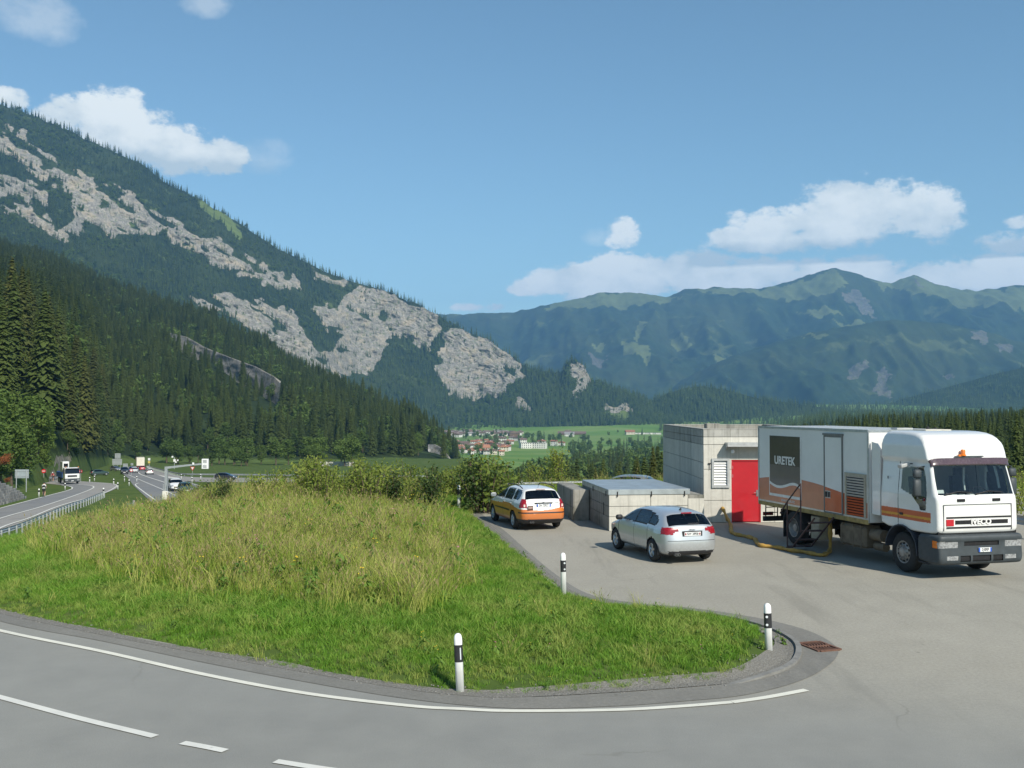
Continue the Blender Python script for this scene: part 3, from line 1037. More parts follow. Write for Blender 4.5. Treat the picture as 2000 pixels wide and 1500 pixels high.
def pick_vertices(V, keep, n, seed):
    """random spots on a terrain grid (rows, cols, 3), weighted by keep"""
    r_ = np.random.default_rng(seed)
    w = keep[:-1, :-1].ravel().astype(float); w = w / w.sum()
    idx = r_.choice(len(w), n, p=w)
    i, j = np.unravel_index(idx, (V.shape[0] - 1, V.shape[1] - 1))
    a = r_.uniform(0, 1, (n, 1)); b = r_.uniform(0, 1, (n, 1))
    return (V[i, j] * (1 - a) * (1 - b) + V[i + 1, j] * a * (1 - b) + V[i, j + 1] * (1 - a) * b + V[i + 1, j + 1] * a * b), i, j


# woods on the limestone mountain
rs = np.random.default_rng(5)
clump = fbm(MP / 9, MPY / 9, octv=3, seed=41)
keep = np.where(soft > .62, np.where(clump > .57, .34, 0.02), np.where(GRS, 0.02, 1.0)) * np.where((clump > .34), 1, .25)
vis = MPY < interp(MP, HILL_RIDGE) + 12
vis[-3:] = True
pm, ii, jj = pick_vertices(MV, keep * vis, 17000, 3)
msz_ = rs.uniform(10, 28, len(pm)) * np.where(soft[ii, jj] > .35, .62, 1) * (.65 + .6 * fbm(pm[:, 0] / 60, pm[:, 2] / 60, octv=2, seed=47))
mbl = (rs.uniform(size=len(pm)) < .08) | ((fbm(pm[:, 0] / 90, pm[:, 2] / 70, octv=3, seed=48) > .60) & (rs.uniform(size=len(pm)) < .7))
scatter('mountain_wood', (pm - [0, 0, 1])[~mbl], msz_[~mbl], C_FAR, 'spruce wood covering the limestone mountain', seed=2)
scatter('mountain_broadleaves', (pm - [0, 0, 1])[mbl], msz_[mbl] * .62, C_LEAF_FAR, 'lighter broadleaf patches in the mountain wood', seed=5, wide=(.9, 1.3))
# a closed line of trees along the crest
ci = rs.integers(0, len(mc), 900)
pr_ = MV[-1, ci] + np.stack([rs.uniform(-4, 4, 900), rs.uniform(-20, 30, 900), rs.uniform(-4, 0, 900)], -1)
scatter('crest_wood', pr_, rs.uniform(7, 27, 900) * (.55 + .7 * fbm(pr_[:, 0] / 40, pr_[:, 1] / 90, octv=2, seed=49)), C_FAR, 'row of spruces along the mountain crest', seed=4)
for (P_, py_, V_, rk_, gs_), n, nm, lb, sd in ((MID, 4200, 'knoll_wood', 'wood covering the rounded hill', 6), (RSL, 3000, 'right_slope_wood', 'dark wood on the right-hand slope', 7)):
    q, _, _ = pick_vertices(V_, np.where((py_ < 834), 1.0, .1), n, sd)
    scatter(nm, q - [0, 0, 1], rs.uniform(14, 26, n), C_FAR, lb, seed=sd)

# the nearer forest slope: a mass behind, single trees in front
HV = np.stack([hx, HY, HZ], -1)
hpx, hpy = to_px(HV)
OUTCROP = [(330, 642), (365, 655), (400, 676), (450, 696), (500, 716), (548, 738), (552, 778), (520, 786), (470, 752), (420, 726), (370, 700), (335, 672)]
infr = (hpx > -260) & (hpx < 905)
dens = infr * (HY - hfoot > 26) * (hill_rock < .3) * (HTT < 1.06) * HY / HY.max()
# cells are equal in angle: weight by their true size so that the wood is equally dense
cell = (HY * 6 / FPX) * np.gradient(HY, axis=0)
dens = dens * cell
front = (HY - hfoot < 150)
mass, _, _ = pick_vertices(HV, dens * ~front, 15500, 13)
msz = np.random.default_rng(3).uniform(14, 27, len(mass))
mpx, mpy = to_px(mass)
_, mtp = to_px(mass + np.stack([0 * msz, 0 * msz, msz], -1))
shy = in_poly(mpx, mtp + 6, OUTCROP) | in_poly(mpx, .5 * (mtp + mpy), OUTCROP) | in_poly(mpx, mpy, OUTCROP)
shy &= np.random.default_rng(4).uniform(size=len(mass)) < .86
mass = mass[~shy]; msz = msz[~shy]
bl = np.random.default_rng(6).uniform(size=len(mass)) < .15 + .30 * (fbm(mass[:, 0] / 80, mass[:, 1] / 80, octv=2, seed=44) > .58)
msz = msz * (.6 + .7 * fbm(mass[:, 0] / 30, mass[:, 1] / 30, octv=2, seed=45))
scatter('slope_forest', (mass - [0, 0, .6])[~bl], msz[~bl], C_MID, 'dense spruce forest on the left slope', seed=9)
scatter('slope_broadleaves', (mass - [0, 0, .6])[bl], msz[bl] * .72, C_LEAF_FAR, 'broadleaf trees mixed into the left slope forest', seed=10)


def tree_thing(name, crown, trunk, loc, h, label, group, cat='tree', w=1.0, rz=None):
    r = empty(name, loc, random.uniform(0, 6.28) if rz is None else rz)
    r.scale = (h * w, h * w, h)
    t = bpy.data.objects.new('trunk', trunk); link(t, r)
    c = bpy.data.objects.new('crown', crown); link(c, r)
    tag(r, label, cat, group)
    return r


rq = np.random.default_rng(19)
cand, _, _ = pick_vertices(HV, dens * front, 700, 17)
cpx, cpy = to_px(cand)
order = np.argsort(cand[:, 1])
kept = []
for k in order:
    p = cand[k]
    if 'x' and cpx[k] < -60: continue
    if any((p[0] - q[0]) ** 2 + (p[1] - q[1]) ** 2 < (4.2 if p[1] < 400 else 5.0) ** 2 for q in kept[-160:]): continue
    kept.append(p)
    if len(kept) >= 215: break
for p in kept:
    x, y = to_px(p)
    h = rq.uniform(17, 28) if x < 215 else rq.uniform(13, 24)
    if x < 205:
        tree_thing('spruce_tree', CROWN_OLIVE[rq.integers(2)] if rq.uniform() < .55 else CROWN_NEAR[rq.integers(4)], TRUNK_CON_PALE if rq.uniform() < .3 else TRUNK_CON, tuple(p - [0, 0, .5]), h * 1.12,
                   'tall spruce with olive boughs in the stand above the side road', 'tall spruces above the side road', w=rq.uniform(.95, 1.25))
    elif rq.uniform() < .22 and p[1] - np.interp(x, [q[0] for q in HILL_FOOT], [q[1] for q in HILL_FOOT]) < 60:
        tree_thing('broadleaf_tree', CROWN_LEAF[rq.integers(3)], TRUNK_LEAF, tuple(p - [0, 0, .4]), rq.uniform(9, 14),
                   'mid-green broadleaf tree at the foot of the forest slope', 'broadleaf trees along the forest edge', w=1.05)
    else:
        tree_thing('spruce_tree', CROWN_NEAR[rq.integers(4)], TRUNK_CON, tuple(p - [0, 0, .5]), h,
                   'dark spruce at the front edge of the forest slope', 'spruces at the forest edge', w=rq.uniform(.9, 1.2))
# ------------------------------------------------------------------ trees below the lay-by, in the valley and on the right


def gz1(x, y): return float(ground_z(np.array([x]), np.array([y]))[0])


rt = np.random.default_rng(23)
done = []
tries = 0
# dark spruces on the drop behind the shrubs and between car and hut
SKY = [(840, 905), (900, 900), (960, 905), (1010, 912), (1060, 905), (1110, 898), (1150, 892), (1200, 897), (1250, 890), (1295, 868), (1330, 880)]
while len(done) < 74 and tries < 6000:
    tries += 1
    px = rt.uniform(835, 1330); Y = rt.uniform(75, 330)
    top = float(interp(px, SKY)) + rt.uniform(-8, 26)
    x = at(px, 795, Y).x; g = gz1(x, Y); h = at(px, top, Y).z - g
    if h < 6 or h > 25: continue
    if any((x - a) ** 2 + (Y - b) ** 2 < 9 for a, b in done): continue
    done.append((x, Y))
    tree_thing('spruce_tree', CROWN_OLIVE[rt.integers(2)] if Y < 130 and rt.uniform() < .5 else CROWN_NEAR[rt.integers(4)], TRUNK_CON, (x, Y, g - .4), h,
               'dark spruce on the drop between the lay-by and the village', 'spruces below the lay-by', w=rt.uniform(.9, 1.3))
for px, top, Y, w in ((1275, 862, 66, 1.1), (1245, 885, 70, 1.0), (1300, 872, 74, 1.0)):
    x = at(px, 795, Y).x; g = gz1(x, Y)
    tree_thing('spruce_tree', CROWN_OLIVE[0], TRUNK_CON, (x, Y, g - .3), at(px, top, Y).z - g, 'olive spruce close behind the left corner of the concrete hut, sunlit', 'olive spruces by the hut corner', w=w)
# tall trees behind the lorry, right edge
for i, (px, top, Y, w) in enumerate(((1985, 800, 95, 1.0), (1948, 822, 120, 1.0), (2020, 790, 88, 1.0), (1915, 818, 150, .9), (1880, 815, 170, 1.0), (2050, 800, 105, 1.0), (1965, 850, 78, 1.2))):
    x = at(px, 795, Y).x; g = gz1(x, Y)
    tree_thing('spruce_tree', CROWN_NEAR[i % 4], TRUNK_CON, (x, Y, g - .3), at(px, top, Y).z - g, 'tall dark spruce rising behind the lorry cab', 'spruces behind the lorry cab', w=w)
# forest on the right-hand plateau
n = 2600
px = rt.uniform(1380, 2250, n); Y = rt.uniform(210, 1500, n) ** 1.0
px2, _ = px, 0
x = (px - 1000) / FPX * Y; g = ground_z(x, Y)
top = 4.35 - (interp(px, [(1380, 842), (1500, 838), (1640, 812), (1700, 806), (1800, 803), (1900, 800), (2000, 797), (2300, 790)]) + rt.uniform(-4, 30, n) + 16 * (fbm(px / 60, Y / 150, octv=3, seed=81) - .45) - 795) / FPX * Y
h = top - g; k = (h > 7) & (h < 29)
scatter('plateau_forest', np.stack([x, Y, g - .5], -1)[k], h[k], C_MID, 'spruce forest on the plateau right of the village', seed=31)
# forest floor beyond the plateau, up to the foot of the hills
n = 6500
px = rt.uniform(1285, 2350, n); Y = rt.uniform(1250, 3500, n); x = (px - 1000) / FPX * Y; g = ground_z(x, Y)
k = (px > 1400) | (Y > 2500)
scatter('valley_forest', np.stack([x, Y, g - .5], -1)[k], rt.uniform(14, 25, k.sum()), C_FAR, 'dark forest filling the valley right of the meadows', seed=36)
# trees between the houses and round the meadows
n = 900
px = rt.uniform(830, 1330, n); py = rt.uniform(834, 893, n)
Y = 64.0 * FPX / (py - 795); x = (px - 1000) / FPX * Y; g = ground_z(x, Y)
inmead = in_poly(px, py, [(1010, 838), (1300, 838), (1300, 866), (1190, 862), (1100, 856), (1010, 856)]) | in_poly(px, py, [(975, 872), (1125, 872), (1090, 905), (980, 905)])
cl = fbm(px / 22, py / 7, octv=3, seed=71)
invil = in_poly(px, py, [(855, 828), (1010, 828), (1005, 892), (870, 892)])
k = (~inmead & (cl > np.where(invil, .56, .46))) | (rt.uniform(size=n) < .03)
con = rt.uniform(size=n) < .45
scatter('valley_broadleaves', np.stack([x, Y, g - .3], -1)[k & ~con], rt.uniform(9, 17, (k & ~con).sum()), C_LEAF_FAR, 'broadleaf trees between the village houses', seed=32, wide=(.9, 1.2))
scatter('valley_spruces', np.stack([x, Y, g - .3], -1)[k & con], rt.uniform(12, 22, (k & con).sum()), C_FAR, 'spruces scattered round the village', seed=33, wide=(1, 1.4))
# tree belt this side of the lower meadow
n = 620
px = np.concatenate([rt.uniform(1060, 1330, n // 2), rt.uniform(850, 1330, n - n // 2)]); Y = rt.uniform(420, 1150, n)
x = (px - 1000) / FPX * Y; g = ground_z(x, Y)
tp_ = interp(px, [(850, 900), (960, 905), (1000, 905), (1040, 890), (1100, 878), (1150, 872), (1200, 868), (1250, 862), (1330, 856)]) + rt.uniform(0, 26, n)
h = 4.35 - (tp_ - 795) / FPX * Y - g; k = (h > 6) & (h < 24)
con = rt.uniform(size=n) < .6
scatter('belt_spruces', np.stack([x, Y, g - .3], -1)[k & con], h[k & con], C_MID, 'belt of spruces below the lower meadow', seed=34)
scatter('belt_broadleaves', np.stack([x, Y, g - .3], -1)[k & ~con], h[k & ~con], C_LEAF_FAR, 'belt of broadleaf trees below the lower meadow', seed=35)
# meadow trees that stand alone
for px, py, h, lb in ((1053, 862, 24, 'large round tree alone in the meadow'), (1074, 860, 15, 'small tree right of the large meadow tree'), (1040, 858, 16, 'pointed dark tree left of the large meadow tree'), (1027, 860, 18, 'dark tree at the edge of the upper village')):
    Y = 63.0 * FPX / (py - 795); x = (px - 1000) / FPX * Y
    tree_thing('meadow_tree', CROWN_LEAF_FAR[int(px) % 3], TRUNK_LEAF, (x, Y, gz1(x, Y) - .3), h, lb, 'single trees in the meadow', w=.9)

# bright broadleaf growth along the side road bank, left
for i in range(34):
    px = rt.uniform(-30, 92); d = rt.uniform(2, 42)
    Y = float(interp(px, HILL_FOOT)) + d
    x = at(px, 795, Y).x
    a = np.argmin((hx - x) ** 2 + (HY - Y) ** 2); z = HZ.ravel()[a]
    tree_thing('bank_tree', CROWN_LEAF[rt.integers(3)], TRUNK_LEAF, (x, Y, z - .4), rt.uniform(4.5, 10) * (1 if px < 75 else .7), 'bushy bright green tree on the bank above the stone wall', 'bushy trees on the left bank', w=1.25)
for i in range(16):
    px = rt.uniform(130, 215); Y = float(interp(px, HILL_FOOT)) + rt.uniform(22, 60)
    x = at(px, 795, Y).x
    a = np.argmin((hx - x) ** 2 + (HY - Y) ** 2); z = HZ.ravel()[a]
    tree_thing('bank_tree', CROWN_LEAF[rt.integers(3)], TRUNK_LEAF, (x, Y, z - .4), rt.uniform(4, 8), 'mid-green bush at the forest edge above the stony cut', 'bushes above the stony cut', w=1.2)
for i in range(40):
    px = rt.uniform(212, 720); Y = rt.uniform(395, 470) if px > 262 else rt.uniform(430, 480)
    if 232 < px < 292 and Y < 462: continue
    x = at(px, 795, Y).x; z = gz1(x, Y)
    a = np.argmin((hx - x) ** 2 + (HY - Y) ** 2)
    if Y > float(interp(px, HILL_FOOT)): z = HZ.ravel()[a]
    if px < 330 and Y < 440: continue
    tree_thing('bank_tree', CROWN_LEAF[rt.integers(3)], TRUNK_LEAF, (x, Y, z - .4), rt.uniform(6, 13), 'mid-green bush along the far side of the main road', 'bushes along the main road', w=1.2)
# ------------------------------------------------------------------ asphalt, kerb strip, markings


def asphalt(name, lo, hi, warm=0.0, scale=1.0, blend=None):
    m = Mt(name, 0.88, spec=0.3)
    p = m.pos()
    big = m.noise(p, 0.16 * scale, 5, 0.6)
    mid = m.noise(p, 1.3 * scale, 5, 0.65)
    c = m.ramp(m.math('ADD', m.math('MULTIPLY', big, .6), m.math('MULTIPLY', mid, .4)), [(0.32, lo), (0.68, hi)])
    grain = m.noise(p, 55, 3, 0.7)
    c = m.mix(0.55, c, m.ramp(grain, [(0.3, 0.40), (0.7, 0.62)]), 'OVERLAY')
    if warm:
        w = m.noise(m.scale(p, (.10, .05, .1)), 1.0, 3, .5)
        c = m.mix(m.ramp(w, [(0.4, 0.0), (0.65, warm)]), c, (0.35, 0.32, 0.265))
    # faint wheel-tracks, oil spots and seams
    agg = m.noise(p, 16, 4, .8)
    c = m.mix(0.5, c, m.ramp(agg, [(0.32, 0.36), (0.68, 0.66)]), 'OVERLAY')
    st = m.noise(m.scale(p, (1.1, .12, 1)), 1.2, 4, .6)
    c = m.mix(m.ramp(st, [(0.55, 0.0), (0.70, 0.34)]), c, tuple(x * .62 for x in lo))
    sp = m.noise(p, 5.5, 2, .5)
    c = m.mix(m.ramp(sp, [(0.72, 0.0), (0.78, 0.4)]), c, tuple(x * .45 for x in lo))
    if blend is not None:
        # the through road carries a darker wearing course, worn away gradually toward the lay-by
        s2 = m.n('ShaderNodeSeparateXYZ'); m.l(p, s2.inputs[0])
        q = m.math('ADD', m.math('ADD', s2.outputs[1], m.math('MULTIPLY', s2.outputs[0], .42)), m.math('MULTIPLY', m.noise(p, .35, 4, .6), 4.0))
        mr_ = m.n('ShaderNodeMapRange', interpolation_type='SMOOTHSTEP'); mr_.inputs['From Min'].default_value = 16.0; mr_.inputs['From Max'].default_value = 23.0
        m.l(q, mr_.inputs[0])
        dk = m.ramp(m.math('ADD', m.math('MULTIPLY', big, .6), m.math('MULTIPLY', mid, .4)), [(0.32, blend[0]), (0.68, blend[1])])
        dk = m.mix(0.55, dk, m.ramp(grain, [(0.3, 0.40), (0.7, 0.62)]), 'OVERLAY')
        c = m.mix(mr_.outputs[0], dk, c)
    # cracks and sealed joints
    vo_ = m.n('ShaderNodeTexVoronoi', feature='DISTANCE_TO_EDGE'); vo_.inputs['Scale'].default_value = .13
    dv = m.n('ShaderNodeVectorMath', operation='ADD'); nv_ = m.n('ShaderNodeTexNoise'); nv_.inputs['Scale'].default_value = .9; nv_.inputs['Detail'].default_value = 4
    m.l(p, nv_.inputs['Vector']); m.l(p, dv.inputs[0]); m.l(nv_.outputs['Color'], dv.inputs[1]); m.l(dv.outputs[0], vo_.inputs['Vector'])
    gate = m.ramp(m.noise(p, .22, 2, .5), [(0.56, 0.0), (0.66, 1.0)])
    crack = m.math('MULTIPLY', m.ramp(vo_.outputs['Distance'], [(0.0, .38), (0.0022, 0.0)]), gate)
    c = m.mix(crack, c, tuple(x * .5 for x in lo))
    m.col(c)
    m.bump(grain, 0.35, 0.004)
    return m.m


def paint(name, c=(0.72, 0.71, 0.66)):
    m = Mt(name, 0.75, spec=0.3)
    p = m.pos()
    n = m.noise(p, 9, 6, .7)
    w = m.noise(p, 2.0, 3, .6)
    c1 = m.ramp(w, [(0.3, tuple(x * .86 for x in c)), (0.7, c)])
    c1 = m.mix(m.ramp(n, [(0.62, 0.0), (0.74, 0.7)]), c1, (0.26, 0.25, 0.23))
    m.col(c1)
    return m.m


M_ROAD = asphalt('road_asphalt', (0.155, 0.160, 0.160), (0.205, 0.206, 0.200), 0.30)
M_LOT = asphalt('worn_asphalt', (0.265, 0.250, 0.208), (0.345, 0.326, 0.272), 0.40, 1.0, ((0.212, 0.212, 0.196), (0.272, 0.270, 0.245)))
M_SEAM = asphalt('dark_asphalt_strip', (0.155, 0.150, 0.134), (0.210, 0.203, 0.180), 0.15, 2)
M_FARROAD = asphalt('main_road_asphalt', (0.170, 0.174, 0.176), (0.215, 0.217, 0.214), 0.15, .3)
M_FARROAD2 = asphalt('side_road_asphalt', (0.245, 0.235, 0.218), (0.30, 0.29, 0.27), 0.2, .3)
M_PAINT = paint('road_paint', (0.70, 0.69, 0.63))
M_PAINT_Y = paint('edge_line_paint', (0.74, 0.72, 0.62))


def smooth_path(pts, n):
    """Catmull-Rom through points, n samples, even in chord length"""
    P = np.array([tuple(p) for p in pts], float)
    E = np.concatenate([[2 * P[0] - P[1]], P, [2 * P[-1] - P[-2]]])
    out = []
    for i in range(1, len(E) - 2):
        t = np.linspace(0, 1, 24, endpoint=False)[:, None]
        a, b, c, d = E[i - 1], E[i], E[i + 1], E[i + 2]
        out.append(.5 * ((2 * b) + (-a + c) * t + (2 * a - 5 * b + 4 * c - d) * t ** 2 + (-a + 3 * b - 3 * c + d) * t ** 3))
    out = np.concatenate(out + [P[-1:]])
    s = np.concatenate([[0], np.cumsum(np.linalg.norm(np.diff(out, axis=0), axis=1))])
    q = np.linspace(0, s[-1], n)
    return np.stack([np.interp(q, s, out[:, k]) for k in range(P.shape[1])], -1)


def ribbon(name, A, B, mat, kind='structure', label=None, parent=None, zfun=None, cols=2):
    """sheet between two paths of equal length"""
    A = np.asarray(A); B = np.asarray(B)
    t = np.linspace(0, 1, cols)[None, :, None]
    V = A[:, None] * (1 - t) + B[:, None] * t
    if zfun is not None: V[..., 2] = zfun(V[..., 0], V[..., 1])
    F = grid_faces(*V.shape[:2])
    me = np_mesh(name, V.reshape(-1, 3), F, [mat])
    # face up
    if me.polygons[0].normal.z < 0: me.flip_normals()
    o = link(bpy.data.objects.new(name, me), parent)
    if parent is None: tag(o, label, kind=kind)
    return o


def offset_path(P, d):
    t = np.gradient(P[:, :2], axis=0); t /= np.linalg.norm(t, axis=1)[:, None] + 1e-9
    Q = P.copy(); Q[:, 0] += -t[:, 1] * d; Q[:, 1] += t[:, 0] * d
    return Q


def line_strip(name, P, w, mat, label=None, parent=None, ragged=0.0, seed=0):
    L = offset_path(P, w / 2); Rr = offset_path(P, -w / 2)
    return ribbon(name, L, Rr, mat, label=label, parent=parent)


def px_path(pts, n, z=0.0):
    return smooth_path([on_z(x, y, z) for x, y in pts], n)


def plain_path(pts, n, off):
    return smooth_path([on_plain(x, y, off) for x, y in pts], n)


def poly_sheet(name, pts, z, mat, label=None):
    from mathutils.geometry import tessellate_polygon
    vs = [Vector((p[0], p[1], z)) for p in pts]
    tri = tessellate_polygon([vs])
    me = bpy.data.meshes.new(name); me.from_pydata([tuple(v) for v in vs], [], [tuple(t) for t in tri]); me.materials.append(mat)
    me.update()
    import bmesh
    bm = bmesh.new(); bm.from_mesh(me)
    for f in bm.faces:
        f.normal_update()
        if f.normal.z < 0: f.normal_flip()
    bm.to_mesh(me); bm.free()
    return tag(link(bpy.data.objects.new(name, me)), label, kind='structure')


edge = smooth_path([(x, y, 0) for x, y in ISLAND_EDGE[2:]], 260)
inner = offset_path(edge, 0.75)          # island lies to the left of the path
if not in_poly(inner[120:121, 0], inner[120:121, 1], ISLAND_EXT)[0]:
    inner = offset_path(edge, -0.75); SIDE = -1
else:
    SIDE = 1
lotY = on_z(926, 1006).y
road_poly = [(-70, -50), (-70, 58)] + [tuple(q[:2]) for q in inner[::2]] + [tuple(on_z(930, 1001)[:2]), tuple(on_z(1110, 984)[:2]), (4.2, 53.5), (34, 55), (60, 30), (80, -50)]
poly_sheet('road', road_poly, 0.0, M_LOT, 'worn grey asphalt of the lay-by and junction')
# the through road has a darker, newer wearing course
rd_out = px_path([(-330, 1140), (-150, 1182), (0, 1222), (200, 1262), (400, 1306), (600, 1343), (800, 1369), (1000, 1379), (1200, 1377), (1430, 1362), (1580, 1338), (1720, 1335), (1900, 1365), (2150, 1440), (2500, 1560)], 160, 0.004)
rd_in = np.stack([np.linspace(-26, 20, 160), np.full(160, 3.0), np.full(160, 0.004)], -1)
rd_in = smooth_path([(-30, 14, .004), (-12, 5, .004), (0, 2, .004), (9, 2.5, .004), (20, 4, .004)], 160)

# dark strip round the island
o1 = px_path([(-200, 1150), (0, 1213), (200, 1252), (400, 1294), (600, 1332), (800, 1365), (1000, 1383), (1200, 1379), (1350, 1368), (1450, 1358), (1540, 1337), (1600, 1312), (1634, 1283), (1632, 1262), (1590, 1236), (1520, 1215), (1430, 1198), (1330, 1185), (1230, 1176), (1150, 1160), (1090, 1125), (1030, 1076), (985, 1036), (938, 1002)], 220, 0.008)
i1 = px_path([(-200, 1142), (0, 1196), (200, 1237), (400, 1276), (600, 1312), (800, 1345), (1000, 1361), (1200, 1353), (1350, 1342), (1450, 1332), (1522, 1312), (1558, 1288), (1556, 1257), (1508, 1230), (1470, 1218), (1400, 1203), (1310, 1190), (1210, 1179), (1133, 1162), (1080, 1127), (1020, 1078), (972, 1037), (928, 1004), (926, 1002)], 220, 0.008)
ribbon('edge_strip', o1, i1, M_SEAM, label='darker asphalt strip bordering the island', cols=3)
# low concrete kerb round the tip of the island
M_KERB = plain('kerb_concrete', (0.20, 0.195, 0.18), 0.9, var=.25, sc=4)
kp = px_path([(1380, 1342), (1450, 1332), (1522, 1312), (1556, 1288), (1554, 1257), (1506, 1230), (1430, 1209), (1330, 1193), (1240, 1184)], 90)
kb = MB()
ka = offset_path(kp, 0.05 * SIDE); kc = offset_path(kp, -0.05 * SIDE)
vs = []; fs = []
for a, c in zip(ka, kc):
    i_ = len(vs) // 4; kz = min(1, i_ / 14, (len(ka) - 1 - i_) / 14)
    vs += [(a[0], a[1], -.02), (a[0], a[1], -.01 + .065 * kz), (c[0], c[1], -.012 + .062 * kz), (c[0], c[1], -.02)]
for i in range(len(ka) - 1):
    for k in range(3): fs.append((i * 4 + k, i * 4 + k + 1, i * 4 + 4 + k + 1, i * 4 + 4 + k))
kb.add(vs, fs)
tag(kb.build('kerb', M_KERB), 'low grey kerb round the tip of the grass island', kind='structure')

# gravel shoulder with loose stones
gm = Mt('gravel', 0.95, spec=.2)
gp = gm.pos(); vo = gm.n('ShaderNodeTexVoronoi'); vo.inputs['Scale'].default_value = 28; gm.l(gp, vo.inputs['Vector'])
gcol = gm.ramp(gm.noise(gp, 30, 3, .7), [(0.3, (0.17, 0.165, 0.15)), (0.7, (0.36, 0.35, 0.32))])
gm.col(gm.mix(gm.ramp(vo.outputs['Distance'], [(0.0, 0.0), (0.5, 0.6)]), gcol, (0.12, 0.11, 0.09)))
gm.bump(vo.outputs['Distance'], 0.6, 0.02)
wv = 0.02 + 0.22 * vnoise(np.arange(260) / 7.0, np.zeros(260), seed=3) + 0.35 * np.exp(-((np.arange(260) - 150) / 26.0) ** 2)
t2 = np.gradient(edge[:, :2], axis=0); t2 /= np.linalg.norm(t2, axis=1)[:, None]
gin = edge.copy(); gin[:, 0] += -t2[:, 1] * wv * SIDE; gin[:, 1] += t2[:, 0] * wv * SIDE
gout = offset_path(edge, -0.06 * SIDE)
ribbon('gravel_shoulder', gout, gin, gm.m, label='grey gravel shoulder between asphalt and grass', zfun=lambda X, Y: np.maximum(ground_z(X, Y) + 0.022, 0.012), cols=6)
rp = np.random.default_rng(8)
k = rp.integers(0, 259, 1700); f = rp.uniform(-.3, 1.3, 1700)[:, None]
kk = k + rp.uniform(0, .98, 1700); pp = np.stack([np.interp(kk, np.arange(260), gout[:, q]) for q in range(3)], -1) * (1 - f) + np.stack([np.interp(kk, np.arange(260), gin[:, q]) for q in range(3)], -1) * f
pp[:, 2] = np.maximum(ground_z(pp[:, 0], pp[:, 1]) + .02, .008)
peb = []
for s in range(4):
    b = MB(); r_ = random.Random(s)
    b.add([(math.cos(a) * r_.uniform(.7, 1.1), math.sin(a) * r_.uniform(.7, 1.1), h) for h, a in [(-.3, k * 1.257) for k in range(5)] + [(.45, k * 1.257 + .5) for k in range(5)]] + [(0, 0, .7)],
          [(k, (k + 1) % 5, 5 + k) for k in range(5)] + [((k + 1) % 5, 5 + (k + 1) % 5, 5 + k) for k in range(5)] + [(5 + k, 5 + (k + 1) % 5, 10) for k in range(5)])
    peb.append(b.mesh('pebble', plain('pebble_stone', (0.21, 0.20, 0.185), .9, var=.4, sc=.7)))
near_edge = pp[:, 1] < 30
scatter('loose_stones', pp[near_edge], rp.uniform(.006, .021, near_edge.sum()), proto(peb, 'pebble'), 'loose stones scattered on the gravel shoulder', seed=3)

# painted lines on the near road
line_strip('edge_line', px_path([(-200, 1180), (0, 1231), (200, 1272), (400, 1317), (600, 1354), (800, 1378), (900, 1384), (1000, 1388), (1200, 1386), (1330, 1379), (1429, 1371)], 140, 0.0125), 0.125, M_PAINT_Y, 'cream edge line sweeping round the grass island')
line_strip('edge_line', px_path([(1430, 1371), (1500, 1361), (1575, 1347)], 24, 0.0125), 0.13, M_PAINT_Y, 'short last piece of the cream edge line')
line_strip('centre_line', px_path([(-250, 1293), (-120, 1330), (0, 1361), (150, 1401), (303, 1438)], 60, 0.0125), 0.135, M_PAINT, 'solid white centre line at the left')
line_strip('centre_line', px_path([(356, 1450), (400, 1458), (440, 1466)], 10, 0.0125), 0.135, M_PAINT, 'short white centre dash')
line_strip('centre_line', px_path([(538, 1486), (640, 1502), (760, 1518)], 10, 0.0125), 0.135, M_PAINT, 'white centre dash cut by the lower picture edge')

# ------------------------------------------------------------------ roads on the plain to the left


def plain_ribbon(name, A, B, mat, off, label, n=60):
    a = plain_path(A, n, off); b = plain_path(B, n, off)
    return ribbon(name, a, b, mat, label=label, cols=4)


# side road: from the left edge, away along the guard rail, bending back behind the lorry
plain_ribbon('side_road', [(-260, 1068), (-120, 1027), (0, 993), (45, 981), (90, 969), (128, 959), (140, 954), (135, 950), (112, 947), (80, 944), (40, 942)],
             [(-260, 1190), (-120, 1110), (0, 1040), (60, 1017), (120, 993), (175, 974), (215, 960), (231, 951), (222, 945), (170, 941), (110, 938)], M_FARROAD2, 0.04, 'pale grey side road curving round to the left')
plain_ribbon('side_road_lane', [(-260, 1068), (-120, 1027), (0, 993), (45, 981), (90, 969), (128, 959), (140, 954), (135, 950), (112, 947)],
             [(-260, 1118), (-120, 1058), (0, 1014), (80, 991), (138, 971), (175, 957.5), (183, 952), (176, 949), (140, 944)], M_FARROAD, 0.055, 'darker lane of the side road')
W = 0.16
line_strip('side_line', plain_path([(-120, 1028), (0, 994), (45, 982), (90, 970), (128, 960), (141, 955), (137, 951), (120, 948)], 50, .075), W * 1.3, M_PAINT, 'white left edge line of the side road')
line_strip('side_line', plain_path([(-120, 1058), (0, 1014), (80, 991), (138, 971.5), (175, 957.5), (183, 952), (176, 949), (150, 947)], 50, .075), W * 1.4, M_PAINT, 'white middle line of the side road')
line_strip('side_line', plain_path([(-100, 1092), (0, 1033), (60, 1012), (120, 988), (198, 966), (226, 952), (226, 947.5), (207, 945), (178, 943.5)], 50, .075), W * 1.4, M_PAINT, 'white right edge line of the side road')
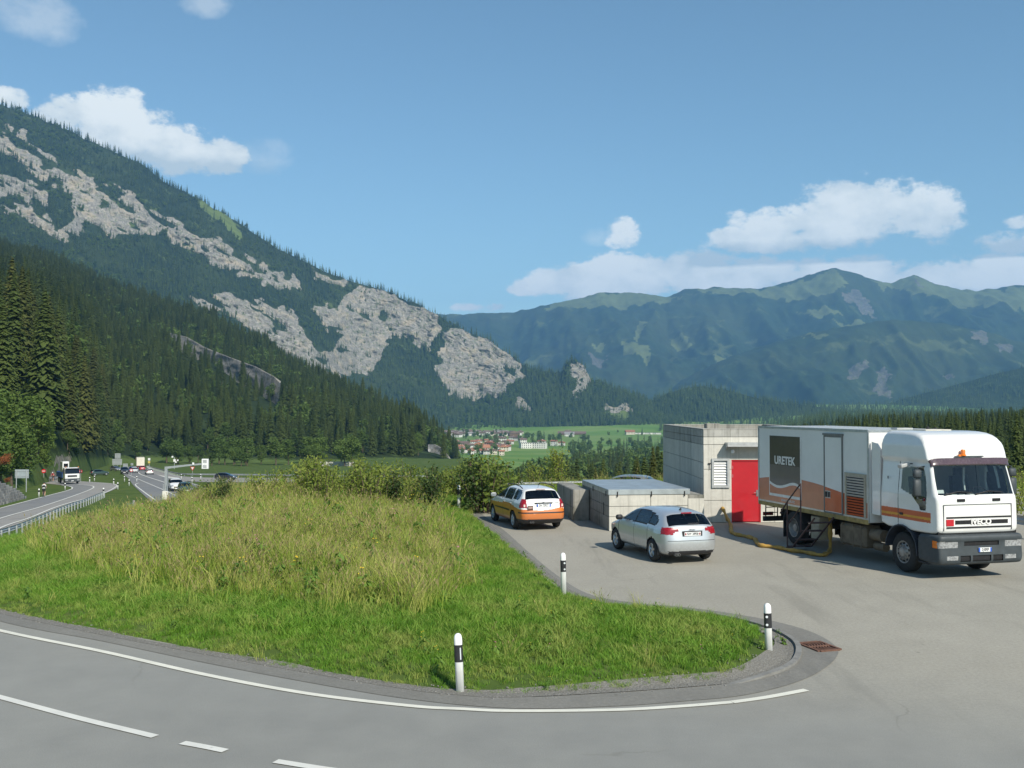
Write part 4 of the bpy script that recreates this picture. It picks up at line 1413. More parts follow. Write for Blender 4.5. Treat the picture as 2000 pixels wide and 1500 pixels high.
# main road
plain_ribbon('main_road', [(330, 1010), (299, 984), (262, 950), (256, 942), (251, 935), (240, 926), (236, 921), (238, 917), (246, 912)],
             [(640, 1010), (520, 978), (420, 957), (377, 944), (345, 935), (310, 926), (292, 919), (284, 914), (276, 910)], M_FARROAD, 0.05, 'grey main road running away to the forest')
plain_ribbon('slip_road', [(300, 926), (322, 933), (350, 939), (400, 942), (460, 942.5), (620, 944)], [(292, 917), (318, 923), (350, 930), (400, 933), (460, 933.5), (620, 935)], M_FARROAD2, 0.065, 'pale slip road joining from the right')
for pts, w_, lb in (([(310, 984), (299, 975), (280, 961), (264.5, 948), (271, 944)], .2, 'white line round the near left corner of the main road'),
                    ([(345, 970), (322, 959), (271, 937), (251, 928)], .2, 'white lane line of the main road'),
                    ([(420, 978), (380, 962), (322, 943), (276, 927.6), (268, 920), (266, 915)], .3, 'broad white middle line of the main road'),
                    ([(430, 963), (405, 957), (377, 946), (330, 934.5)], .2, 'white right edge line of the main road'),
                    ([(360, 979), (400, 975), (440, 985)], .2, 'white turning line half hidden by the bushes')):
    line_strip('main_line', plain_path(pts, 36, .085), w_, M_PAINT, lb)
# hatched nose between main road and slip road
poly = [on_plain(306, 927.6, .085), on_plain(322, 930.8, .085), on_plain(350, 933.8, .085), on_plain(346, 935.2, .085), on_plain(322, 933, .085)]
me = bpy.data.meshes.new('nose_marking'); me.from_pydata([tuple(p) for p in poly], [], [list(range(5))]); me.materials.append(M_PAINT); me.update()
if me.polygons[0].normal.z < 0: me.flip_normals()
tag(link(bpy.data.objects.new('nose_marking', me)), 'white painted nose between main road and slip road', kind='structure')
# ------------------------------------------------------------------ grass, herbs and shrubs on the island


def blade_clump(seed, n, h, spread, w, lean, head=0.0):
    r_ = np.random.default_rng(seed); Q = []; MI = []
    for i in range(n):
        a = r_.uniform(0, 6.28); rr = spread * math.sqrt(r_.uniform()); x, y = math.cos(a) * rr, math.sin(a) * rr
        hh = h * r_.uniform(.55, 1.1); d = r_.uniform(0, 6.28); ln = hh * lean * r_.uniform(.2, 1)
        f = r_.uniform(0, 6.28); cx, cy = math.cos(f) * w * .5, math.sin(f) * w * .5
        m = (x + math.cos(d) * ln * .35, y + math.sin(d) * ln * .35, hh * .58); e = (x + math.cos(d) * ln, y + math.sin(d) * ln, hh)
        Q.append(((x - cx, y - cy, -.02), (x + cx, y + cy, -.02), (m[0] + cx * .8, m[1] + cy * .8, m[2]), (m[0] - cx * .8, m[1] - cy * .8, m[2]))); MI.append(0)
        if head and r_.uniform() < head:
            Q.append(((m[0] - cx * .5, m[1] - cy * .5, m[2]), (m[0] + cx * .5, m[1] + cy * .5, m[2]), (e[0] + cx * .4, e[1] + cy * .4, e[2] * .95), (e[0] - cx * .4, e[1] - cy * .4, e[2] * .95))); MI.append(1)
            hw = w * 1.2; gx, gy = math.cos(f) * hw, math.sin(f) * hw
            t = (e[0] + math.cos(d) * .05, e[1] + math.sin(d) * .05, e[2] + .07 * r_.uniform(.6, 1.3))
            Q.append(((e[0] - gx * .3, e[1] - gy * .3, e[2] * .93), (e[0] + gx, e[1] + gy, e[2]), t, (e[0] - gx, e[1] - gy, e[2]))); MI.append(1)
        else:
            Q.append(((m[0] - cx * .8, m[1] - cy * .8, m[2]), (m[0] + cx * .8, m[1] + cy * .8, m[2]), (e[0] + cx * .1, e[1] + cy * .1, e[2]), (e[0] - cx * .1, e[1] - cy * .1, e[2]))); MI.append(0)
    return np.array(Q), MI


def grass_mat(name, lo, hi, dry=None, trans=.3):
    m = Mt(name, .65, spec=.25)
    oi = m.n('ShaderNodeObjectInfo'); p = m.pos()
    big = m.noise(p, .30, 4, .6)
    f = m.math('ADD', m.math('MULTIPLY', oi.outputs['Random'], .5), m.math('MULTIPLY', big, .5))
    c = m.ramp(f, [(0.15, lo), (0.85, hi)])
    if dry:
        n = m.noise(p, .75, 4, .65)
        k = m.math('ADD', m.math('MULTIPLY', n, .75), m.math('MULTIPLY', oi.outputs['Random'], .25))
        c = m.mix(m.ramp(k, [(0.43, 0.0), (0.66, .80)]), c, dry)
    m.col(c)
    tb = m.n('ShaderNodeBsdfTranslucent'); m.l(c, tb.inputs[0])
    mx = m.n('ShaderNodeMixShader'); mx.inputs[0].default_value = trans
    m.l(m.b.outputs[0], mx.inputs[1]); m.l(tb.outputs[0], mx.inputs[2]); m.l(mx.outputs[0], m.out.inputs['Surface'])
    return m.m


M_GRASS = grass_mat('short_grass', (0.075, 0.185, 0.016), (0.205, 0.390, 0.038), (0.33, 0.36, 0.095))
M_TALL = grass_mat('tall_grass', (0.135, 0.240, 0.026), (0.360, 0.440, 0.064), (0.56, 0.52, 0.17))
M_STRAW = grass_mat('straw', (0.24, 0.20, 0.085), (0.40, 0.32, 0.155))
M_FLOWER = plain('yellow_flower', (0.75, 0.52, 0.03), .6)
M_PINK = plain('pink_flower', (0.55, 0.16, 0.30), .6)


def clump_proto(name, specs, mats):
    ms = []
    for s in specs:
        Q, MI = blade_clump(*s)
        ms.append(np_mesh(name, Q.reshape(-1, 3), np.arange(len(Q) * 4).reshape(-1, 4), mats, mi=MI))
    return proto(ms, name)


C_SHORT = clump_proto('grass_tuft', [(1, 16, .16, .13, .014, .7), (2, 16, .20, .13, .014, .9), (3, 14, .13, .12, .016, .6), (4, 12, .26, .10, .013, .9)], [M_GRASS, M_STRAW])
C_TALL = clump_proto('tall_tuft', [(11, 18, .62, .20, .016, .7, .06), (12, 18, .75, .20, .014, .8, .2), (13, 16, .55, .22, .018, .9, .0), (14, 16, .85, .18, .012, .7, .45)], [M_TALL, M_STRAW])


def herb(seed, n, h, leaf, mat, flowers=0, fm=None):
    r_ = np.random.default_rng(seed); Q = []; MI = []
    for i in range(n):
        a = r_.uniform(0, 6.28); z = h * r_.uniform(.1, 1.0); rr = h * .45 * r_.uniform(.2, 1) * (1.1 - .5 * z / h)
        p = np.array([math.cos(a) * rr, math.sin(a) * rr, z]); nrm = np.array([math.cos(a) * .5, math.sin(a) * .5, .8]) + r_.normal(size=3) * .35
        nrm /= np.linalg.norm(nrm); t = np.cross(nrm, [-math.sin(a), math.cos(a), .1]); t /= np.linalg.norm(t); b = np.cross(nrm, t); s = leaf * r_.uniform(.6, 1.3)
        Q.append((p - t * s, p - b * s * .45, p + t * s, p + b * s * .45)); MI.append(0)
    for i in range(flowers):
        a = r_.uniform(0, 6.28); rr = h * .35 * r_.uniform(); p = np.array([math.cos(a) * rr, math.sin(a) * rr, h * r_.uniform(.9, 1.25)]); s = .022
        Q.append((p + [-s, 0, 0], p + [0, -s, s * .4], p + [s, 0, 0], p + [0, s, s * .4])); MI.append(1)
    Q = np.array(Q)
    return np_mesh('herb', Q.reshape(-1, 3), np.arange(len(Q) * 4).reshape(-1, 4), [mat, fm or M_FLOWER], mi=MI)


M_HERB = grass_mat('herb_leaf', (0.07, 0.15, 0.022), (0.17, 0.27, 0.045))
C_HERB = proto([herb(1, 40, .35, .055, M_HERB), herb(2, 34, .25, .07, M_HERB, 2), herb(3, 50, .45, .05, M_HERB, 0), herb(4, 30, .4, .05, M_HERB, 3), herb(5, 26, .5, .05, M_HERB, 2, M_PINK)], 'meadow_herb')

rv = np.random.default_rng(77)
N0 = 340000
gx = rv.uniform(-46, 6.5, N0); gy = rv.uniform(14, 66, N0)
mo_, de_, in_ = mound(gx, gy)
gpx, gpy = 1000 + FPX * gx / gy, 0
u_ok = (gx / gy > -.56) & (gx / gy < .36)
gz = ground_z(gx, gy)
ipx, ipy = to_px(np.stack([gx, gy, gz], -1))
TALL_PX = [(70, 1052), (140, 1030), (240, 1004), (360, 975), (480, 960), (700, 955), (850, 962), (838, 985), (842, 1008), (856, 1045), (885, 1090), (905, 1150), (870, 1183), (790, 1190), (690, 1180), (600, 1172), (500, 1168), (400, 1160), (300, 1140), (200, 1112), (110, 1078)]
wobx = (fbm(ipx / 30, ipy / 20, octv=3, seed=61) - .5) * 60; woby = (fbm(ipx / 30, ipy / 20, octv=3, seed=62) - .5) * 40
tall = in_poly(ipx + wobx + rv.normal(0, 16, N0), ipy + woby + rv.normal(0, 11, N0), TALL_PX) & in_
bare = fbm(gx * 1.4, gy * 1.4, octv=3, seed=65)
tip = np.exp(-((gx - 4.6) ** 2 + (gy - 18.2) ** 2) / 2.2)
lim = 0.02 + .24 * fbm(gx * 1.1, gy * 1.1, octv=2, seed=66) + tip * .75
ok = in_ & u_ok & (de_ > lim) & (gz > interp(gy, T_LEFT) - .5)
dist_keep = rv.uniform(size=N0) < np.clip((26 / gy) ** 1.25, .16, 1.0) * 1.0
sh = ok & ~tall & dist_keep & (bare < .80)
P = np.stack([gx, gy, gz], -1)
sz = rv.uniform(.65, 1.25, N0) * (0.55 + .75 * fbm(gx * .5, gy * .5, octv=3, seed=67)) * np.clip(.45 + de_ * .35, .4, 1.0) * np.clip(gy / 26, 1.0, 1.8)
scatter('short_grass', P[sh], sz[sh] * .80, C_SHORT, 'short green grass on the roadside island', tilt=.12, seed=21, wide=(.9, 1.5))
tl = ok & tall & (rv.uniform(size=N0) < np.clip(.155 * (36 / gy), .08, .27))
scatter('tall_grass', P[tl], (rv.uniform(.55, 1.15, N0) * np.clip(.55 + fbm(gx * .4, gy * .4, octv=3, seed=68) * .9, .5, 1.3))[tl], C_TALL, 'tall dry grass on the crest of the island', tilt=.14, seed=22, wide=(.8, 1.2))
# some dry stalks stray into the short grass
st_ = ok & ~tall & (rv.uniform(size=N0) < .004)
scatter('stray_stalks', P[st_], rv.uniform(.3, .6, st_.sum()), C_TALL, 'stray dry stalks in the short grass', tilt=.15, seed=23)
hb_ = ok & (rv.uniform(size=N0) < np.where(tall, .011, .0035))
scatter('meadow_herbs', P[hb_], rv.uniform(.5, 1.25, hb_.sum()) * np.where(tall[hb_], 1.35, .7), C_HERB, 'flowering herbs among the grass', tilt=.1, seed=24)
# weeds on the gravel tip
tp = in_ & (tip > .25) & (de_ > .12) & (rv.uniform(size=N0) < .05)
scatter('gravel_weeds', P[tp], rv.uniform(.25, .6, tp.sum()), C_HERB, 'low weeds on the gravel tip of the island', tilt=.1, seed=25)
# verge right of the lay-by and along the far side
N1 = 60000
vx = rv.uniform(-4, 46, N1); vy = rv.uniform(30, 66, N1)
vin = (~in_poly(vx, vy, road_poly)) & (~in_poly(vx, vy, ISLAND_EXT)) & (vx / vy < .6)
vz = ground_z(vx, vy)
sv = vin & (rv.uniform(size=N1) < .45)
scatter('verge_grass', np.stack([vx, vy, vz], -1)[sv], rv.uniform(.9, 1.9, sv.sum()), C_SHORT, 'rough grass beyond the lay-by', tilt=.12, seed=26, wide=(1, 1.7))
tv = vin & (rv.uniform(size=N1) < .10)
scatter('verge_tall_grass', np.stack([vx, vy, vz], -1)[tv], rv.uniform(.6, 1.15, tv.sum()), C_TALL, 'tall rough grass behind the concrete hut', tilt=.12, seed=27)


def shrub_crown(seed, n, leaf, mat, lobes=8, rx=.5, upright=.5):
    r_ = np.random.default_rng(seed); Q = []; stems = []
    for i in range(lobes):
        a = r_.uniform(0, 6.28); l = r_.uniform(.35, 1) * rx; top = r_.uniform(.6, 1.0)
        stems.append(((0.08 * math.cos(a), .08 * math.sin(a), 0), (math.cos(a) * l * .6, math.sin(a) * l * .6, top * .55), (math.cos(a) * l, math.sin(a) * l, top)))
    for i in range(n):
        s_ = stems[r_.integers(len(stems))]; t = r_.uniform(.12, 1.04)
        q = (1 - t) ** 2 * np.array(s_[0]) + 2 * t * (1 - t) * np.array(s_[1]) + t * t * np.array(s_[2])
        p = q + r_.normal(size=3) * np.array([.13, .13, .07]) * (1.25 - .6 * t)
        p[2] = max(p[2], .02)
        nrm = r_.normal(size=3) + np.array([0, 0, .9]); nrm /= np.linalg.norm(nrm)
        tt_ = np.cross(nrm, r_.normal(size=3)); tt_ /= np.linalg.norm(tt_); b = np.cross(nrm, tt_); s = leaf * r_.uniform(.6, 1.4)
        Q.append((p - tt_ * s, p - b * s * .55, p + tt_ * s, p + b * s * .55))
    b = MB()
    for s_ in stems: b.tube(s_, [.018, .012, .004], n=4)
    return quads_mesh('foliage', Q, mat), b.mesh('stem', M_BARK)


SHRUBS = [shrub_crown(300 + i, 800, .036, M_SHRUB, 9, .46) for i in range(5)]
SHRUB_T = [shrub_crown(310 + i, 1300, .024, M_SHRUB, 7, .2) for i in range(2)]
SHRUB_D = [shrub_crown(320 + i, 1200, .034, M_SHRUB_DARK, 10, .48) for i in range(2)]
SHRUB_L = [shrub_crown(330 + i, 2600, .030, M_LEAF, 14, .5) for i in range(3)]


def shrub(proto_, loc, h, label, group=None, w=1.0, name='shrub'):
    r = empty(name, loc, random.uniform(0, 6.28)); r.scale = (h * w, h * w, h)
    link(bpy.data.objects.new('foliage', proto_[0]), r); link(bpy.data.objects.new('stem', proto_[1]), r)
    return tag(r, label, 'shrub', group)


TOPS = [(330, 985), (400, 962), (450, 946), (500, 938), (560, 925), (590, 912), (640, 905), (700, 908), (760, 906), (820, 910), (870, 912), (900, 905), (960, 912), (1000, 925), (1050, 940)]
rr_ = np.random.default_rng(12)
for i in range(56):
    px = rr_.uniform(395, 1000) if i < 49 else rr_.uniform(330, 430)
    Yd = rr_.uniform(39.5, 49.5)
    if 862 < px < 934: Yd = rr_.uniform(47, 51)
    x = at(px, 795, Yd).x; z = float(ground_z(x, Yd))
    top = at(px, float(interp(px, TOPS)) + rr_.uniform(-24, 24), Yd).z
    h = max(.7, min(2.4, top - z))
    shrub(SHRUBS[rr_.integers(5)] if rr_.uniform() < .86 else SHRUB_D[rr_.integers(2)], (x, Yd, z - .03), h,
          'leafy yellow-green shrub in the thicket along the island crest', 'shrubs along the island crest', w=rr_.uniform(.75, 1.15))


def special(px, top, Yd, proto_, w, label, name='shrub'):
    x = at(px, 795, Yd).x; z = float(ground_z(x, Yd))
    return shrub(proto_, (x, Yd, z - .03), at(px, top, Yd).z - z, label, None, w, name)


special(598, 880, 46, SHRUB_T[0], .9, 'tall slender sapling sticking up from the crest thicket')
special(700, 893, 47, SHRUB_T[1], .9, 'slender sapling in the middle of the crest thicket')
special(935, 880, 49, SHRUBS[1], .95, 'tall round shrub just left of the white and orange car')
special(905, 892, 50, SHRUBS[3], .7, 'upright shrub behind the marker post on the crest')
special(975, 893, 51, SHRUBS[4], .8, 'bright shrub directly behind the white and orange car')
special(1045, 905, 53, SHRUBS[2], .85, 'pale green shrub behind the roof of the white and orange car')
special(1092, 862, 55, SHRUB_T[0], .8, 'thin young tree standing between the estate car and the concrete wall', 'young_tree')
special(760, 1148, 27.5, SHRUB_D[0], 1.2, 'dark low bush at the lower edge of the tall grass')
special(492, 1132, 27.8, SHRUBS[2], 1.1, 'small bright bush at the front of the tall grass')
special(385, 935, 44, SHRUBS[0], .9, 'shrub in front of the measuring gantry at the crest end')
special(440, 930, 45, SHRUB_D[1], .8, 'dark shrub beside the far road bend on the crest')
special(365, 952, 43, SHRUB_D[0], .9, 'grey-green shrub at the left end of the crest')

# shrubs behind the lorry at the right edge
special(1975, 925, 40, SHRUBS[0], .8, 'light green shrub behind the lorry cab')
special(2015, 905, 43, SHRUBS[1], .8, 'light green shrub at the right edge behind the guard rail')
special(1965, 960, 46, SHRUBS[3], .9, 'low shrub right of the lorry mirror')
special(2040, 930, 38, SHRUBS[2], .9, 'leafy shrub cut by the right picture edge')
# ------------------------------------------------------------------ concrete hut, basin, posts, rails


def concrete(name, base, streak=0.6, moss=0.0):
    m = Mt(name, 0.92, spec=.2)
    p = m.pos()
    a = m.noise(p, .7, 5, .6); b = m.noise(p, 6, 5, .65)
    c = m.ramp(m.math('ADD', m.math('MULTIPLY', a, .55), m.math('MULTIPLY', b, .45)), [(.3, tuple(x * .80 for x in base)), (.7, tuple(x * 1.12 for x in base))])
    # rain streaks running down from the top edge
    s = m.noise(m.scale(p, (5.5, 5.5, .16)), 1.0, 5, .7)
    sepz = m.n('ShaderNodeSeparateXYZ'); m.l(p, sepz.inputs[0])
    c = m.mix(m.ramp(s, [(.50, 0.0), (.72, streak)]), c, tuple(x * .30 for x in base))
    if moss:
        n = m.noise(p, 1.1, 4, .6)
        c = m.mix(m.ramp(n, [(.5, 0.0), (.7, moss)]), c, (0.07, 0.075, 0.05))
    h = m.noise(p, 22, 3, .6)
    c = m.mix(m.ramp(h, [(.70, 0.0), (.74, .5)]), c, tuple(x * .45 for x in base))
    m.col(c); m.bump(b, .25, .01)
    return m.m


M_CONC = concrete('board_marked_concrete', (0.56, 0.54, 0.48), .5)
M_CONC_TOP = concrete('stained_concrete', (0.40, 0.39, 0.355), .85, .3)
M_CONC_OLD = concrete('weathered_concrete', (0.31, 0.30, 0.265), .85, .6)
M_ZINC = plain('galvanised_sheet', (0.42, 0.46, 0.47), .42, .55, var=.16, sc=2.2)
M_RAIL = plain('galvanised_rail', (0.46, 0.48, 0.48), .45, .6, var=.15, sc=3)
M_RED = plain('red_door_paint', (0.44, 0.010, 0.018), .45, var=.08, sc=2, coat=.2)
M_WHITE = plain('white_paint', (0.78, 0.78, 0.76), .5, var=.05, sc=3)
M_LIGHTGREY = plain('grey_metal_paint', (0.45, 0.46, 0.45), .5, .3, var=.12)
M_BLACK = plain('black_plastic', (0.020, 0.020, 0.022), .5, var=.3)
M_DARK = plain('dark_opening', (0.012, 0.012, 0.013), .9, var=.2)
M_STEEL = plain('steel', (0.5, 0.5, 0.5), .35, .9)
M_GRAVELROOF = gm.m


def panels(parent, mat, axis, fixed, sgn, u0, u1, zs, us, holes, thick=.03, name='concrete_panel', matf=None):
    """wall cladding of cast lifts with recessed joints; rectangles minus holes"""
    g = .009
    zs = sorted(set(zs)); us = sorted(set(us))
    for zi in range(len(zs) - 1):
        for ui in range(len(us) - 1):
            cells = [(us[ui] + g, us[ui + 1] - g, zs[zi] + g, zs[zi + 1] - g)]
            for (a, b, c, d) in holes:
                nx = []
                for (p, q, r, s) in cells:
                    if q <= a or p >= b or s <= c or r >= d: nx.append((p, q, r, s)); continue
                    if p < a: nx.append((p, a, r, s))
                    if q > b: nx.append((b, q, r, s))
                    lo, hi = max(p, a), min(q, b)
                    if r < c: nx.append((lo, hi, r, c))
                    if s > d: nx.append((lo, hi, d, s))
                cells = nx
            for (p, q, r, s) in cells:
                if q - p < .04 or s - r < .04: continue
                b_ = MB()
                f0, f1 = sorted((fixed, fixed + sgn * thick))
                if axis == 'Y': b_.cbox(p, q, f0, f1, r, s, .004)
                else: b_.cbox(f0, f1, p, q, r, s, .004)
                b_.build(name, (matf((r + s) / 2) if matf else mat), parent)


HX0, HX1, HY0, HY1, HT_ = 7.22, 12.2, 38.7, 49.0, 3.5
hut = empty('concrete_hut', (HX0, HY0, 0))
tag(hut, 'square concrete service hut with red door and wall vent', 'hut')
T_ = Matrix.Translation((-HX0, -HY0, 0))


def hb_(): b = MB(); b.mx = T_; return b


LV = (7.53, 8.20, 1.31, 2.41); DR = (8.28, 9.38, 0.0, 2.36)
b = hb_()
tk = .28
b.bx(HX0 + .03, LV[0], HY0 + .03, HY0 + tk, -.05, HT_ - .01); b.bx(LV[0], LV[1], HY0 + .03, HY0 + tk, -.05, LV[2]); b.bx(LV[0], LV[1], HY0 + .03, HY0 + tk, LV[3], HT_ - .01)
b.bx(LV[1], DR[0], HY0 + .03, HY0 + tk, -.05, HT_ - .01); b.bx(DR[0], DR[1], HY0 + .03, HY0 + tk, DR[3], HT_ - .01); b.bx(DR[1], HX1, HY0 + .03, HY0 + tk, -.05, HT_ - .01)
b.bx(HX0 + .03, HX0 + tk, HY0 + tk, HY1 - tk, -.05, HT_ - .01); b.bx(HX1 - tk, HX1, HY0 + tk, HY1 - tk, -.05, HT_ - .012); b.bx(HX0 + .03, HX1, HY1 - tk, HY1, -.05, HT_ - .012)
b.build('wall', M_CONC_OLD, hut)
ht = lambda z: M_CONC_TOP if z > 3.2 else M_CONC


class _P:      # panels are built in world coordinates and moved under the hut
    pass


def hut_panels(axis, fixed, sgn, u0, u1, zs, us, holes, matf):
    before = set(hut.children)
    panels(hut, None, axis, fixed, sgn, u0, u1, zs, us, holes, matf=matf)
    for c in set(hut.children) - before:
        c.data.transform(T_)


hut_panels('Y', HY0 + .03, -1, HX0, HX1, [0.0, .83, 2.0, 2.93, 3.22, 3.5], [HX0, 9.9, HX1], [LV, DR], ht)
hut_panels('X', HX0 + .03, -1, HY0 + .03, HY1, [0.0, .83, 1.62, 2.25, 2.93, 3.22, 3.5], [HY0 + .03, 41.2, 44.6, HY1], [], lambda z: M_CONC_TOP if z > 2.93 else M_CONC)
# parapet caps and the gravelled roof
b = hb_()
b.bx(HX0 - .01, HX1 + .01, HY0 - .01, HY0 + tk, HT_ + .002, HT_ + .03); b.bx(HX0 - .01, HX0 + tk, HY0 + tk + .01, HY1 - tk - .01, HT_ + .002, HT_ + .03)
b.bx(HX1 - tk, HX1 + .01, HY0 + tk + .01, HY1 - tk - .01, HT_ + .002, HT_ + .03); b.bx(HX0 - .01, 9.6, HY1 - tk, HY1 + .01, HT_ + .002, HT_ + .03); b.bx(9.9, HX1 + .01, HY1 - tk, HY1 + .01, HT_ + .002, HT_ + .03)
b.build('parapet', M_CONC_TOP, hut)
b = hb_(); b.bx(HX0 + tk, HX1 - tk, HY0 + tk, HY1 - tk, 3.1, 3.3); rf = b.build('roof', M_GRAVELROOF, hut)
b = hb_(); b.cbox(8.6, 9.2, 45.3, 45.9, 3.3, 3.62, .02); b.build('roof_curb', M_CONC_OLD, rf)
# door
b = hb_(); b.cbox(DR[0] + .045, DR[1] - .045, HY0 + .05, HY0 + .10, .03, DR[3] - .045, .006); dr = b.build('door', M_RED, hut)
dr['label'] = 'bright red steel door'
b = hb_(); b.bx(DR[0], DR[0] + .045, HY0 + .02, HY0 + .14, 0, DR[3]); b.bx(DR[1] - .045, DR[1], HY0 + .02, HY0 + .14, 0, DR[3]); b.bx(DR[0] + .045, DR[1] - .045, HY0 + .02, HY0 + .14, DR[3] - .045, DR[3]); b.build('frame', M_RED, dr)
for z in (1.75, 2.07): b = hb_(); b.cyl((DR[0] + .05, HY0 + .035, z - .06), (DR[0] + .05, HY0 + .035, z + .06), .016); b.build('hinge', M_STEEL, dr)
b = hb_(); b.bx(DR[1] - .16, DR[1] - .09, HY0 + .035, HY0 + .049, .98, 1.22); b.tube([(DR[1] - .125, HY0 + .03, 1.12), (DR[1] - .125, HY0 - .02, 1.12), (DR[1] - .26, HY0 - .02, 1.12)], .012); b.build('handle', M_STEEL, dr)
# wall vent
b = hb_(); f = .085
b.bx(LV[0], LV[0] + f, HY0 - .06, HY0 + .1, LV[2], LV[3]); b.bx(LV[1] - f, LV[1], HY0 - .06, HY0 + .1, LV[2], LV[3]); b.bx(LV[0] + f, LV[1] - f, HY0 - .06, HY0 + .1, LV[2], LV[2] + f); b.bx(LV[0] + f, LV[1] - f, HY0 - .06, HY0 + .1, LV[3] - f, LV[3])
vent = b.build('wall_vent', M_LIGHTGREY, hut)
b = hb_(); b.bx(LV[0] + f, LV[1] - f, HY0 + .12, HY0 + .14, LV[2] + f, LV[3] - f); b.build('backing', M_DARK, vent)
for i in range(9):
    z = LV[2] + f + .055 + i * (LV[3] - LV[2] - 2 * f - .06) / 8.6
    b = hb_(); b.box(((LV[0] + LV[1]) / 2, HY0 + .03, z), (LV[1] - LV[0] - 2 * f - .006, .012, .115), rx=R(-38)); b.build('slat', M_WHITE, vent)
# canopy, lamp, bracket
b = hb_(); b.bx(8.04, 10.4, HY0 - .5, HY0 - .003, 2.95, 3.02); b.bx(8.04, 10.4, HY0 - .5, HY0 - .45, 2.87, 2.948); b.prism([(HY0 - .44, 2.947), (HY0 - .003, 2.947), (HY0 - .003, 2.74)], 8.055, 8.085, 'X'); b.build('canopy', M_LIGHTGREY, hut)
b = hb_(); b.cyl((8.30, HY0 - .003, 2.70), (8.30, HY0 - .12, 2.70), .035); b.lathe([(0.0, -.09), (.06, -.08), (.075, -.02), (.05, .04), (0, .05)], 12, 'Z', (8.30, HY0 - .15, 2.70)); b.build('wall_lamp', M_WHITE, hut, auto=40)
b = hb_(); b.bx(7.40, 7.49, HY0 - .05, HY0 - .003, 2.20, 2.24); b.cyl((7.445, HY0 - .03, 2.2), (7.445, HY0 - .03, 1.98), .009); b.build('sensor', M_BLACK, hut)

# ---- low basin with sheet-metal lid, left of the hut
BA = Vector((3.40, 36.0)); byaw = math.atan2(.12, .99)
basin = empty('concrete_basin', (BA.x, BA.y, 0), byaw)
tag(basin, 'low concrete basin with flat grey sheet-metal lid beside the hut', 'basin')
BW, BD, BH = 3.45, 5.0, 1.26
b = MB(); b.bx(.03, BW, .03, BD, -.05, BH - .03)
b.build('wall', M_CONC_OLD, basin)
hz_ = [0, .52, .88, BH]
panels(basin, M_CONC, 'Y', .03, -1, 0, BW, [0, .5, .86, BH], [0.0, 1.5, 2.85], [], matf=lambda z: M_CONC)
panels(basin, M_CONC, 'Y', .03, -1, 0, BW, [0, .5, 1.12], [2.85, BW], [], matf=lambda z: M_CONC)
panels(basin, M_CONC, 'X', .03, -1, 0, BD, [0, .5, .86, BH], [.03, 1.6, 3.3, BD], [], matf=lambda z: M_CONC_OLD)
b = MB(); b.cbox(-.03, 2.92, -.03, 4.85, BH + .004, BH + .2, .012); lid = b.build('lid', M_ZINC, basin)
for i, x in enumerate((.28, 1.5, 2.7)): b = MB(); b.bx(x, x + .035, -.05, -.031, BH - .06, BH + .12); b.build('clasp', M_DARK, lid)
for y in (.3, 2.6): b = MB(); b.bx(-.05, -.031, y, y + .04, BH - .06, BH + .12); b.build('clasp', M_DARK, lid)
b = MB(); b.cyl((-.06, .62, .95), (-.06, .62, .50), .012); b.build('earth_strap', M_DARK, basin)
wing = MB(); wing.cbox(-.62, -.02, 3.4, 7.2, -.05, 1.18, .012)
wing.build('wing_wall', M_CONC_OLD, basin)
for (z0, z1) in ((0, .5), (.5, 1.17)):
    for (y0, y1) in ((3.42, 5.2), (5.2, 7.18)):
        b = MB(); b.cbox(-.65, -.625, y0 + .006, y1 - .006, z0 + .01, z1 - .006, .004); b.build('concrete_panel', M_CONC_OLD, basin)

# ---- yellow hose from the hut to the lorry
M_HOSE = plain('ochre_hose', (0.42, 0.25, 0.055), .8, var=.3, sc=7)
hp = [(1411, 38.66, .53), (1412, 38.35, .47)]
path = [at(1411, 992, 38.68), at(1414, 998, 38.35), at(1420, 1012, 38.0)] + [on_z(x, y, .06) for x, y in ((1427, 1026), (1428, 1037), (1436, 1043), (1456, 1047), (1473, 1052), (1478, 1059), (1485, 1065), (1503, 1067), (1524, 1070), (1545, 1075), (1566, 1077), (1585, 1081), (1603, 1084), (1616, 1080))]
lo = on_z(1621, 1072, .1)
path += [lo, lo + Vector((.05, .12, .45)), lo + Vector((.10, .3, 1.0))]
sp_ = smooth_path(path, 120)
rr = [.058 + .014 * math.sin(i * .9) + .008 * math.sin(i * 2.3) for i in range(120)]
b = MB(); b.tube(sp_, rr, 9)
tag(b.build('hose', M_HOSE, auto=60), 'limp ochre hose lying from the hut wall to the lorry steps', 'hose')
b = MB(); b.cyl(tuple(sp_[0]), tuple(sp_[2]), .085, .075, 10)

# ---- marker posts
M_POST = plain('post_white', (0.80, 0.80, 0.77), .5, var=.07, sc=5)
M_REFL = plain('reflector', (0.75, 0.78, 0.80), .25, .2)


def post_mesh(h, a=.058, c=.05):
    b = MB(); prof = [(-.12, 1), (h - .11, 1), (h - .07, .98), (h - .035, .86), (h - .012, .6), (h, .22)]
    n = 14; vs = []
    for z, k in prof:
        for i in range(n):
            t = 2 * math.pi * i / n; x = math.cos(t); y = math.sin(t)
            vs.append((abs(x) ** .7 * (1 if x > 0 else -1) * a * k, abs(y) ** .7 * (1 if y > 0 else -1) * c * (k if k < 1 else 1), z))
    fs = [tuple(range(n - 1, -1, -1)), tuple(range((len(prof) - 1) * n, len(prof) * n))]
    for j in range(len(prof) - 1):
        for i in range(n): fs.append((j * n + i, j * n + (i + 1) % n, (j + 1) * n + (i + 1) % n, (j + 1) * n + i))
    b.add(vs, fs); return b.mesh('post', M_POST, True)


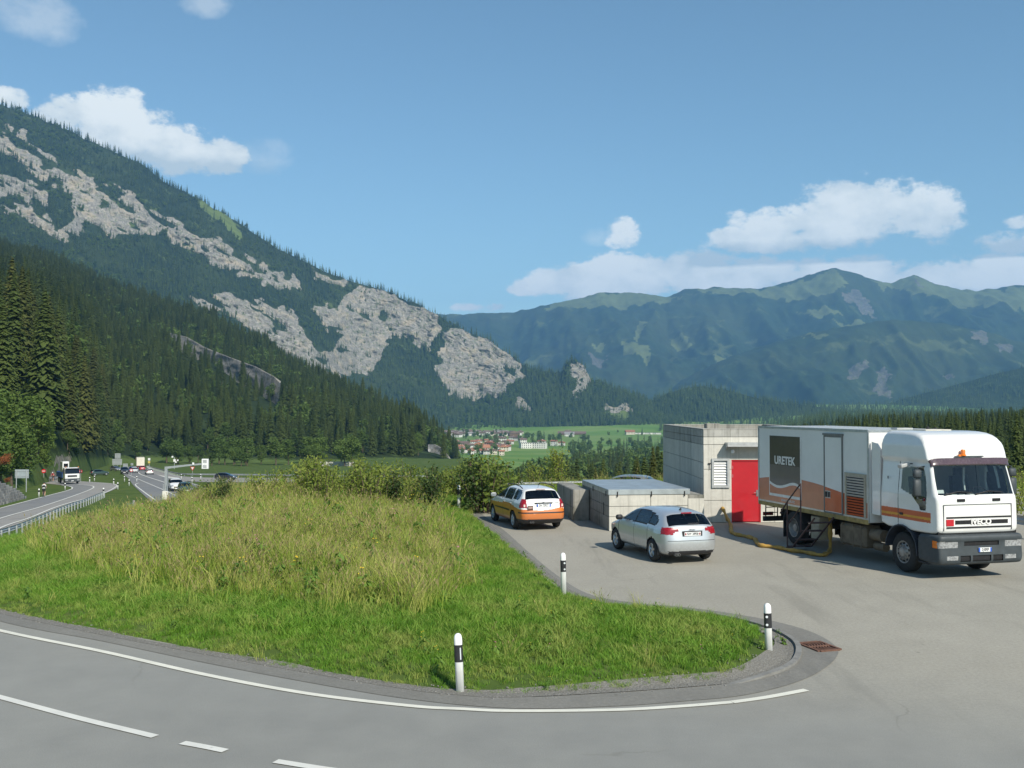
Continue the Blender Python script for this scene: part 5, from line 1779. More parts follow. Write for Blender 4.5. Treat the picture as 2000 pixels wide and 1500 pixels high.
def band_mesh(z0, z1, a=.0612, c=.0532):
    b = MB(); n = 14; vs = []
    for z in (z0, z1):
        for i in range(n):
            t = 2 * math.pi * i / n; x = math.cos(t); y = math.sin(t)
            vs.append((abs(x) ** .7 * (1 if x > 0 else -1) * a, abs(y) ** .7 * (1 if y > 0 else -1) * c, z))
    b.add(vs, [(i, (i + 1) % n, n + (i + 1) % n, n + i) for i in range(n)])
    return b.mesh('band', M_BLACK, True)


def marker_post(loc, h, lean, refl, label, group='marker posts round the grass island', rz=0.0, s=1.0):
    r = empty('marker_post', loc, rz); r.rotation_euler = (lean[1], lean[0], rz)
    r.scale = (s, s, 1)
    link(bpy.data.objects.new('post', post_mesh(h)), r)
    link(bpy.data.objects.new('band', band_mesh(h - .43, h - .17)), r)
    if refl == 'bar':
        b = MB(); b.box((.030, -.0545, h - .30), (.016, .006, .18)); b.build('reflector', M_REFL, r)
    elif refl:
        for z in (h - .23, h - .37):
            b = MB(); b.cyl((refl * .028, -.05, z), (refl * .028, -.058, z), .021, n=12); b.build('reflector', M_REFL, r)
    return tag(r, label, 'marker post', group)


marker_post(tuple(on_z(899, 1351, .0)), .89, (-.045, 0), 'bar', 'white marker post with black band nearest the camera, at the road edge', s=1.08)
marker_post(tuple(on_z(1502, 1277, .0)), .89, (-.03, 0), -1, 'white marker post on the gravel tip of the island', s=1.08)
marker_post(tuple(on_z(1101, 1167, .0)), 1.02, (-.015, 0), 1, 'white marker post where the lay-by edge bends, in front of the silver car', s=1.05)
marker_post(tuple(on_z(896, 996, .1)), 1.02, (0, 0), 1, 'white marker post on the grass left of the white and orange car', s=1.1)

far_post = post_mesh(1.0, .075, .06); far_band = band_mesh(.60, .84, .079, .064)
FP = [(76, 971, 'beside the cyclist'), (127, 957, 'at the inside of the side road bend'), (175, 943, 'on the verge right of the far lorry'), (184.5, 940, 'behind the bend of the side road'), (222, 947, 'at the outer kink of the side road'), (230, 956, 'at the end of the side road'), (202, 969, 'at the end of the guard rail'), (243, 941, 'in the green wedge, left one'), (252, 949, 'in the green wedge by the main road'), (267, 941, 'at the tip of the green wedge'), (354, 936, 'by the slip road near the give-way sign'), (375, 943, 'on the right verge of the main road'), (392, 936, 'by the slip road, middle one'), (429, 937, 'by the slip road beside the black car')]
for px, py, lb in FP:
    r = empty('marker_post', tuple(on_plain(px, py, 0.0)))
    link(bpy.data.objects.new('post', far_post), r); link(bpy.data.objects.new('band', far_band), r)
    r.scale = (1.25, 1.25, 1.05)
    tag(r, 'small white marker post ' + lb, 'marker post', 'marker posts along the far roads')

# ---- guard rails


def guard_rail(name, pts, n, post_every, label, h=.72, side=1, thin=1.0):
    P = smooth_path(pts, n); s = np.concatenate([[0], np.cumsum(np.linalg.norm(np.diff(P, axis=0), axis=1))])
    r = empty(name, tuple(P[0])); o = P[0]
    prof = [(0, -.155), (.04, -.12), (.075, -.085), (.04, -.04), (.005, 0), (.04, .04), (.075, .085), (.04, .12), (0, .155)]
    t = np.gradient(P[:, :2], axis=0); t /= np.linalg.norm(t, axis=1)[:, None]; nr = np.stack([-t[:, 1], t[:, 0]], -1) * side
    V = np.array([[(p[0] + q[0] * a - o[0], p[1] + q[1] * a - o[1], p[2] + h - .155 + c - o[2]) for a, c in [(a_ * thin, c_ * thin) for a_, c_ in prof]] for p, q in zip(P, nr)])
    me = np_mesh('rail_beam', V.reshape(-1, 3), grid_faces(*V.shape[:2]), [M_RAIL])
    link(bpy.data.objects.new('rail_beam', me), r)
    b = MB(); b.bx(-.05, .05, -.035, .035, -.3, h - .04); pm_ = b.mesh('post', M_RAIL)
    k = 0.0
    while k <= s[-1]:
        p = [np.interp(k, s, P[:, i]) for i in range(3)]; q = [np.interp(k, s, nr[:, i]) for i in range(2)]
        ob = bpy.data.objects.new('post', pm_); ob.location = (p[0] - o[0] - q[0] * .09, p[1] - o[1] - q[1] * .09, p[2] - o[2]); ob.rotation_euler = (0, 0, math.atan2(q[1], q[0])); link(ob, r)
        k += post_every
    return tag(r, label, 'guard rail')


guard_rail('guard_rail', [on_plain(x, y, 0) for x, y in ((-60, 1082), (0, 1058), (35, 1046), (80, 1025), (133, 1001), (170, 987), (203, 972))], 60, 2.0, 'galvanised guard rail along the near side of the side road', .78, 1)
guard_rail('guard_rail', [on_plain(x, y, 0) for x, y in ((286, 913), (300, 918.5), (322, 925), (350, 932), (379, 933.5), (430, 934), (520, 935), (640, 937), (760, 938), (860, 938))], 70, 3.0, 'long galvanised guard rail beyond the slip road', .95, -1)
guard_rail('guard_rail', [on_plain(x, y, 0) for x, y in ((96, 941), (106, 940.5), (118, 939.8))], 12, 3.0, 'short guard rail behind the cyclist in red', .85, -1)
guard_rail('guard_rail', [Vector((x, y, z)) for x, y, z in ((-3.4, 51.6, -.1), (0, 52.2, -.05), (2.4, 53, -.05), (4.6, 53.6, -.05), (7.0, 54.0, -.05))], 24, 4.0, 'thin guard rail behind the estate car and the basin', .66, -1, .3)
guard_rail('guard_rail', [Vector((x, y, -.045)) for x, y in ((13.8, 45), (16.0, 38.5), (17.3, 33.0), (19.5, 26))], 24, 4.0, 'guard rail at the right edge behind the lorry cab', .78, 1)

# ---- rusty road drain
M_RUST_IRON = plain('rusty_iron', (0.17, 0.085, 0.055), .85, .2, var=.3, sc=14)
gc = [on_z(1567.5, 1256.5), on_z(1616, 1252.5), on_z(1632.5, 1272.5), on_z(1584, 1276.5)]
ctr = sum(gc, Vector()) / 4; ax = ((gc[1] + gc[2]) / 2 - (gc[0] + gc[3]) / 2); ay = ((gc[0] + gc[1]) / 2 - (gc[2] + gc[3]) / 2)
dw, dl = ax.length * .86, ay.length * .82
drain = empty('road_drain', (ctr.x, ctr.y, 0.0), math.atan2(ax.y, ax.x))
tag(drain, 'rusty iron road drain grate at the tip of the island', 'drain')
b = MB(); b.bx(-dw / 2, dw / 2, -dl / 2, dl / 2, .0085, .0105); b.build('pit_shade', M_DARK, drain)  # flat near-black sheet on the asphalt, painted as the shade under the bars
b = MB()
for s_ in (-1, 1):
    b.bx(s_ * dw / 2 - .025, s_ * dw / 2 + .025, -dl / 2, dl / 2, .009, .032); b.bx(-dw / 2 + .025, dw / 2 - .025, s_ * dl / 2 - .03, s_ * dl / 2 + .03, .009, .031)
b.bx(-dw / 2 + .025, dw / 2 - .025, -.028, .028, .009, .0305)
b.build('frame', M_RUST_IRON, drain)
for half in (-1, 1):
    for i in range(7):
        x0 = -dw / 2 + .02 + (i + .25) * (dw - .04) / 7
        pts = []
        for k in range(6):
            t = k / 5; yy = half * (.03 + t * (dl / 2 - .06)); xx = x0 + .05 * math.sin(t * math.pi) * half + .012
            pts.append((xx, yy))
        b = MB(); wv_ = .013
        vs = []; fs = []
        for x, y in pts: vs += [(x - wv_, y, .011), (x - wv_, y, .029), (x + wv_, y, .029), (x + wv_, y, .011)]
        for k in range(5):
            for q in range(3): fs.append((k * 4 + q, k * 4 + q + 1, k * 4 + 4 + q + 1, k * 4 + 4 + q))
        b.add(vs, fs); b.build('bar', M_RUST_IRON, drain)
# ------------------------------------------------------------------ vehicles


def car_paint(name, c, metal=0.0, rough=.32):
    m = Mt(name, rough, metal, .5)
    p = m.pos(True)
    n = m.noise(p, 3.5, 5, .6)
    d = m.noise(p, 16, 4, .6)
    k = tuple(x * .93 for x in c)
    cc_ = m.ramp(n, [(.3, k), (.7, c)])
    # road dust low on the sides
    sz_ = m.n('ShaderNodeSeparateXYZ'); m.l(p, sz_.inputs[0])
    mr_ = m.n('ShaderNodeMapRange'); mr_.inputs['From Min'].default_value = .75; mr_.inputs['From Max'].default_value = .2
    m.l(sz_.outputs[2], mr_.inputs[0])
    f = m.math('MULTIPLY', mr_.outputs[0], m.ramp(d, [(.3, .15), (.7, .55)]))
    m.col(m.mix(f, cc_, (0.20, 0.185, 0.16)))
    m.b.inputs['Coat Weight'].default_value = .8; m.b.inputs['Coat Roughness'].default_value = .05
    return m.m


def glass_mat(name, tint=(0.70, 0.78, 0.74), refl=1.0):
    m = Mt(name)
    m.t.nodes.remove(m.b)
    tr = m.n('ShaderNodeBsdfTransparent'); tr.inputs[0].default_value = (*tint, 1)
    gl = m.n('ShaderNodeBsdfGlossy'); gl.inputs['Roughness'].default_value = .02; gl.inputs[0].default_value = (.9, .95, 1, 1)
    fr = m.n('ShaderNodeFresnel'); fr.inputs[0].default_value = 1.55
    k = m.math('MULTIPLY', fr.outputs[0], refl, clamp=True)
    mx = m.n('ShaderNodeMixShader'); m.l(k, mx.inputs[0]); m.l(tr.outputs[0], mx.inputs[1]); m.l(gl.outputs[0], mx.inputs[2])
    m.l(mx.outputs[0], m.out.inputs['Surface'])
    return m.m


P_SILVER = car_paint('silver_paint', (0.56, 0.585, 0.60), .55, .34)
P_WHITE = car_paint('white_car_paint', (0.74, 0.74, 0.72))
P_ORANGE = car_paint('orange_wrap', (0.62, 0.170, 0.022), 0, .4)
P_REDC = car_paint('red_car_paint', (0.50, 0.02, 0.03))
P_BLACKC = car_paint('black_car_paint', (0.02, 0.02, 0.025))
P_GREENC = car_paint('dark_green_car_paint', (0.02, 0.05, 0.045))
P_BLUEC = car_paint('blue_car_paint', (0.03, 0.06, 0.20))
P_GREYC = car_paint('grey_car_paint', (0.25, 0.26, 0.27), .4)
M_GLASS = glass_mat('car_glass')
M_GLASS_D = glass_mat('dark_car_glass', (0.09, 0.10, 0.10), 1.3)
M_TYRE = plain('tyre_rubber', (0.022, 0.022, 0.022), .85, var=.3, sc=10)
M_RIM = plain('alloy', (0.50, 0.51, 0.52), .35, .75, var=.1)
M_TAIL = plain('tail_lamp_red', (0.27, 0.006, 0.014), .3, var=.35, sc=24, coat=.25)
M_TAILW = plain('tail_lamp_clear', (0.75, 0.55, 0.50), .2, coat=.6)
M_TRIM = plain('black_trim', (0.018, 0.018, 0.02), .55, var=.2)
M_SEAMC = plain('panel_gap', (0.05, 0.05, 0.055), .8)
M_INT = plain('car_interior', (0.035, 0.035, 0.04), .9, var=.2)
M_SEAT = plain('seat_fabric', (0.05, 0.05, 0.055), .9, var=.25)
M_HEAD = plain('head_lamp', (0.42, 0.43, 0.44), .15, .5, var=.5, sc=16, coat=.6)
M_PLATE = plain('plate_white', (0.78, 0.79, 0.78), .45, var=.04)
M_PLATE_B = plain('plate_blue', (0.02, 0.10, 0.48), .45)
M_TEXT = plain('plate_letters', (0.02, 0.02, 0.025), .5)


def text(name, s, size, mat, parent, loc, rot, align='CENTER', bold=0.0, sx=1.0, extrude=.0015):
    cu = bpy.data.curves.new(name, 'FONT'); cu.body = s; cu.size = size; cu.align_x = align; cu.align_y = 'CENTER'
    cu.offset = bold; cu.extrude = extrude; cu.resolution_u = 3
    cu.materials.append(mat)
    t_ = bpy.data.objects.new('tmp_text', cu)
    COL.objects.link(t_)
    bpy.context.view_layer.update()
    me = bpy.data.meshes.new_from_object(t_.evaluated_get(bpy.context.evaluated_depsgraph_get()))
    bpy.data.objects.remove(t_)
    if not me.materials: me.materials.append(mat)
    o = bpy.data.objects.new(name, me); o.location = loc; o.rotation_euler = rot; o.scale = (sx, 1, 1)
    return link(o, parent)


REAR = (R(90), 0, 0); FRONT = (R(90), 0, R(180)); SIDE_R = (R(90), 0, R(90))


class Shell:
    """body blown up from its side silhouette: half width W(y,z), superellipse edge"""

    def __init__(s, sil, W, zmid, inset, p=4.5, r=.3, step=.025, nx=20, nin=14, chaikin=2):
        P = np.array(sil, float)
        for _ in range(chaikin):
            Q = np.roll(P, -1, 0); P = np.stack([P * .75 + Q * .25, P * .25 + Q * .75], 1).reshape(-1, 2)
        Q = np.concatenate([P, P[:1]]); L = np.concatenate([[0], np.cumsum(np.linalg.norm(np.diff(Q, axis=0), axis=1))])
        n = max(12, int(L[-1] / step)); t = np.linspace(0, L[-1], n, endpoint=False)
        C = np.stack([np.interp(t, L, Q[:, 0]), np.interp(t, L, Q[:, 1])], -1)
        y0, y1 = P[:, 0].min() + inset, P[:, 0].max() - inset
        M = np.stack([np.clip(C[:, 0], y0, y1), np.clip(C[:, 1] * 0 + zmid, 0, 9)], -1)
        Ld = np.linalg.norm(M - C, axis=1)
        k = np.linspace(0, .965, nx); d1 = r * (1 - (1 - k ** p) ** (1 / p)); d2 = d1[-1] + (np.linspace(0, 1, nin + 1)[1:])
        d = np.concatenate([np.repeat(d1[None], n, 0), d1[-1] + (Ld - d1[-1])[:, None] * (d2 - d1[-1])[None]], 1)
        d = np.minimum(d, Ld[:, None])
        sfr = np.where(d < r, (1 - np.clip(1 - d / r, 0, 1) ** p) ** (1 / p), 1.0)
        q = d / Ld[:, None]
        yz = C[:, None] * (1 - q[..., None]) + M[:, None] * q[..., None]
        x = W(yz[..., 0], yz[..., 1]) * sfr
        half = np.stack([x, yz[..., 0], yz[..., 1]], -1)
        nq = half.shape[1]
        full = np.concatenate([half[:, ::-1] * [-1, 1, 1], half[:, 1:]], 1)
        s.nq = nq; s.n = n; nc = full.shape[1]
        V = np.concatenate([full, full[:1]])           # close the loop
        s.V = V.reshape(-1, 3); i = np.arange(n)[:, None] * nc + np.arange(nc - 1)[None]
        s.F = np.stack([i, i + nc, i + nc + 1, i + 1], -1).reshape(-1, 4)
        s.sf = np.concatenate([-sfr[:, ::-1], sfr[:, 1:]], 1)
        fc = .5 * (s.sf[:, :-1] + s.sf[:, 1:]); s.fs = fc.reshape(-1)
        s.c = s.V[s.F].mean(1)
        s.Cy = np.repeat(C[:, 0:1], nc - 1, 1).reshape(-1); s.Cz = np.repeat(C[:, 1:2], nc - 1, 1).reshape(-1)
        a = s.V[s.F[:, 2]] - s.V[s.F[:, 0]]; b = s.V[s.F[:, 3]] - s.V[s.F[:, 1]]
        nr = np.cross(a, b); out = s.c - np.array([0, .5 * (y0 + y1), zmid])
        if (nr * out).sum(1).mean() < 0: s.F = s.F[:, ::-1]; nr = -nr
        ln = np.linalg.norm(nr, axis=1)[:, None]
        s.fn = nr / np.maximum(ln, 1e-12)
        vn = np.zeros_like(s.V)
        for j in range(4): np.add.at(vn, s.F[:, j], nr)
        s.vn = vn / np.maximum(np.linalg.norm(vn, axis=1)[:, None], 1e-12)
        s.good = ln[:, 0] > 1e-9
        s.left = np.ones(len(s.F), bool)

    def take(s, mask, name, mat, parent, off=0.0, keep=False, mi=None, thick=0.0):
        m = mask & s.good & (s.left if not keep else True)
        if not m.any(): return None
        if not keep: s.left &= ~mask
        F = s.F[m]; u, inv = np.unique(F, return_inverse=True)
        V = s.V[u] + s.vn[u] * off
        mats = mat if isinstance(mat, (list, tuple)) else [mat]
        me = np_mesh(name, V, inv.reshape(F.shape), mats, True, mi=None if mi is None else mi[m])
        return link(bpy.data.objects.new(name, me), parent)


def wheel(parent, loc, r, w, side, rim=M_RIM, spokes=5, name='wheel'):
    """tyre with rim; axis along x; side +1 outer face to +x"""
    b = MB(); o = (0, 0, 0)
    b.lathe([(r * .62, -w / 2 + .01), (r * .80, -w / 2), (r * .95, -w / 2 + .02), (r, -w / 2 + .05), (r, w / 2 - .05), (r * .95, w / 2 - .02), (r * .80, w / 2), (r * .62, w / 2 - .01), (r * .60, 0), (r * .62, -w / 2 + .01)], 28, 'X')
    t = b.build(name, M_TYRE, parent, smooth=True); t.location = loc
    b = MB(); xo = side * (w / 2 - .035)
    b.lathe([(r * .64, side * (w / 2 - .012)), (r * .60, side * (w / 2 - .02)), (r * .56, side * (w / 2 - .06)), (r * .56, -side * w * .3)], 28, 'X')
    for i in range(spokes):
        a = 2 * math.pi * i / spokes + .3
        for da in (-.13, .13) if spokes <= 6 else (0,):
            c1 = (math.cos(a + da * .4) * r * .12, math.sin(a + da * .4) * r * .12); c2 = (math.cos(a + da) * r * .585, math.sin(a + da) * r * .585)
            b.tube([(xo - side * .01, *c1), (xo, *c2)], [r * .075, r * .055], 5)
    b.lathe([(0, xo + side * .006), (r * .14, xo + side * .004), (r * .16, xo - side * .02)], 14, 'X')
    b.build('rim', rim, t, auto=45)
    b = MB(); b.lathe([(0, xo - side * .05), (r * .56, xo - side * .05)], 20, 'X'); b.build('brake_disc', M_TRIM, t)
    return t


def simple_wheel(parent, loc, r, w):
    b = MB(); b.lathe([(0, -w / 2), (r * .8, -w / 2), (r, -w / 2 + .04), (r, w / 2 - .04), (r * .8, w / 2), (0, w / 2)], 16, 'X')
    o = b.build('wheel', M_TYRE, parent); o.location = loc
    b = MB(); b.lathe([(0, -w / 2 - .01), (r * .58, -w / 2 - .008), (r * .62, -w / 2 + .01)], 14, 'X'); b.lathe([(0, w / 2 + .01), (r * .58, w / 2 + .008), (r * .62, w / 2 - .01)], 14, 'X')
    b.build('rim', M_RIM, o)
    return o


def seats(parent, rows, zc, hw=.38):
    for (y, xs) in rows:
        for x in xs:
            b = MB(); b.cbox(x - .24, x + .24, y - .05, y + .45, zc - .12, zc + .06, .04); b.box((x, y - .12, zc + .28), (.44, .13, .62), rx=R(12)); b.box((x, y - .22, zc + .70), (.26, .09, .17), rx=R(10))
            b.build('seat', M_SEAT, parent)


def hatch_w(wmax, belt, roofk, ends):
    def W(y, z):
        pl = interp(y, ends)
        v = interp(z, [(.15, .90), (.30, .96), (.55, 1.0), (belt - .18, .995), (belt - .04, .965), (belt + .02, .93), (1.46, roofk)])
        return wmax * pl * v
    return W


# ---- silver hatchback
def make_silver():
    r = empty('silver_hatchback')
    tag(r, 'silver five-door hatchback parked in the lay-by, seen from behind', 'car')
    a = 1.289
    sil = [(-1.93, .22), (-2.06, .26), (-2.11, .40), (-2.125, .60), (-2.10, .72), (-2.07, .86), (-2.04, 1.00), (-1.97, 1.08), (-1.86, 1.18), (-1.72, 1.31), (-1.62, 1.385), (-1.2, 1.425), (-.6, 1.445), (-.1, 1.435), (.30, 1.38), (.62, 1.25), (.95, 1.07), (1.12, .985), (1.5, .91), (1.85, .80), (2.05, .70), (2.14, .55), (2.15, .36), (2.06, .24), (1.7, .19), (0, .19), (-1.6, .19)]
    W = hatch_w(.885, .98, .66, [(-2.13, .74), (-2.0, .86), (-1.8, .94), (-1.4, .99), (0, 1), (1.3, 1), (1.75, .92), (2.15, .70)])
    S = Shell(sil, W, .62, .75, 4.2, .26, .017, 34, 18)
    x, y, z = S.c.T; ax_ = np.abs(x); body_ok = True
    for yw in (-a, a):
        S.left &= ~(((y - yw) ** 2 + (z - .315) ** 2 < .365 ** 2) & (ax_ > .5))
    S.take((np.abs(S.fs) < .90) & (S.Cy < -1.6) & (S.Cz > 1.06) & (S.Cz < 1.335) & (ax_ < .62 + (1.35 - z) * .35), 'rear_window', M_GLASS, r, -.004)
    S.take((np.abs(S.fs) < .93) & (S.Cy > .30) & (S.Cz > 1.02) & (S.Cz < 1.36), 'windscreen', M_GLASS, r, -.004)
    side = (np.abs(S.fs) > .93) & (z > .97)
    wins = [('side_window', [(.92, 1.015), (.60, 1.20), (.28, 1.335), (-.06, 1.355), (-.06, 1.0)]), ('side_window', [(-.11, 1.0), (-.11, 1.357), (-.70, 1.345), (-.92, 1.31), (-.92, 1.03)]), ('quarter_window', [(-.97, 1.035), (-.97, 1.305), (-1.28, 1.245), (-1.44, 1.15), (-1.40, 1.055)])]
    for nm, pl in wins:
        for sg in (-1, 1):
            S.take(side & in_poly(y, z, pl) & (x * sg > 0), nm, M_GLASS, r, -.004)
    S.take(side & in_poly(y, z, [(1.03, .985), (.60, 1.235), (.28, 1.368), (-.3, 1.388), (-.95, 1.34), (-1.33, 1.265), (-1.50, 1.15), (-1.45, 1.02), (-.5, .985)]), 'window_surround', M_TRIM, r)
    for sg in (-1, 1):
        S.take((x * sg > .40) & (y < -1.78) & (z > .865 - .05 * (ax_ > .56)) & (z < 1.0 - (ax_ < .5) * .02) & ~((ax_ < .52) & (z < .90)), 'tail_lamp', M_TAIL, r, .006)
    S.take((y < -1.72) & (z < .36) & (ax_ < .70 + (.36 - z) * -.3), 'diffuser', M_TRIM, r)
    S.take((y > 1.75) & (z > .60) & (z < .74) & (ax_ > .4), 'head_lamp', M_HEAD, r, .004)
    S.take((y > 1.9) & (z < .60) & (ax_ < .42), 'grille', M_TRIM, r)
    seam = ((np.abs(y - .0 + .085) < .011) | (np.abs(y + 1.0) < .010) | (np.abs(y - 1.02) < .010)) & (z > .32) & (z < .97) & (np.abs(S.fs) > .93)
    seam |= (np.abs(z - .645) < .011) & (y < -2.0) & (ax_ < .95)
    mi = np.where(seam, 1, 0)
    S.take(np.ones(len(y), bool), 'body', [P_SILVER, M_SEAMC], r, mi=mi)
    for yw in (-a, a):
        for sg in (-1, 1):
            wheel(r, (sg * .775, yw, .315), .315, .215, sg)
            b = MB(); vs = []; fs = []
            for k in range(15):
                t = math.pi * (k / 14 * 1.16 - .08)
                for xx in (.5, .86): vs.append((sg * xx, yw + math.cos(t) * .368, .315 + math.sin(t) * .368))
            for k in range(14): fs.append((k * 2, k * 2 + 1, k * 2 + 3, k * 2 + 2))
            b.add(vs, fs); b.build('arch_liner', M_TRIM, r)
    b = MB(); b.cbox(-.72, .72, -1.9, 1.6, .22, .80, .05); b.build('interior', M_INT, r)
    seats(r, [(.05, (-.36, .36)), (-.85, (-.42, .02, .42))], .53)
    b = MB(); b.lathe([(.17, -.012), (.185, 0), (.17, .012), (.16, 0), (.17, -.012)], 18, 'Y', (0, 0, 0)); sw = b.build('steering_wheel', M_TRIM, r); sw.location = (-.36, .62, .98); sw.rotation_euler = (R(-25), 0, 0)
    for sg in (-1, 1):
        b = MB(); b.cbox(-.10, .10, -.07, .06, -.07, .075, .035); m_ = b.build('mirror', P_SILVER if sg > 0 else M_TRIM, r, auto=50); m_.location = (sg * 1.00, .70, 1.04)
        for yy in (.02 - .22, -1.06 + .05 - .0): 
            b = MB(); b.cbox(-.012, .012, -.09, .09, -.015, .015, .006); h_ = b.build('door_handle', P_SILVER, r); h_.location = (sg * .868, yy, .865)
    b = MB(); b.bx(-.30, .30, -.012, .006, -.07, .075); pl = b.build('plate_recess', M_TRIM, r); pl.location = (0, -2.085, .835)
    plate(r, (0, -2.103, .828), REAR, 'NW 38908', ch=True)
    for i in range(4):
        b = MB(); b.lathe([(.026, -.004), (.031, 0), (.026, .004), (.021, 0), (.026, -.004)], 14, 'Y'); g_ = b.build('badge_ring', M_STEEL, r); g_.location = (-.066 + i * .044, -2.066, .945)
    b = MB(); b.cbox(-.16, .16, -.015, .015, -.018, .018, .006); br = b.build('brake_lamp', M_TAIL, r); br.location = (.0, -1.715, 1.368)
    b = MB(); b.prism([(-.06, 0), (.07, 0), (-.04, .075)], -.012, .012, 'X'); an = b.build('antenna_fin', M_TRIM, r); an.location = (0, -1.35, 1.418)
    b = MB(); b.box((0, 0, 0), (.34, .012, .02)); wp = b.build('rear_wiper', M_TRIM, r); wp.location = (.08, -2.0, 1.105); wp.rotation_euler = (R(-40), 0, 0)
    b = MB()
    for xx in (-.5, -.42): b.lathe([(.030, -.06), (.036, -.06), (.036, .06), (.030, .06)], 12, 'Y', (xx, -2.07, .27))
    b.build('exhaust', M_STEEL, r)
    return r


def plate(parent, loc, rot, s, ch=False, w=.50, hgt=.105):
    p = empty('number_plate', loc, 0, parent); p.rotation_euler = rot
    b = MB(); b.cbox(-w / 2, w / 2, -hgt / 2, hgt / 2, -.006, .004, .003); b.build('plate', M_PLATE, p)
    if ch:
        b = MB(); b.bx(-w / 2 + .015, -w / 2 + .055, -.03, .03, .0045, .0055); b.build('shield', M_TAIL, p)
        b = MB(); b.bx(w / 2 - .055, w / 2 - .015, -.03, .03, .0045, .0055); b.build('shield', M_TAIL, p)
        text('lettering', s, .098, M_TEXT, p, (0, 0, .005), (0, 0, 0), sx=.78, bold=.002)
    else:
        for sg in (-1, 1):
            b = MB(); b.bx(sg * (w / 2 - .022) - .022, sg * (w / 2 - .022) + .022, -hgt / 2 + .003, hgt / 2 - .003, .0045, .0055); b.build('band', M_PLATE_B, p)
        text('lettering', s, .105, M_TEXT, p, (0, 0, .005), (0, 0, 0), sx=.74 * w / .52, bold=.002)
    return p


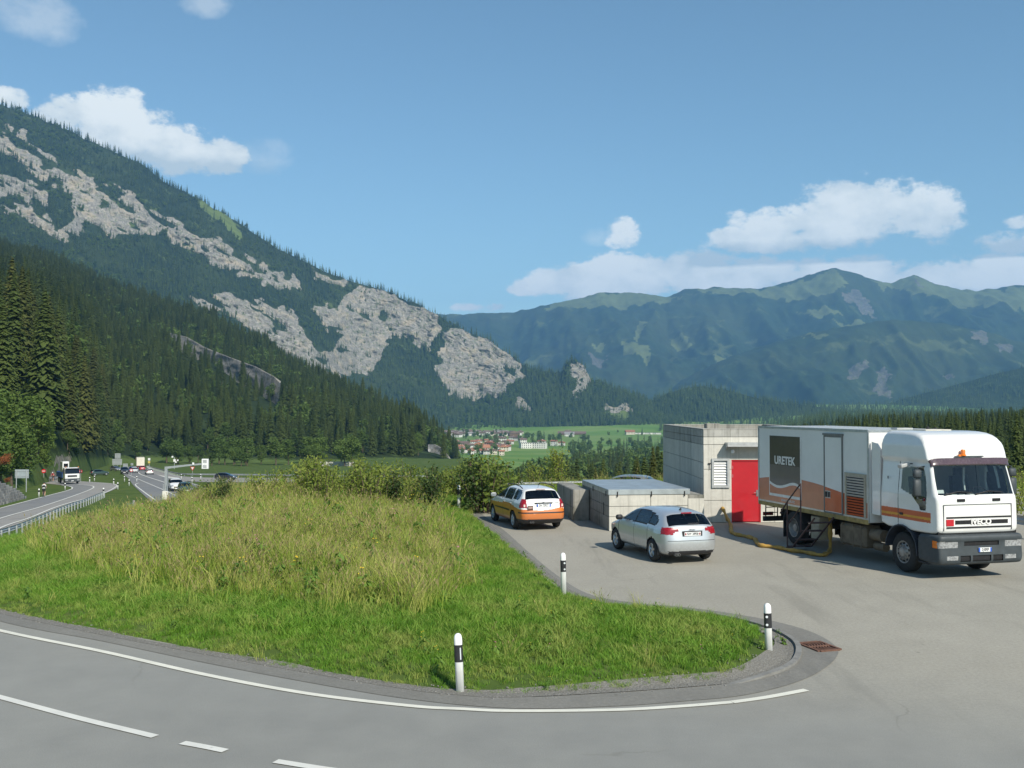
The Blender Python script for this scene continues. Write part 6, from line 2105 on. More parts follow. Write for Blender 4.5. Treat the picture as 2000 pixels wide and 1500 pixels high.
# ---- white and orange estate
def make_estate():
    r = empty('estate_car')
    tag(r, 'white estate car with orange lower half parked beside the basin', 'car')
    a = 1.289
    sil = [(-2.0, .24), (-2.17, .30), (-2.24, .42), (-2.25, .60), (-2.22, .72), (-2.17, .92), (-2.13, 1.06), (-2.05, 1.16), (-1.93, 1.30), (-1.83, 1.415), (-1.70, 1.45), (-1.2, 1.478), (-.6, 1.485), (-.1, 1.465), (.28, 1.40), (.62, 1.24), (.98, 1.04), (1.15, .97), (1.6, .90), (1.95, .80), (2.16, .70), (2.26, .52), (2.24, .34), (2.1, .24), (1.7, .2), (0, .2), (-1.6, .2)]
    W = hatch_w(.885, .97, .665, [(-2.25, .80), (-2.1, .90), (-1.9, .95), (-1.4, .99), (0, 1), (1.3, 1), (1.8, .92), (2.26, .70)])
    S = Shell(sil, W, .62, .75, 4.8, .25, .017, 34, 18)
    x, y, z = S.c.T; ax_ = np.abs(x)
    for yw in (-a, a): S.left &= ~(((y - yw) ** 2 + (z - .315) ** 2 < .365 ** 2) & (ax_ > .5))
    S.take((np.abs(S.fs) < .92) & (S.Cy < -1.7) & (S.Cz > 1.10) & (S.Cz < 1.385) & (ax_ < .62 + (1.40 - z) * .32), 'rear_window', M_GLASS, r, -.004)
    S.take((np.abs(S.fs) < .93) & (S.Cy > .25) & (S.Cz > 1.0) & (S.Cz < 1.40), 'windscreen', M_GLASS, r, -.004)
    side = (np.abs(S.fs) > .93) & (z > .97)
    for nm, pl in (('side_window', [(.95, 1.0), (.60, 1.21), (.24, 1.375), (-.06, 1.39), (-.06, .995)]), ('side_window', [(-.14, .995), (-.14, 1.39), (-.92, 1.39), (-1.0, 1.2), (-1.0, 1.02)]), ('quarter_window', [(-1.09, 1.03), (-1.09, 1.385), (-1.62, 1.36), (-1.74, 1.29), (-1.74, 1.10), (-1.66, 1.05)])):
        for sg in (-1, 1): S.take(side & in_poly(y, z, pl) & (x * sg > 0), nm, M_GLASS, r, -.004)
    for sg in (-1, 1): S.take((x * sg > .615) & (y < -1.93) & (z > .80) & (z < 1.10), 'tail_lamp', M_TAIL, r, .006)
    S.take((y < -1.6) & (z < .40), 'bumper_skirt', M_TRIM, r)
    S.take((y > 1.85) & (z > .60) & (z < .76) & (ax_ > .4), 'head_lamp', M_HEAD, r, .004)
    # orange wave: low at the front, dipping at the tail-gate
    wav = interp(y, [(-2.2, .76), (-1.9, .74), (-1.5, .80), (-1.0, .88), (-.3, .87), (.6, .80), (1.4, .78), (2.2, .72)])
    wavr = interp(x, [(-.9, .75), (-.5, .735), (-.1, .70), (.3, .74), (.65, .80), (.9, .78)])
    wv_ = np.where((y < -1.95) & (np.abs(S.fs) < .97), wavr, wav)
    mi = np.where(z < wv_, 1, 0)
    rub = (np.abs(z - .625) < .022) & ((y < -1.85) | ((np.abs(S.fs) > .95) & (np.abs(y) < .93)))
    mi = np.where(rub, 2, mi)
    seam = ((np.abs(y + .10) < .012) | (np.abs(y + 1.04) < .011) | (np.abs(y - 1.05) < .011)) & (z > .35) & (z < .97) & (np.abs(S.fs) > .93)
    mi = np.where(seam, 3, mi)
    S.take(np.ones(len(y), bool), 'body', [P_WHITE, P_ORANGE, M_TRIM, M_SEAMC], r, mi=mi)
    for yw in (-a, a):
        for sg in (-1, 1):
            wheel(r, (sg * .775, yw, .315), .315, .205, sg, spokes=7)
            b = MB(); vs = []; fs = []
            for k in range(15):
                t = math.pi * (k / 14 * 1.16 - .08)
                for xx in (.5, .86): vs.append((sg * xx, yw + math.cos(t) * .368, .315 + math.sin(t) * .368))
            for k in range(14): fs.append((k * 2, k * 2 + 1, k * 2 + 3, k * 2 + 2))
            b.add(vs, fs); b.build('arch_liner', M_TRIM, r)
    b = MB(); b.cbox(-.72, .72, -2.0, 1.6, .22, .82, .05); b.build('interior', M_INT, r)
    seats(r, [(.05, (-.36, .36)), (-.85, (-.42, .02, .42))], .56)
    b = MB(); b.lathe([(.17, -.012), (.185, 0), (.17, .012), (.16, 0), (.17, -.012)], 18, 'Y', (0, 0, 0)); sw = b.build('steering_wheel', M_TRIM, r); sw.location = (-.36, .62, .98); sw.rotation_euler = (R(-25), 0, 0)
    for sg in (-1, 1):
        b = MB(); b.cbox(-.10, .10, -.07, .06, -.075, .08, .035); m_ = b.build('mirror', P_WHITE, r, auto=50); m_.location = (sg * 1.00, .72, 1.05)
        b = MB(); b.bx(-.075, .075, -.079, -.071, -.05, .055); g_ = b.build('mirror_glass', M_STEEL, m_)
        b = MB(); b.tube([(sg * .60, .15, 1.44), (sg * .615, .05, 1.50), (sg * .62, -.6, 1.535), (sg * .615, -1.4, 1.51), (sg * .60, -1.62, 1.445)], .018, 7); b.build('roof_rail', M_TRIM, r, auto=50)
        for yy in (-.22, -1.0):
            b = MB(); b.cbox(-.012, .012, -.09, .09, -.015, .015, .006); h_ = b.build('door_handle', P_WHITE, r); h_.location = (sg * .868, yy, .89)
        b = MB(); b.bx(-.012, .012, -.03, .03, -.045, .045); c_ = b.build('reverse_lamp', M_TAILW, r); c_.location = (sg * .70, -2.155, .88); c_.rotation_euler = (0, 0, R(90))
    b = MB(); b.bx(-.33, .33, -.012, .004, .05, .085); pl = b.build('plate_lamp_bar', M_TRIM, r); pl.location = (0, -2.19, .90)
    plate(r, (0, -2.205, .882), REAR, 'DH 729CT', w=.52)
    b = MB(); b.bx(-.10, .10, -.006, .006, -.075, .075); st = b.build('sticker', plain('brown_sticker', (0.10, 0.05, 0.03), .5), r); st.location = (-.50, -2.222, .80)
    b = MB(); b.bx(-.08, .08, -.008, .002, -.012, .012); s2 = b.build('sticker_print', M_TAILW, st); s2.location = (0, -.002, .01)
    b = MB(); b.lathe([(0, -.008), (.034, -.006), (.036, .004)], 14, 'Y'); bd = b.build('badge', M_STEEL, r); bd.location = (0, -2.155, .985)
    b = MB(); b.bx(-.07, .07, -.003, .003, -.014, .014); b2 = b.build('model_lettering', M_LIGHTGREY, r); b2.location = (.50, -2.15, .97)
    b = MB(); b.cbox(-.17, .17, -.02, .02, -.014, .014, .006); br = b.build('brake_lamp', M_TAILW, r); br.location = (0, -1.86, 1.425)
    b = MB(); b.tube([(0, 0, 0), (0, -.10, .20)], [.007, .003], 5); an = b.build('antenna', M_TRIM, r); an.location = (0, -1.55, 1.455)
    b = MB()
    for xx in (-.48, -.40): b.lathe([(.025, -.06), (.03, -.06), (.03, .06)], 12, 'Y', (xx, -2.2, .30))
    b.build('exhaust', M_STEEL, r)
    return r


def put(r, ax, th):
    """place a car by the centre of its rear axle"""
    r.rotation_euler = (0, 0, th)
    r.location = (ax[0] - math.sin(th) * 1.289, ax[1] + math.cos(th) * 1.289, 0.012)


put(make_silver(), (4.76, 29.20), .2999)
put(make_estate(), (.85, 36.95), .2964)
# ---- the box lorry
M_BOXW = plain('box_panel_white', (0.74, 0.74, 0.72), .38, var=.05, sc=1.2, coat=.5)
M_CABW = car_paint('cab_white', (0.76, 0.755, 0.73), 0, .35)
M_OR1 = plain('faded_orange_film', (0.50, 0.175, 0.085), .4, var=.1, sc=2, coat=.3)
M_OR2 = plain('orange_film', (0.50, 0.095, 0.022), .4, var=.1, sc=2, coat=.3)
M_YEL = plain('yellow_film', (0.62, 0.30, 0.03), .4)
M_BROWN = plain('brown_film', (0.055, 0.042, 0.028), .4, var=.15, sc=1.2, coat=.3)
M_BROWN2 = plain('grey_brown_film', (0.125, 0.105, 0.09), .4, var=.12, sc=1.2, coat=.3)
M_FILMW = plain('white_film', (0.70, 0.69, 0.66), .45)
M_OCHRE = plain('dirty_ochre_sill', (0.30, 0.22, 0.075), .7, var=.35, sc=5)
M_ALU = plain('aluminium_trim', (0.46, 0.48, 0.48), .4, .7, var=.15)
M_BUMP = plain('bumper_grey', (0.042, 0.052, 0.058), .6, var=.18, sc=5)
M_CHAS = plain('chassis_black', (0.022, 0.022, 0.024), .75, var=.4, sc=5)
M_TANK = plain('dusty_tank', (0.16, 0.125, 0.085), .8, var=.35, sc=4)
M_MUD = plain('mudguard_blue_black', (0.03, 0.036, 0.05), .65, var=.3)
M_VISOR = plain('sun_visor', (0.075, 0.045, 0.055), .25, var=.15, coat=.5)
M_AMBER = plain('amber_lens', (0.75, 0.18, 0.01), .2, var=.2, sc=20, coat=.8)
M_STAIR = plain('brown_steel', (0.075, 0.045, 0.045), .6, .3, var=.25)
M_HUB = plain('wheel_steel', (0.33, 0.31, 0.29), .55, .5, var=.25, sc=8)

lorry = empty('box_lorry', (11.44, 27.50, 0.012), 3.3878)
tag(lorry, 'white box lorry with orange wave, brown sign panel and high cab', 'lorry')
b = MB()
for sx in (-.42, .42): b.bx(sx - .05, sx + .05, -7.5, 1.1, .72, .98)
for y in (-7.2, -6.4, -4.6, -3.6, -2.6, -1.6, -.6, .5): b.bx(-.37, .37, y - .05, y + .05, .76, .94)
for y in (-5.5, 0.0): b.cyl((-.9, y, .52), (.9, y, .52), .09)
b.build('chassis', M_CHAS, lorry)
BY0, BY1, BZ0, BZ1, BX = -7.72, -1.30, 1.12, 3.70, 1.26
b = MB(); b.cbox(-BX, BX, BY0, BY1, BZ0, BZ1, .018)
box = b.build('cargo_box', M_BOXW, lorry)
b = MB()
for sx in (-1, 1):
    b.bx(sx * (BX + .004) - .012, sx * (BX + .004) + .012, BY0 + .01, BY1 - .01, BZ1 - .07, BZ1 + .006)
    for y in (BY0 + .03, BY1 - .03): b.bx(sx * (BX + .004) - .011, sx * (BX + .004) + .011, y - .035, y + .035, BZ0, BZ1 - .071)
b.bx(-BX + .012, BX - .012, BY1 + .002, BY1 + .012, BZ1 - .06, BZ1 + .004)
b.build('edge_trim', M_ALU, box)
b = MB()
for sx in (-1, 1): b.bx(sx * BX - .018, sx * BX + .018, BY0 + .02, BY1 - .02, BZ0 - .05, BZ0 + .075)
b.build('sill', M_OCHRE, box)
b = MB()
for sx in (-1, 1): b.bx(sx * BX - .013, sx * BX + .013, BY0 + .02, BY1 - .02, BZ0 + .077, BZ0 + .13)
b.build('lower_trim', M_ALU, box)
XS = BX + .0045
orange_top = [(-7.65, 1.95), (-7.2, 2.0), (-6.6, 2.05), (-6.0, 2.08), (-5.4, 2.09), (-4.87, 2.07), (-4.2, 2.03), (-3.63, 1.98), (-2.6, 1.86), (-1.9, 1.75), (-1.37, 1.66)]


def side_sheet(name, top, bottom_z, x, mat, parent, y0, y1, n=40, bottom=None):
    ys = np.linspace(y0, y1, n); zt = interp(ys, top); zb = np.full(n, bottom_z) if bottom is None else interp(ys, bottom)
    V = np.stack([np.stack([np.full(n, x), ys, zb], -1), np.stack([np.full(n, x), ys, zt], -1)])
    me = np_mesh(name, V.reshape(-1, 3), grid_faces(2, n)[:, ::-1], [mat])
    if me.polygons[0].normal.x < 0: me.flip_normals()
    return link(bpy.data.objects.new(name, me), parent)


side_sheet('stripe', orange_top, BZ0 + .132, XS, M_OR1, box, -7.65, -3.62)
side_sheet('stripe', orange_top, BZ0 + .132, XS, M_OR2, box, -3.60, -1.37)
# brown sign panel with white wave and border
wave = [(-6.9, 1.90), (-6.75, 1.85), (-6.5, 1.80), (-6.2, 1.80), (-5.9, 1.85), (-5.6, 1.92), (-5.35, 1.945), (-5.15, 1.92), (-4.98, 1.86)]
ws_ = smooth_path([(a, c, 0) for a, c in wave], 40)[:, :2]
side_sheet('sign_panel', [(-9, 3.40), (0, 3.40)], 0, XS + .003, M_BROWN, box, -6.93, -4.99, 40, [(-9, 2.45), (0, 2.45)])
side_sheet('sign_panel', [(-9, 2.449), (0, 2.449)], 0, XS + .003, M_BROWN2, box, -6.93, -4.99, 40, [tuple(q) for q in ws_])
side_sheet('sign_wave', [(q[0], q[1] + .0) for q in ws_], 0, XS + .005, M_FILMW, box, -6.93, -4.99, 40, [(q[0], q[1] - .085) for q in ws_])
for (y0, y1, z0, z1) in ((-6.97, -6.931, 1.43, 3.40), (-4.989, -4.90, 1.43, 3.40), (-6.931, -4.989, 1.43, 1.515)):
    bb = [(-9, z0), (0, z0)]; side_sheet('sign_border', [(-9, z1), (0, z1)], 0, XS + .003, M_FILMW, box, y0, y1, 2, bb)
text('lettering', 'URETEK', .36, M_FILMW, box, (XS + .006, -5.955, 2.60), SIDE_R, bold=.012, sx=1.02)
text('lettering', 'www.uretek.net', .15, M_FILMW, box, (XS + .004, -5.75, 1.345), SIDE_R, sx=.85)
# side door and louvre
DY0, DY1, DZ0, DZ1 = -3.58, -2.58, 1.20, 3.50
b = MB(); b.cbox(XS - .02, XS + .02, DY0 + .05, DY1 - .05, DZ0 + .04, DZ1 - .05, .006); sd = b.build('side_door', M_BOXW, box)
side_sheet('stripe', orange_top, DZ0 + .06, XS + .0245, M_OR2, sd, DY0 + .06, DY1 - .06)
b = MB(); b.bx(XS - .02, XS + .03, DY0, DY0 + .045, DZ0, DZ1); b.bx(XS - .02, XS + .03, DY1 - .045, DY1, DZ0, DZ1); b.bx(XS - .02, XS + .031, DY0 + .045, DY1 - .045, DZ1 - .045, DZ1); b.bx(XS - .02, XS + .05, DY0 - .03, DY1 + .03, DZ1 + .004, DZ1 + .06); b.bx(XS - .02, XS + .031, DY0 + .045, DY1 - .045, DZ0, DZ0 + .035); b.build('frame', plain('door_rubber', (.17, .18, .17), .6), sd)
b = MB(); b.bx(XS + .022, XS + .032, DY0 + .1, DY0 + .36, 1.64, 1.86); b.build('lock_plate', M_ALU, sd)
b = MB(); b.bx(XS + .033, XS + .06, DY0 + .12, DY0 + .18, 1.67, 1.83); b.bx(XS + .033, XS + .05, DY0 + .26, DY0 + .33, 1.67, 1.83); b.build('latch', M_TRIM, sd)
LY0, LY1, LZ0, LZ1 = -2.46, -1.42, 1.24, 2.46
b = MB(); f = .085
b.bx(XS - .01, XS + .035, LY0, LY0 + f, LZ0, LZ1); b.bx(XS - .01, XS + .035, LY1 - f, LY1, LZ0, LZ1); b.bx(XS - .01, XS + .036, LY0 + f, LY1 - f, LZ1 - f, LZ1)
lou = b.build('louvre', plain('louvre_frame', (.36, .33, .26), .55, var=.15), box)
b = MB(); b.bx(XS - .004, XS + .001, LY0 + f, LY1 - f, LZ0, LZ1 - f); b.build('backing', M_DARK, lou)
ns = 15
for i in range(ns):
    z = LZ0 + .05 + i * (LZ1 - LZ0 - f - .06) / (ns - 1)
    b = MB(); b.box((XS + .018, (LY0 + LY1) / 2, z), (.012, LY1 - LY0 - 2 * f - .01, .058), ry=R(32)); b.build('slat', M_OR2 if z < 1.80 else M_LIGHTGREY, lou)
# roof clutter
b = MB(); b.bx(-.25, .25, -1.75, -1.45, BZ1 + .004, BZ1 + .05); b.build('roof_vent', M_LIGHTGREY, box)


def mudguard(yc, zc, rad, x0, x1, a0, a1, mat, name='mudguard'):
    b = MB(); vs = []; fs = []; n = 14
    for k in range(n + 1):
        t = R(a0 + (a1 - a0) * k / n)
        for rr_, xx in ((rad, x0), (rad, x1), (rad + .03, x1), (rad + .03, x0)): vs.append((xx, yc + math.cos(t) * rr_, zc + math.sin(t) * rr_))
    for k in range(n):
        for q in range(4): fs.append((k * 4 + q, k * 4 + (q + 1) % 4, k * 4 + 4 + (q + 1) % 4, k * 4 + 4 + q))
    fs += [(0, 1, 2, 3), (n * 4 + 3, n * 4 + 2, n * 4 + 1, n * 4)]
    b.add(vs, fs); return b.build(name, mat, lorry)


def lorry_wheel(x, y, side, dual=False):
    r, w = .52, .30
    b = MB()
    b.lathe([(r * .55, -w / 2 + .02), (r * .78, -w / 2), (r * .94, -w / 2 + .015), (r, -w / 2 + .045), (r, w / 2 - .045), (r * .94, w / 2 - .015), (r * .78, w / 2), (r * .55, w / 2 - .02)], 32, 'X')
    if dual: b.lathe([(r * .55, -side * (w + .03) - w / 2), (r * .94, -side * (w + .03) - w / 2 + .01), (r, -side * (w + .03) - w / 2 + .04), (r, -side * (w + .03) + w / 2 - .04), (r * .94, -side * (w + .03) + w / 2)], 28, 'X')
    t = b.build('wheel', M_TYRE, lorry, smooth=True); t.location = (x, y, r)
    b = MB()
    if dual:
        b.lathe([(r * .57, side * (w / 2 - .015)), (r * .53, side * (w / 2 - .02)), (r * .50, side * (w / 2 - .10)), (r * .42, side * (w / 2 - .16)), (r * .24, side * (w / 2 - .17)), (r * .22, side * (w / 2 - .06)), (0, side * (w / 2 - .05))], 24, 'X')
    else:
        b.lathe([(r * .57, side * (w / 2 - .015)), (r * .53, side * (w / 2 - .02)), (r * .50, side * (w / 2 - .07)), (r * .40, side * (w / 2 - .03)), (r * .24, side * (w / 2 + .01)), (r * .22, side * (w / 2 + .03)), (0, side * (w / 2 + .045))], 24, 'X')
        for k in range(10):
            a = 2 * math.pi * k / 10; c = (math.cos(a) * r * .33, math.sin(a) * r * .33)
            b.cyl((side * (w / 2 - .01), *c), (side * (w / 2 + .03), *c), .022, n=6)
    rim = b.build('rim', M_HUB, t, auto=40)
    if not dual:
        b = MB()
        for k in range(10):
            a = 2 * math.pi * (k + .5) / 10; c = (math.cos(a) * r * .43, math.sin(a) * r * .43)
            b.cyl((side * (w / 2 - .044), *c), (side * (w / 2 - .028), *c), .034, n=8)
        b.build('hand_hole', M_DARK, t)
    return t


for sx in (-1, 1):
    fw = lorry_wheel(sx * 1.05, 0.12, sx)
    lorry_wheel(sx * 1.08, -5.50, sx, True)
    mudguard(-5.5, .56, .60, sx * .62, sx * 1.24, 15, 172, M_CHAS)
    b = MB(); b.bx(sx * .93 - .3, sx * .93 + .3, -6.13, -6.10, .16, .75); b.build('mud_flap', M_CHAS, lorry)
    mudguard(0.12, .56, .66, sx * .80, sx * 1.27, -4, 176, M_MUD)
# tank and lockers on the visible side
b = MB(); b.cbox(.62, 1.20, -2.92, -1.62, .36, .98, .07)
for y in (-2.75, -2.2, -1.8): b.bx(.61, 1.208, y - .02, y + .02, .35, .99)
b.build('tank', M_TANK, lorry)
b = MB(); b.cyl((.95, -1.55, .78), (.95, -1.02, .78), .17, n=16); b.cyl((.9, -1.5, .46), (.9, -1.05, .46), .12, n=14); b.build('air_tank', M_TANK, lorry, auto=40)
b = MB(); b.cbox(.75, 1.18, -4.52, -4.05, .30, 1.0, .02); b.build('locker', plain('pale_locker', (.34, .30, .22), .7, var=.2), lorry)
b = MB(); b.cbox(-1.2, -.65, -3.6, -1.2, .4, 1.0, .05); b.build('locker', M_CHAS, lorry)
# tail: under-run bar, ladder, lamps
b = MB(); b.bx(-1.15, 1.15, -7.66, -7.54, .50, .66); b.bx(-.5, -.4, -7.62, -7.5, .6, .9); b.bx(.4, .5, -7.62, -7.5, .6, .9); b.build('underrun_bar', M_CHAS, lorry)
b = MB()
for x in (.62, 1.06): b.tube([(x, -7.60, 1.1), (x, -7.62, .52)], .02, 6)
for z in (.6, .78, .96): b.tube([(.62, -7.61, z), (1.06, -7.61, z)], .016, 6)
b.build('tail_ladder', M_CHAS, lorry)
b = MB(); b.bx(.75, 1.12, -7.70, -7.665, .68, .80); b.bx(-1.12, -.75, -7.70, -7.665, .68, .80); b.build('tail_lamp', M_TAIL, lorry)

# ---- cab
csil = [(-.80, 1.12), (-.84, 1.4), (-.85, 2.2), (-.85, 3.0), (-.84, 3.46), (-.76, 3.66), (-.55, 3.71), (.25, 3.71), (.70, 3.66), (.96, 3.52), (1.09, 3.30), (1.16, 3.08), (1.20, 2.94), (1.24, 2.84), (1.36, 2.45), (1.47, 2.12), (1.53, 2.03), (1.55, 1.85), (1.56, 1.5), (1.56, 1.24), (1.50, 1.14), (1.2, 1.10), (.3, 1.10)]


def CW(y, z):
    v = interp(z, [(1.0, 1.235), (2.05, 1.235), (2.9, 1.15), (3.0, 1.20), (3.35, 1.19), (3.7, 1.10)])
    return v * interp(y, [(-.9, 1.0), (1.0, 1.0), (1.3, .985), (1.56, .945)])


C = Shell(csil, CW, 2.0, .9, 9.0, .26, .018, 36, 46, 1)
x, y, z = C.c.T; ax_ = np.abs(x)
C.left &= ~(((y - .12) ** 2 + (z - .56) ** 2 < .68 ** 2) & (ax_ > .3))
C.take((np.abs(C.fs) < .945) & (C.Cy > 1.1) & (C.Cz > 2.12) & (C.Cz < 2.86), 'windscreen', glass_mat('windscreen_glass', (0.72, 0.80, 0.80), 1.1), lorry, -.005)
sidew = [(.10, 2.76), (.10, 2.18), (.55, 2.06), (.86, 1.80), (.90, 1.70), (1.12, 1.70), (1.16, 2.1), (1.10, 2.45), (.98, 2.80)]
for sg in (-1, 1):
    C.take((np.abs(C.fs) > .96) & in_poly(y, z, sidew) & (x * sg > 0), 'side_window', M_GLASS, lorry, -.005)
visor = C.take((C.Cy > .95) & (C.Cz > 2.85) & (C.Cz < 3.03) & (np.abs(C.fs) < .985), 'sun_visor', M_VISOR, lorry, .06, keep=True)
sm = visor.modifiers.new('thick', 'SOLIDIFY'); sm.thickness = .03
front = (C.Cy > 1.3) & (np.abs(C.fs) < .96)
sdm = (np.abs(C.fs) > .95)
mi = np.zeros(len(y), int)
mi = np.where(sdm & (z < 1.66) & (z > 1.40) & (y < 1.30), 1, mi)
mi = np.where(sdm & (z < 1.535) & (z > 1.47) & (y < 1.30), 2, mi)
mi = np.where(sdm & (np.abs(y + .02) < .013) & (z < 2.9) & (z > 1.2), 3, mi)
C.take(np.ones(len(y), bool), 'cab', [M_CABW, M_OR2, M_YEL, M_SEAMC], lorry, mi=mi)
b = MB(); b.cbox(-1.05, 1.05, -.75, 1.2, 1.15, 1.55, .05); b.build('cab_floor', M_INT, lorry)
b = MB(); b.cbox(-1.06, 1.06, .95, 1.38, 1.75, 2.08, .06); b.build('dashboard', plain('dash_grey', (.10, .11, .115), .7), lorry)
for sx in (-.62, .62):
    b = MB(); b.cbox(sx - .26, sx + .26, .05, .55, 1.55, 1.72, .05); b.box((sx, .02, 2.1), (.48, .16, .8), rx=R(8)); b.box((sx, -.02, 2.6), (.28, .1, .2)); b.build('seat', M_SEAT, lorry)
b = MB(); b.lathe([(.21, -.015), (.23, 0), (.21, .015), (.20, 0), (.21, -.015)], 20, 'Z'); sw = b.build('steering_wheel', M_TRIM, lorry); sw.location = (-.62, .88, 2.12); sw.rotation_euler = (R(-35), 0, 0)
for xx in (-1.02, -.35): b = MB(); b.tube([(xx, .55, 2.75), (xx + .02, .56, 2.4), (xx, .58, 2.15)], [.035, .03, .03], 6); b.build('curtain', M_FILMW, lorry)
for k, (xx, zz) in enumerate(((.45, 2.085), (-.05, 2.085), (.2, 2.08))): b = MB(); b.box((xx, 1.17, zz + .012), (.16, .11, .02), rz=.3 * k); b.build('paper', M_FILMW, lorry)
b = MB(); b.box((1.02, 1.40, 2.20), (.24, .004, .09), rx=R(18)); b.build('windscreen_sticker', M_FILMW, lorry)
# wipers
for x0_, x1_ in ((.95, .15), (.05, -.75)):
    b = MB(); b.tube([(x0_, 1.50, 2.125), ((x0_ + x1_) / 2, 1.485, 2.20), (x1_, 1.495, 2.17)], [.018, .014, .012], 5); b.build('wiper', M_TRIM, lorry)
# front details
FYp = 1.563
cab_dark = [(.62, .40, 1.985), (-.42, -.64, 1.985)]
for a_, c_, zz in cab_dark: b = MB(); b.cbox(c_, a_, FYp - .035, FYp + .004, zz - .035, zz + .035, .006); b.build('front_vent', M_DARK, lorry)
b = MB()
for zz in (1.555, 1.305): b.bx(-.95, .95, FYp - .03, FYp + .006, zz - .02, zz + .02)
b.bx(-.85, .70, FYp - .03, FYp + .0055, 1.385, 1.485)
b.build('grille', M_DARK, lorry)
b = MB(); b.cbox(.74, .96, FYp - .02, FYp + .010, 1.345, 1.51, .005); b.build('red_badge', plain('red_badge', (.45, .01, .02), .4), lorry)
text('lettering', 'IVECO', .185, M_FILMW, lorry, (-.05, FYp + .012, 1.435), FRONT, bold=.008, sx=1.12, extrude=.006)
b = MB()
for (x0, x1, z0, z1) in ((-.96, 1.02, 1.872, 1.884), (1.02, 1.032, 1.22, 1.884), (-.972, -.96, 1.22, 1.884)): b.bx(x0, x1, FYp - .012, FYp + .0015, z0, z1)
b.build('panel_gap', M_SEAMC, lorry)
# bumper
bs = [(1.10, .40), (1.42, .36), (1.60, .38), (1.66, .46), (1.66, .62), (1.645, .80), (1.645, .95), (1.67, 1.0), (1.67, 1.08), (1.62, 1.13), (1.2, 1.13), (.80, 1.10), (.80, .42)]
BS = Shell(bs, lambda yy, zz: 1.27 * interp(yy, [(.7, 1), (1.3, 1), (1.5, .985), (1.67, .95)]), .76, .22, 11.0, .14, .022, 40, 8, 1)
BS.left &= ~((BS.c[:, 1] < .87))
x, y, z = BS.c.T; ax_ = np.abs(x)
fr_ = (BS.Cy > 1.5)
for sg in (-1, 1):
    BS.take(fr_ & (x * sg > .70) & (x * sg < 1.235) & (z > .80) & (z < .97), 'head_lamp', M_HEAD, lorry, -.006)
    BS.take(fr_ & (x * sg > .70) & (x * sg < 1.02) & (z > .50) & (z < .61), 'fog_lamp', M_HEAD, lorry, -.008)
    BS.take((x * sg > 1.13) & (z > .80) & (z < .97) & (y > 1.40), 'indicator', M_AMBER, lorry, -.004)
BS.take(fr_ & (ax_ < .52) & (z > .86) & (z < .97), 'air_slot', M_DARK, lorry, -.03)
BS.take(fr_ & (ax_ < .62) & (z > .46) & (z < .60) & (np.abs(ax_ - .30) > .02), 'air_slot', M_DARK, lorry, -.03)
BS.take(np.ones(len(y), bool), 'bumper', M_BUMP, lorry)
b = MB(); b.bx(-1.15, 1.15, 1.05, 1.50, 1.13, 1.20); b.build('bumper_gap', M_DARK, lorry)
plate(lorry, (-.08, 1.675, .745), FRONT, 'DJ 809SP', w=.38, hgt=.11)
# entry steps beside the wheel
for sg in (-1, 1):
    b = MB()
    for zz in (.38, .72, 1.02): b.cbox(sg * 1.05 - .18, sg * 1.05 + .18, .80, 1.22, zz - .03, zz + .02, .01)
    b.bx(sg * .95 - .05, sg * .95 + .05, .82, 1.2, .38, 1.1)
    b.build('entry_step', M_CHAS, lorry)
# mirrors
for sg in (-1, 1):
    b = MB(); b.cbox(-.11, .11, -.06, .06, -.28, .16, .04); m_ = b.build('mirror', M_BUMP, lorry, auto=50); m_.location = (sg * 1.43, 1.06, 2.34)
    b = MB(); b.cbox(-.11, .11, -.06, .06, .0, .22, .04); m2 = b.build('wide_mirror', M_BUMP, lorry, auto=50); m2.location = (sg * 1.42, 1.06, 2.53)
    b = MB(); b.tube([(sg * 1.12, .98, 2.82), (sg * 1.40, 1.04, 2.80), (sg * 1.42, 1.06, 2.0), (sg * 1.18, 1.02, 1.95)], .018, 6); b.build('mirror_arm', M_BUMP, lorry)
b = MB(); b.cbox(-.14, .14, -.09, .09, -.05, .05, .02); m3 = b.build('kerb_mirror', M_LIGHTGREY, lorry); m3.location = (1.38, .45, 2.82); m3.rotation_euler = (0, R(12), 0)
b = MB(); b.tube([(1.12, .5, 2.86), (1.38, .45, 2.87)], .016, 6); b.build('mirror_arm', M_BUMP, lorry)
b = MB(); b.bx(-.1, .1, -.06, .06, -.05, .05)
lf = b.build('side_lamp', M_TAIL, lorry); lf.location = (1.215, 1.04, 1.98); lf.scale = (.12, .8, .8)
# beacon, light bar, roof hatch
b = MB(); b.bx(-.42, .42, 1.19, 1.23, 3.055, 3.085); b.bx(-.3, -.26, 1.05, 1.2, 3.05, 3.08); b.bx(.26, .3, 1.05, 1.2, 3.05, 3.08); b.build('lamp_bar', M_BUMP, lorry)
b = MB(); b.lathe([(.075, 0), (.075, .03), (.06, .04), (.062, .13), (.045, .16), (0, .168)], 16, 'Z', (.18, 1.21, 3.09)); bc = b.build('beacon', M_AMBER, lorry, auto=50)
b = MB(); b.box((.27, 1.21, 3.10), (.10, .05, .05)); b.build('beacon_mount', M_AMBER, bc)
b = MB(); b.cbox(-.45, .35, -.62, -.05, 3.705, 3.735, .01); b.build('roof_hatch', plain('hatch', (.55, .52, .44), .6), lorry)
b = MB(); b.cyl((-.2, -.72, 3.70), (-.2, -.72, 3.80), .04, n=8); b.cyl((-.45, -.72, 3.70), (-.45, -.72, 3.78), .03, n=8); b.build('roof_aerial', M_BLACK, lorry)
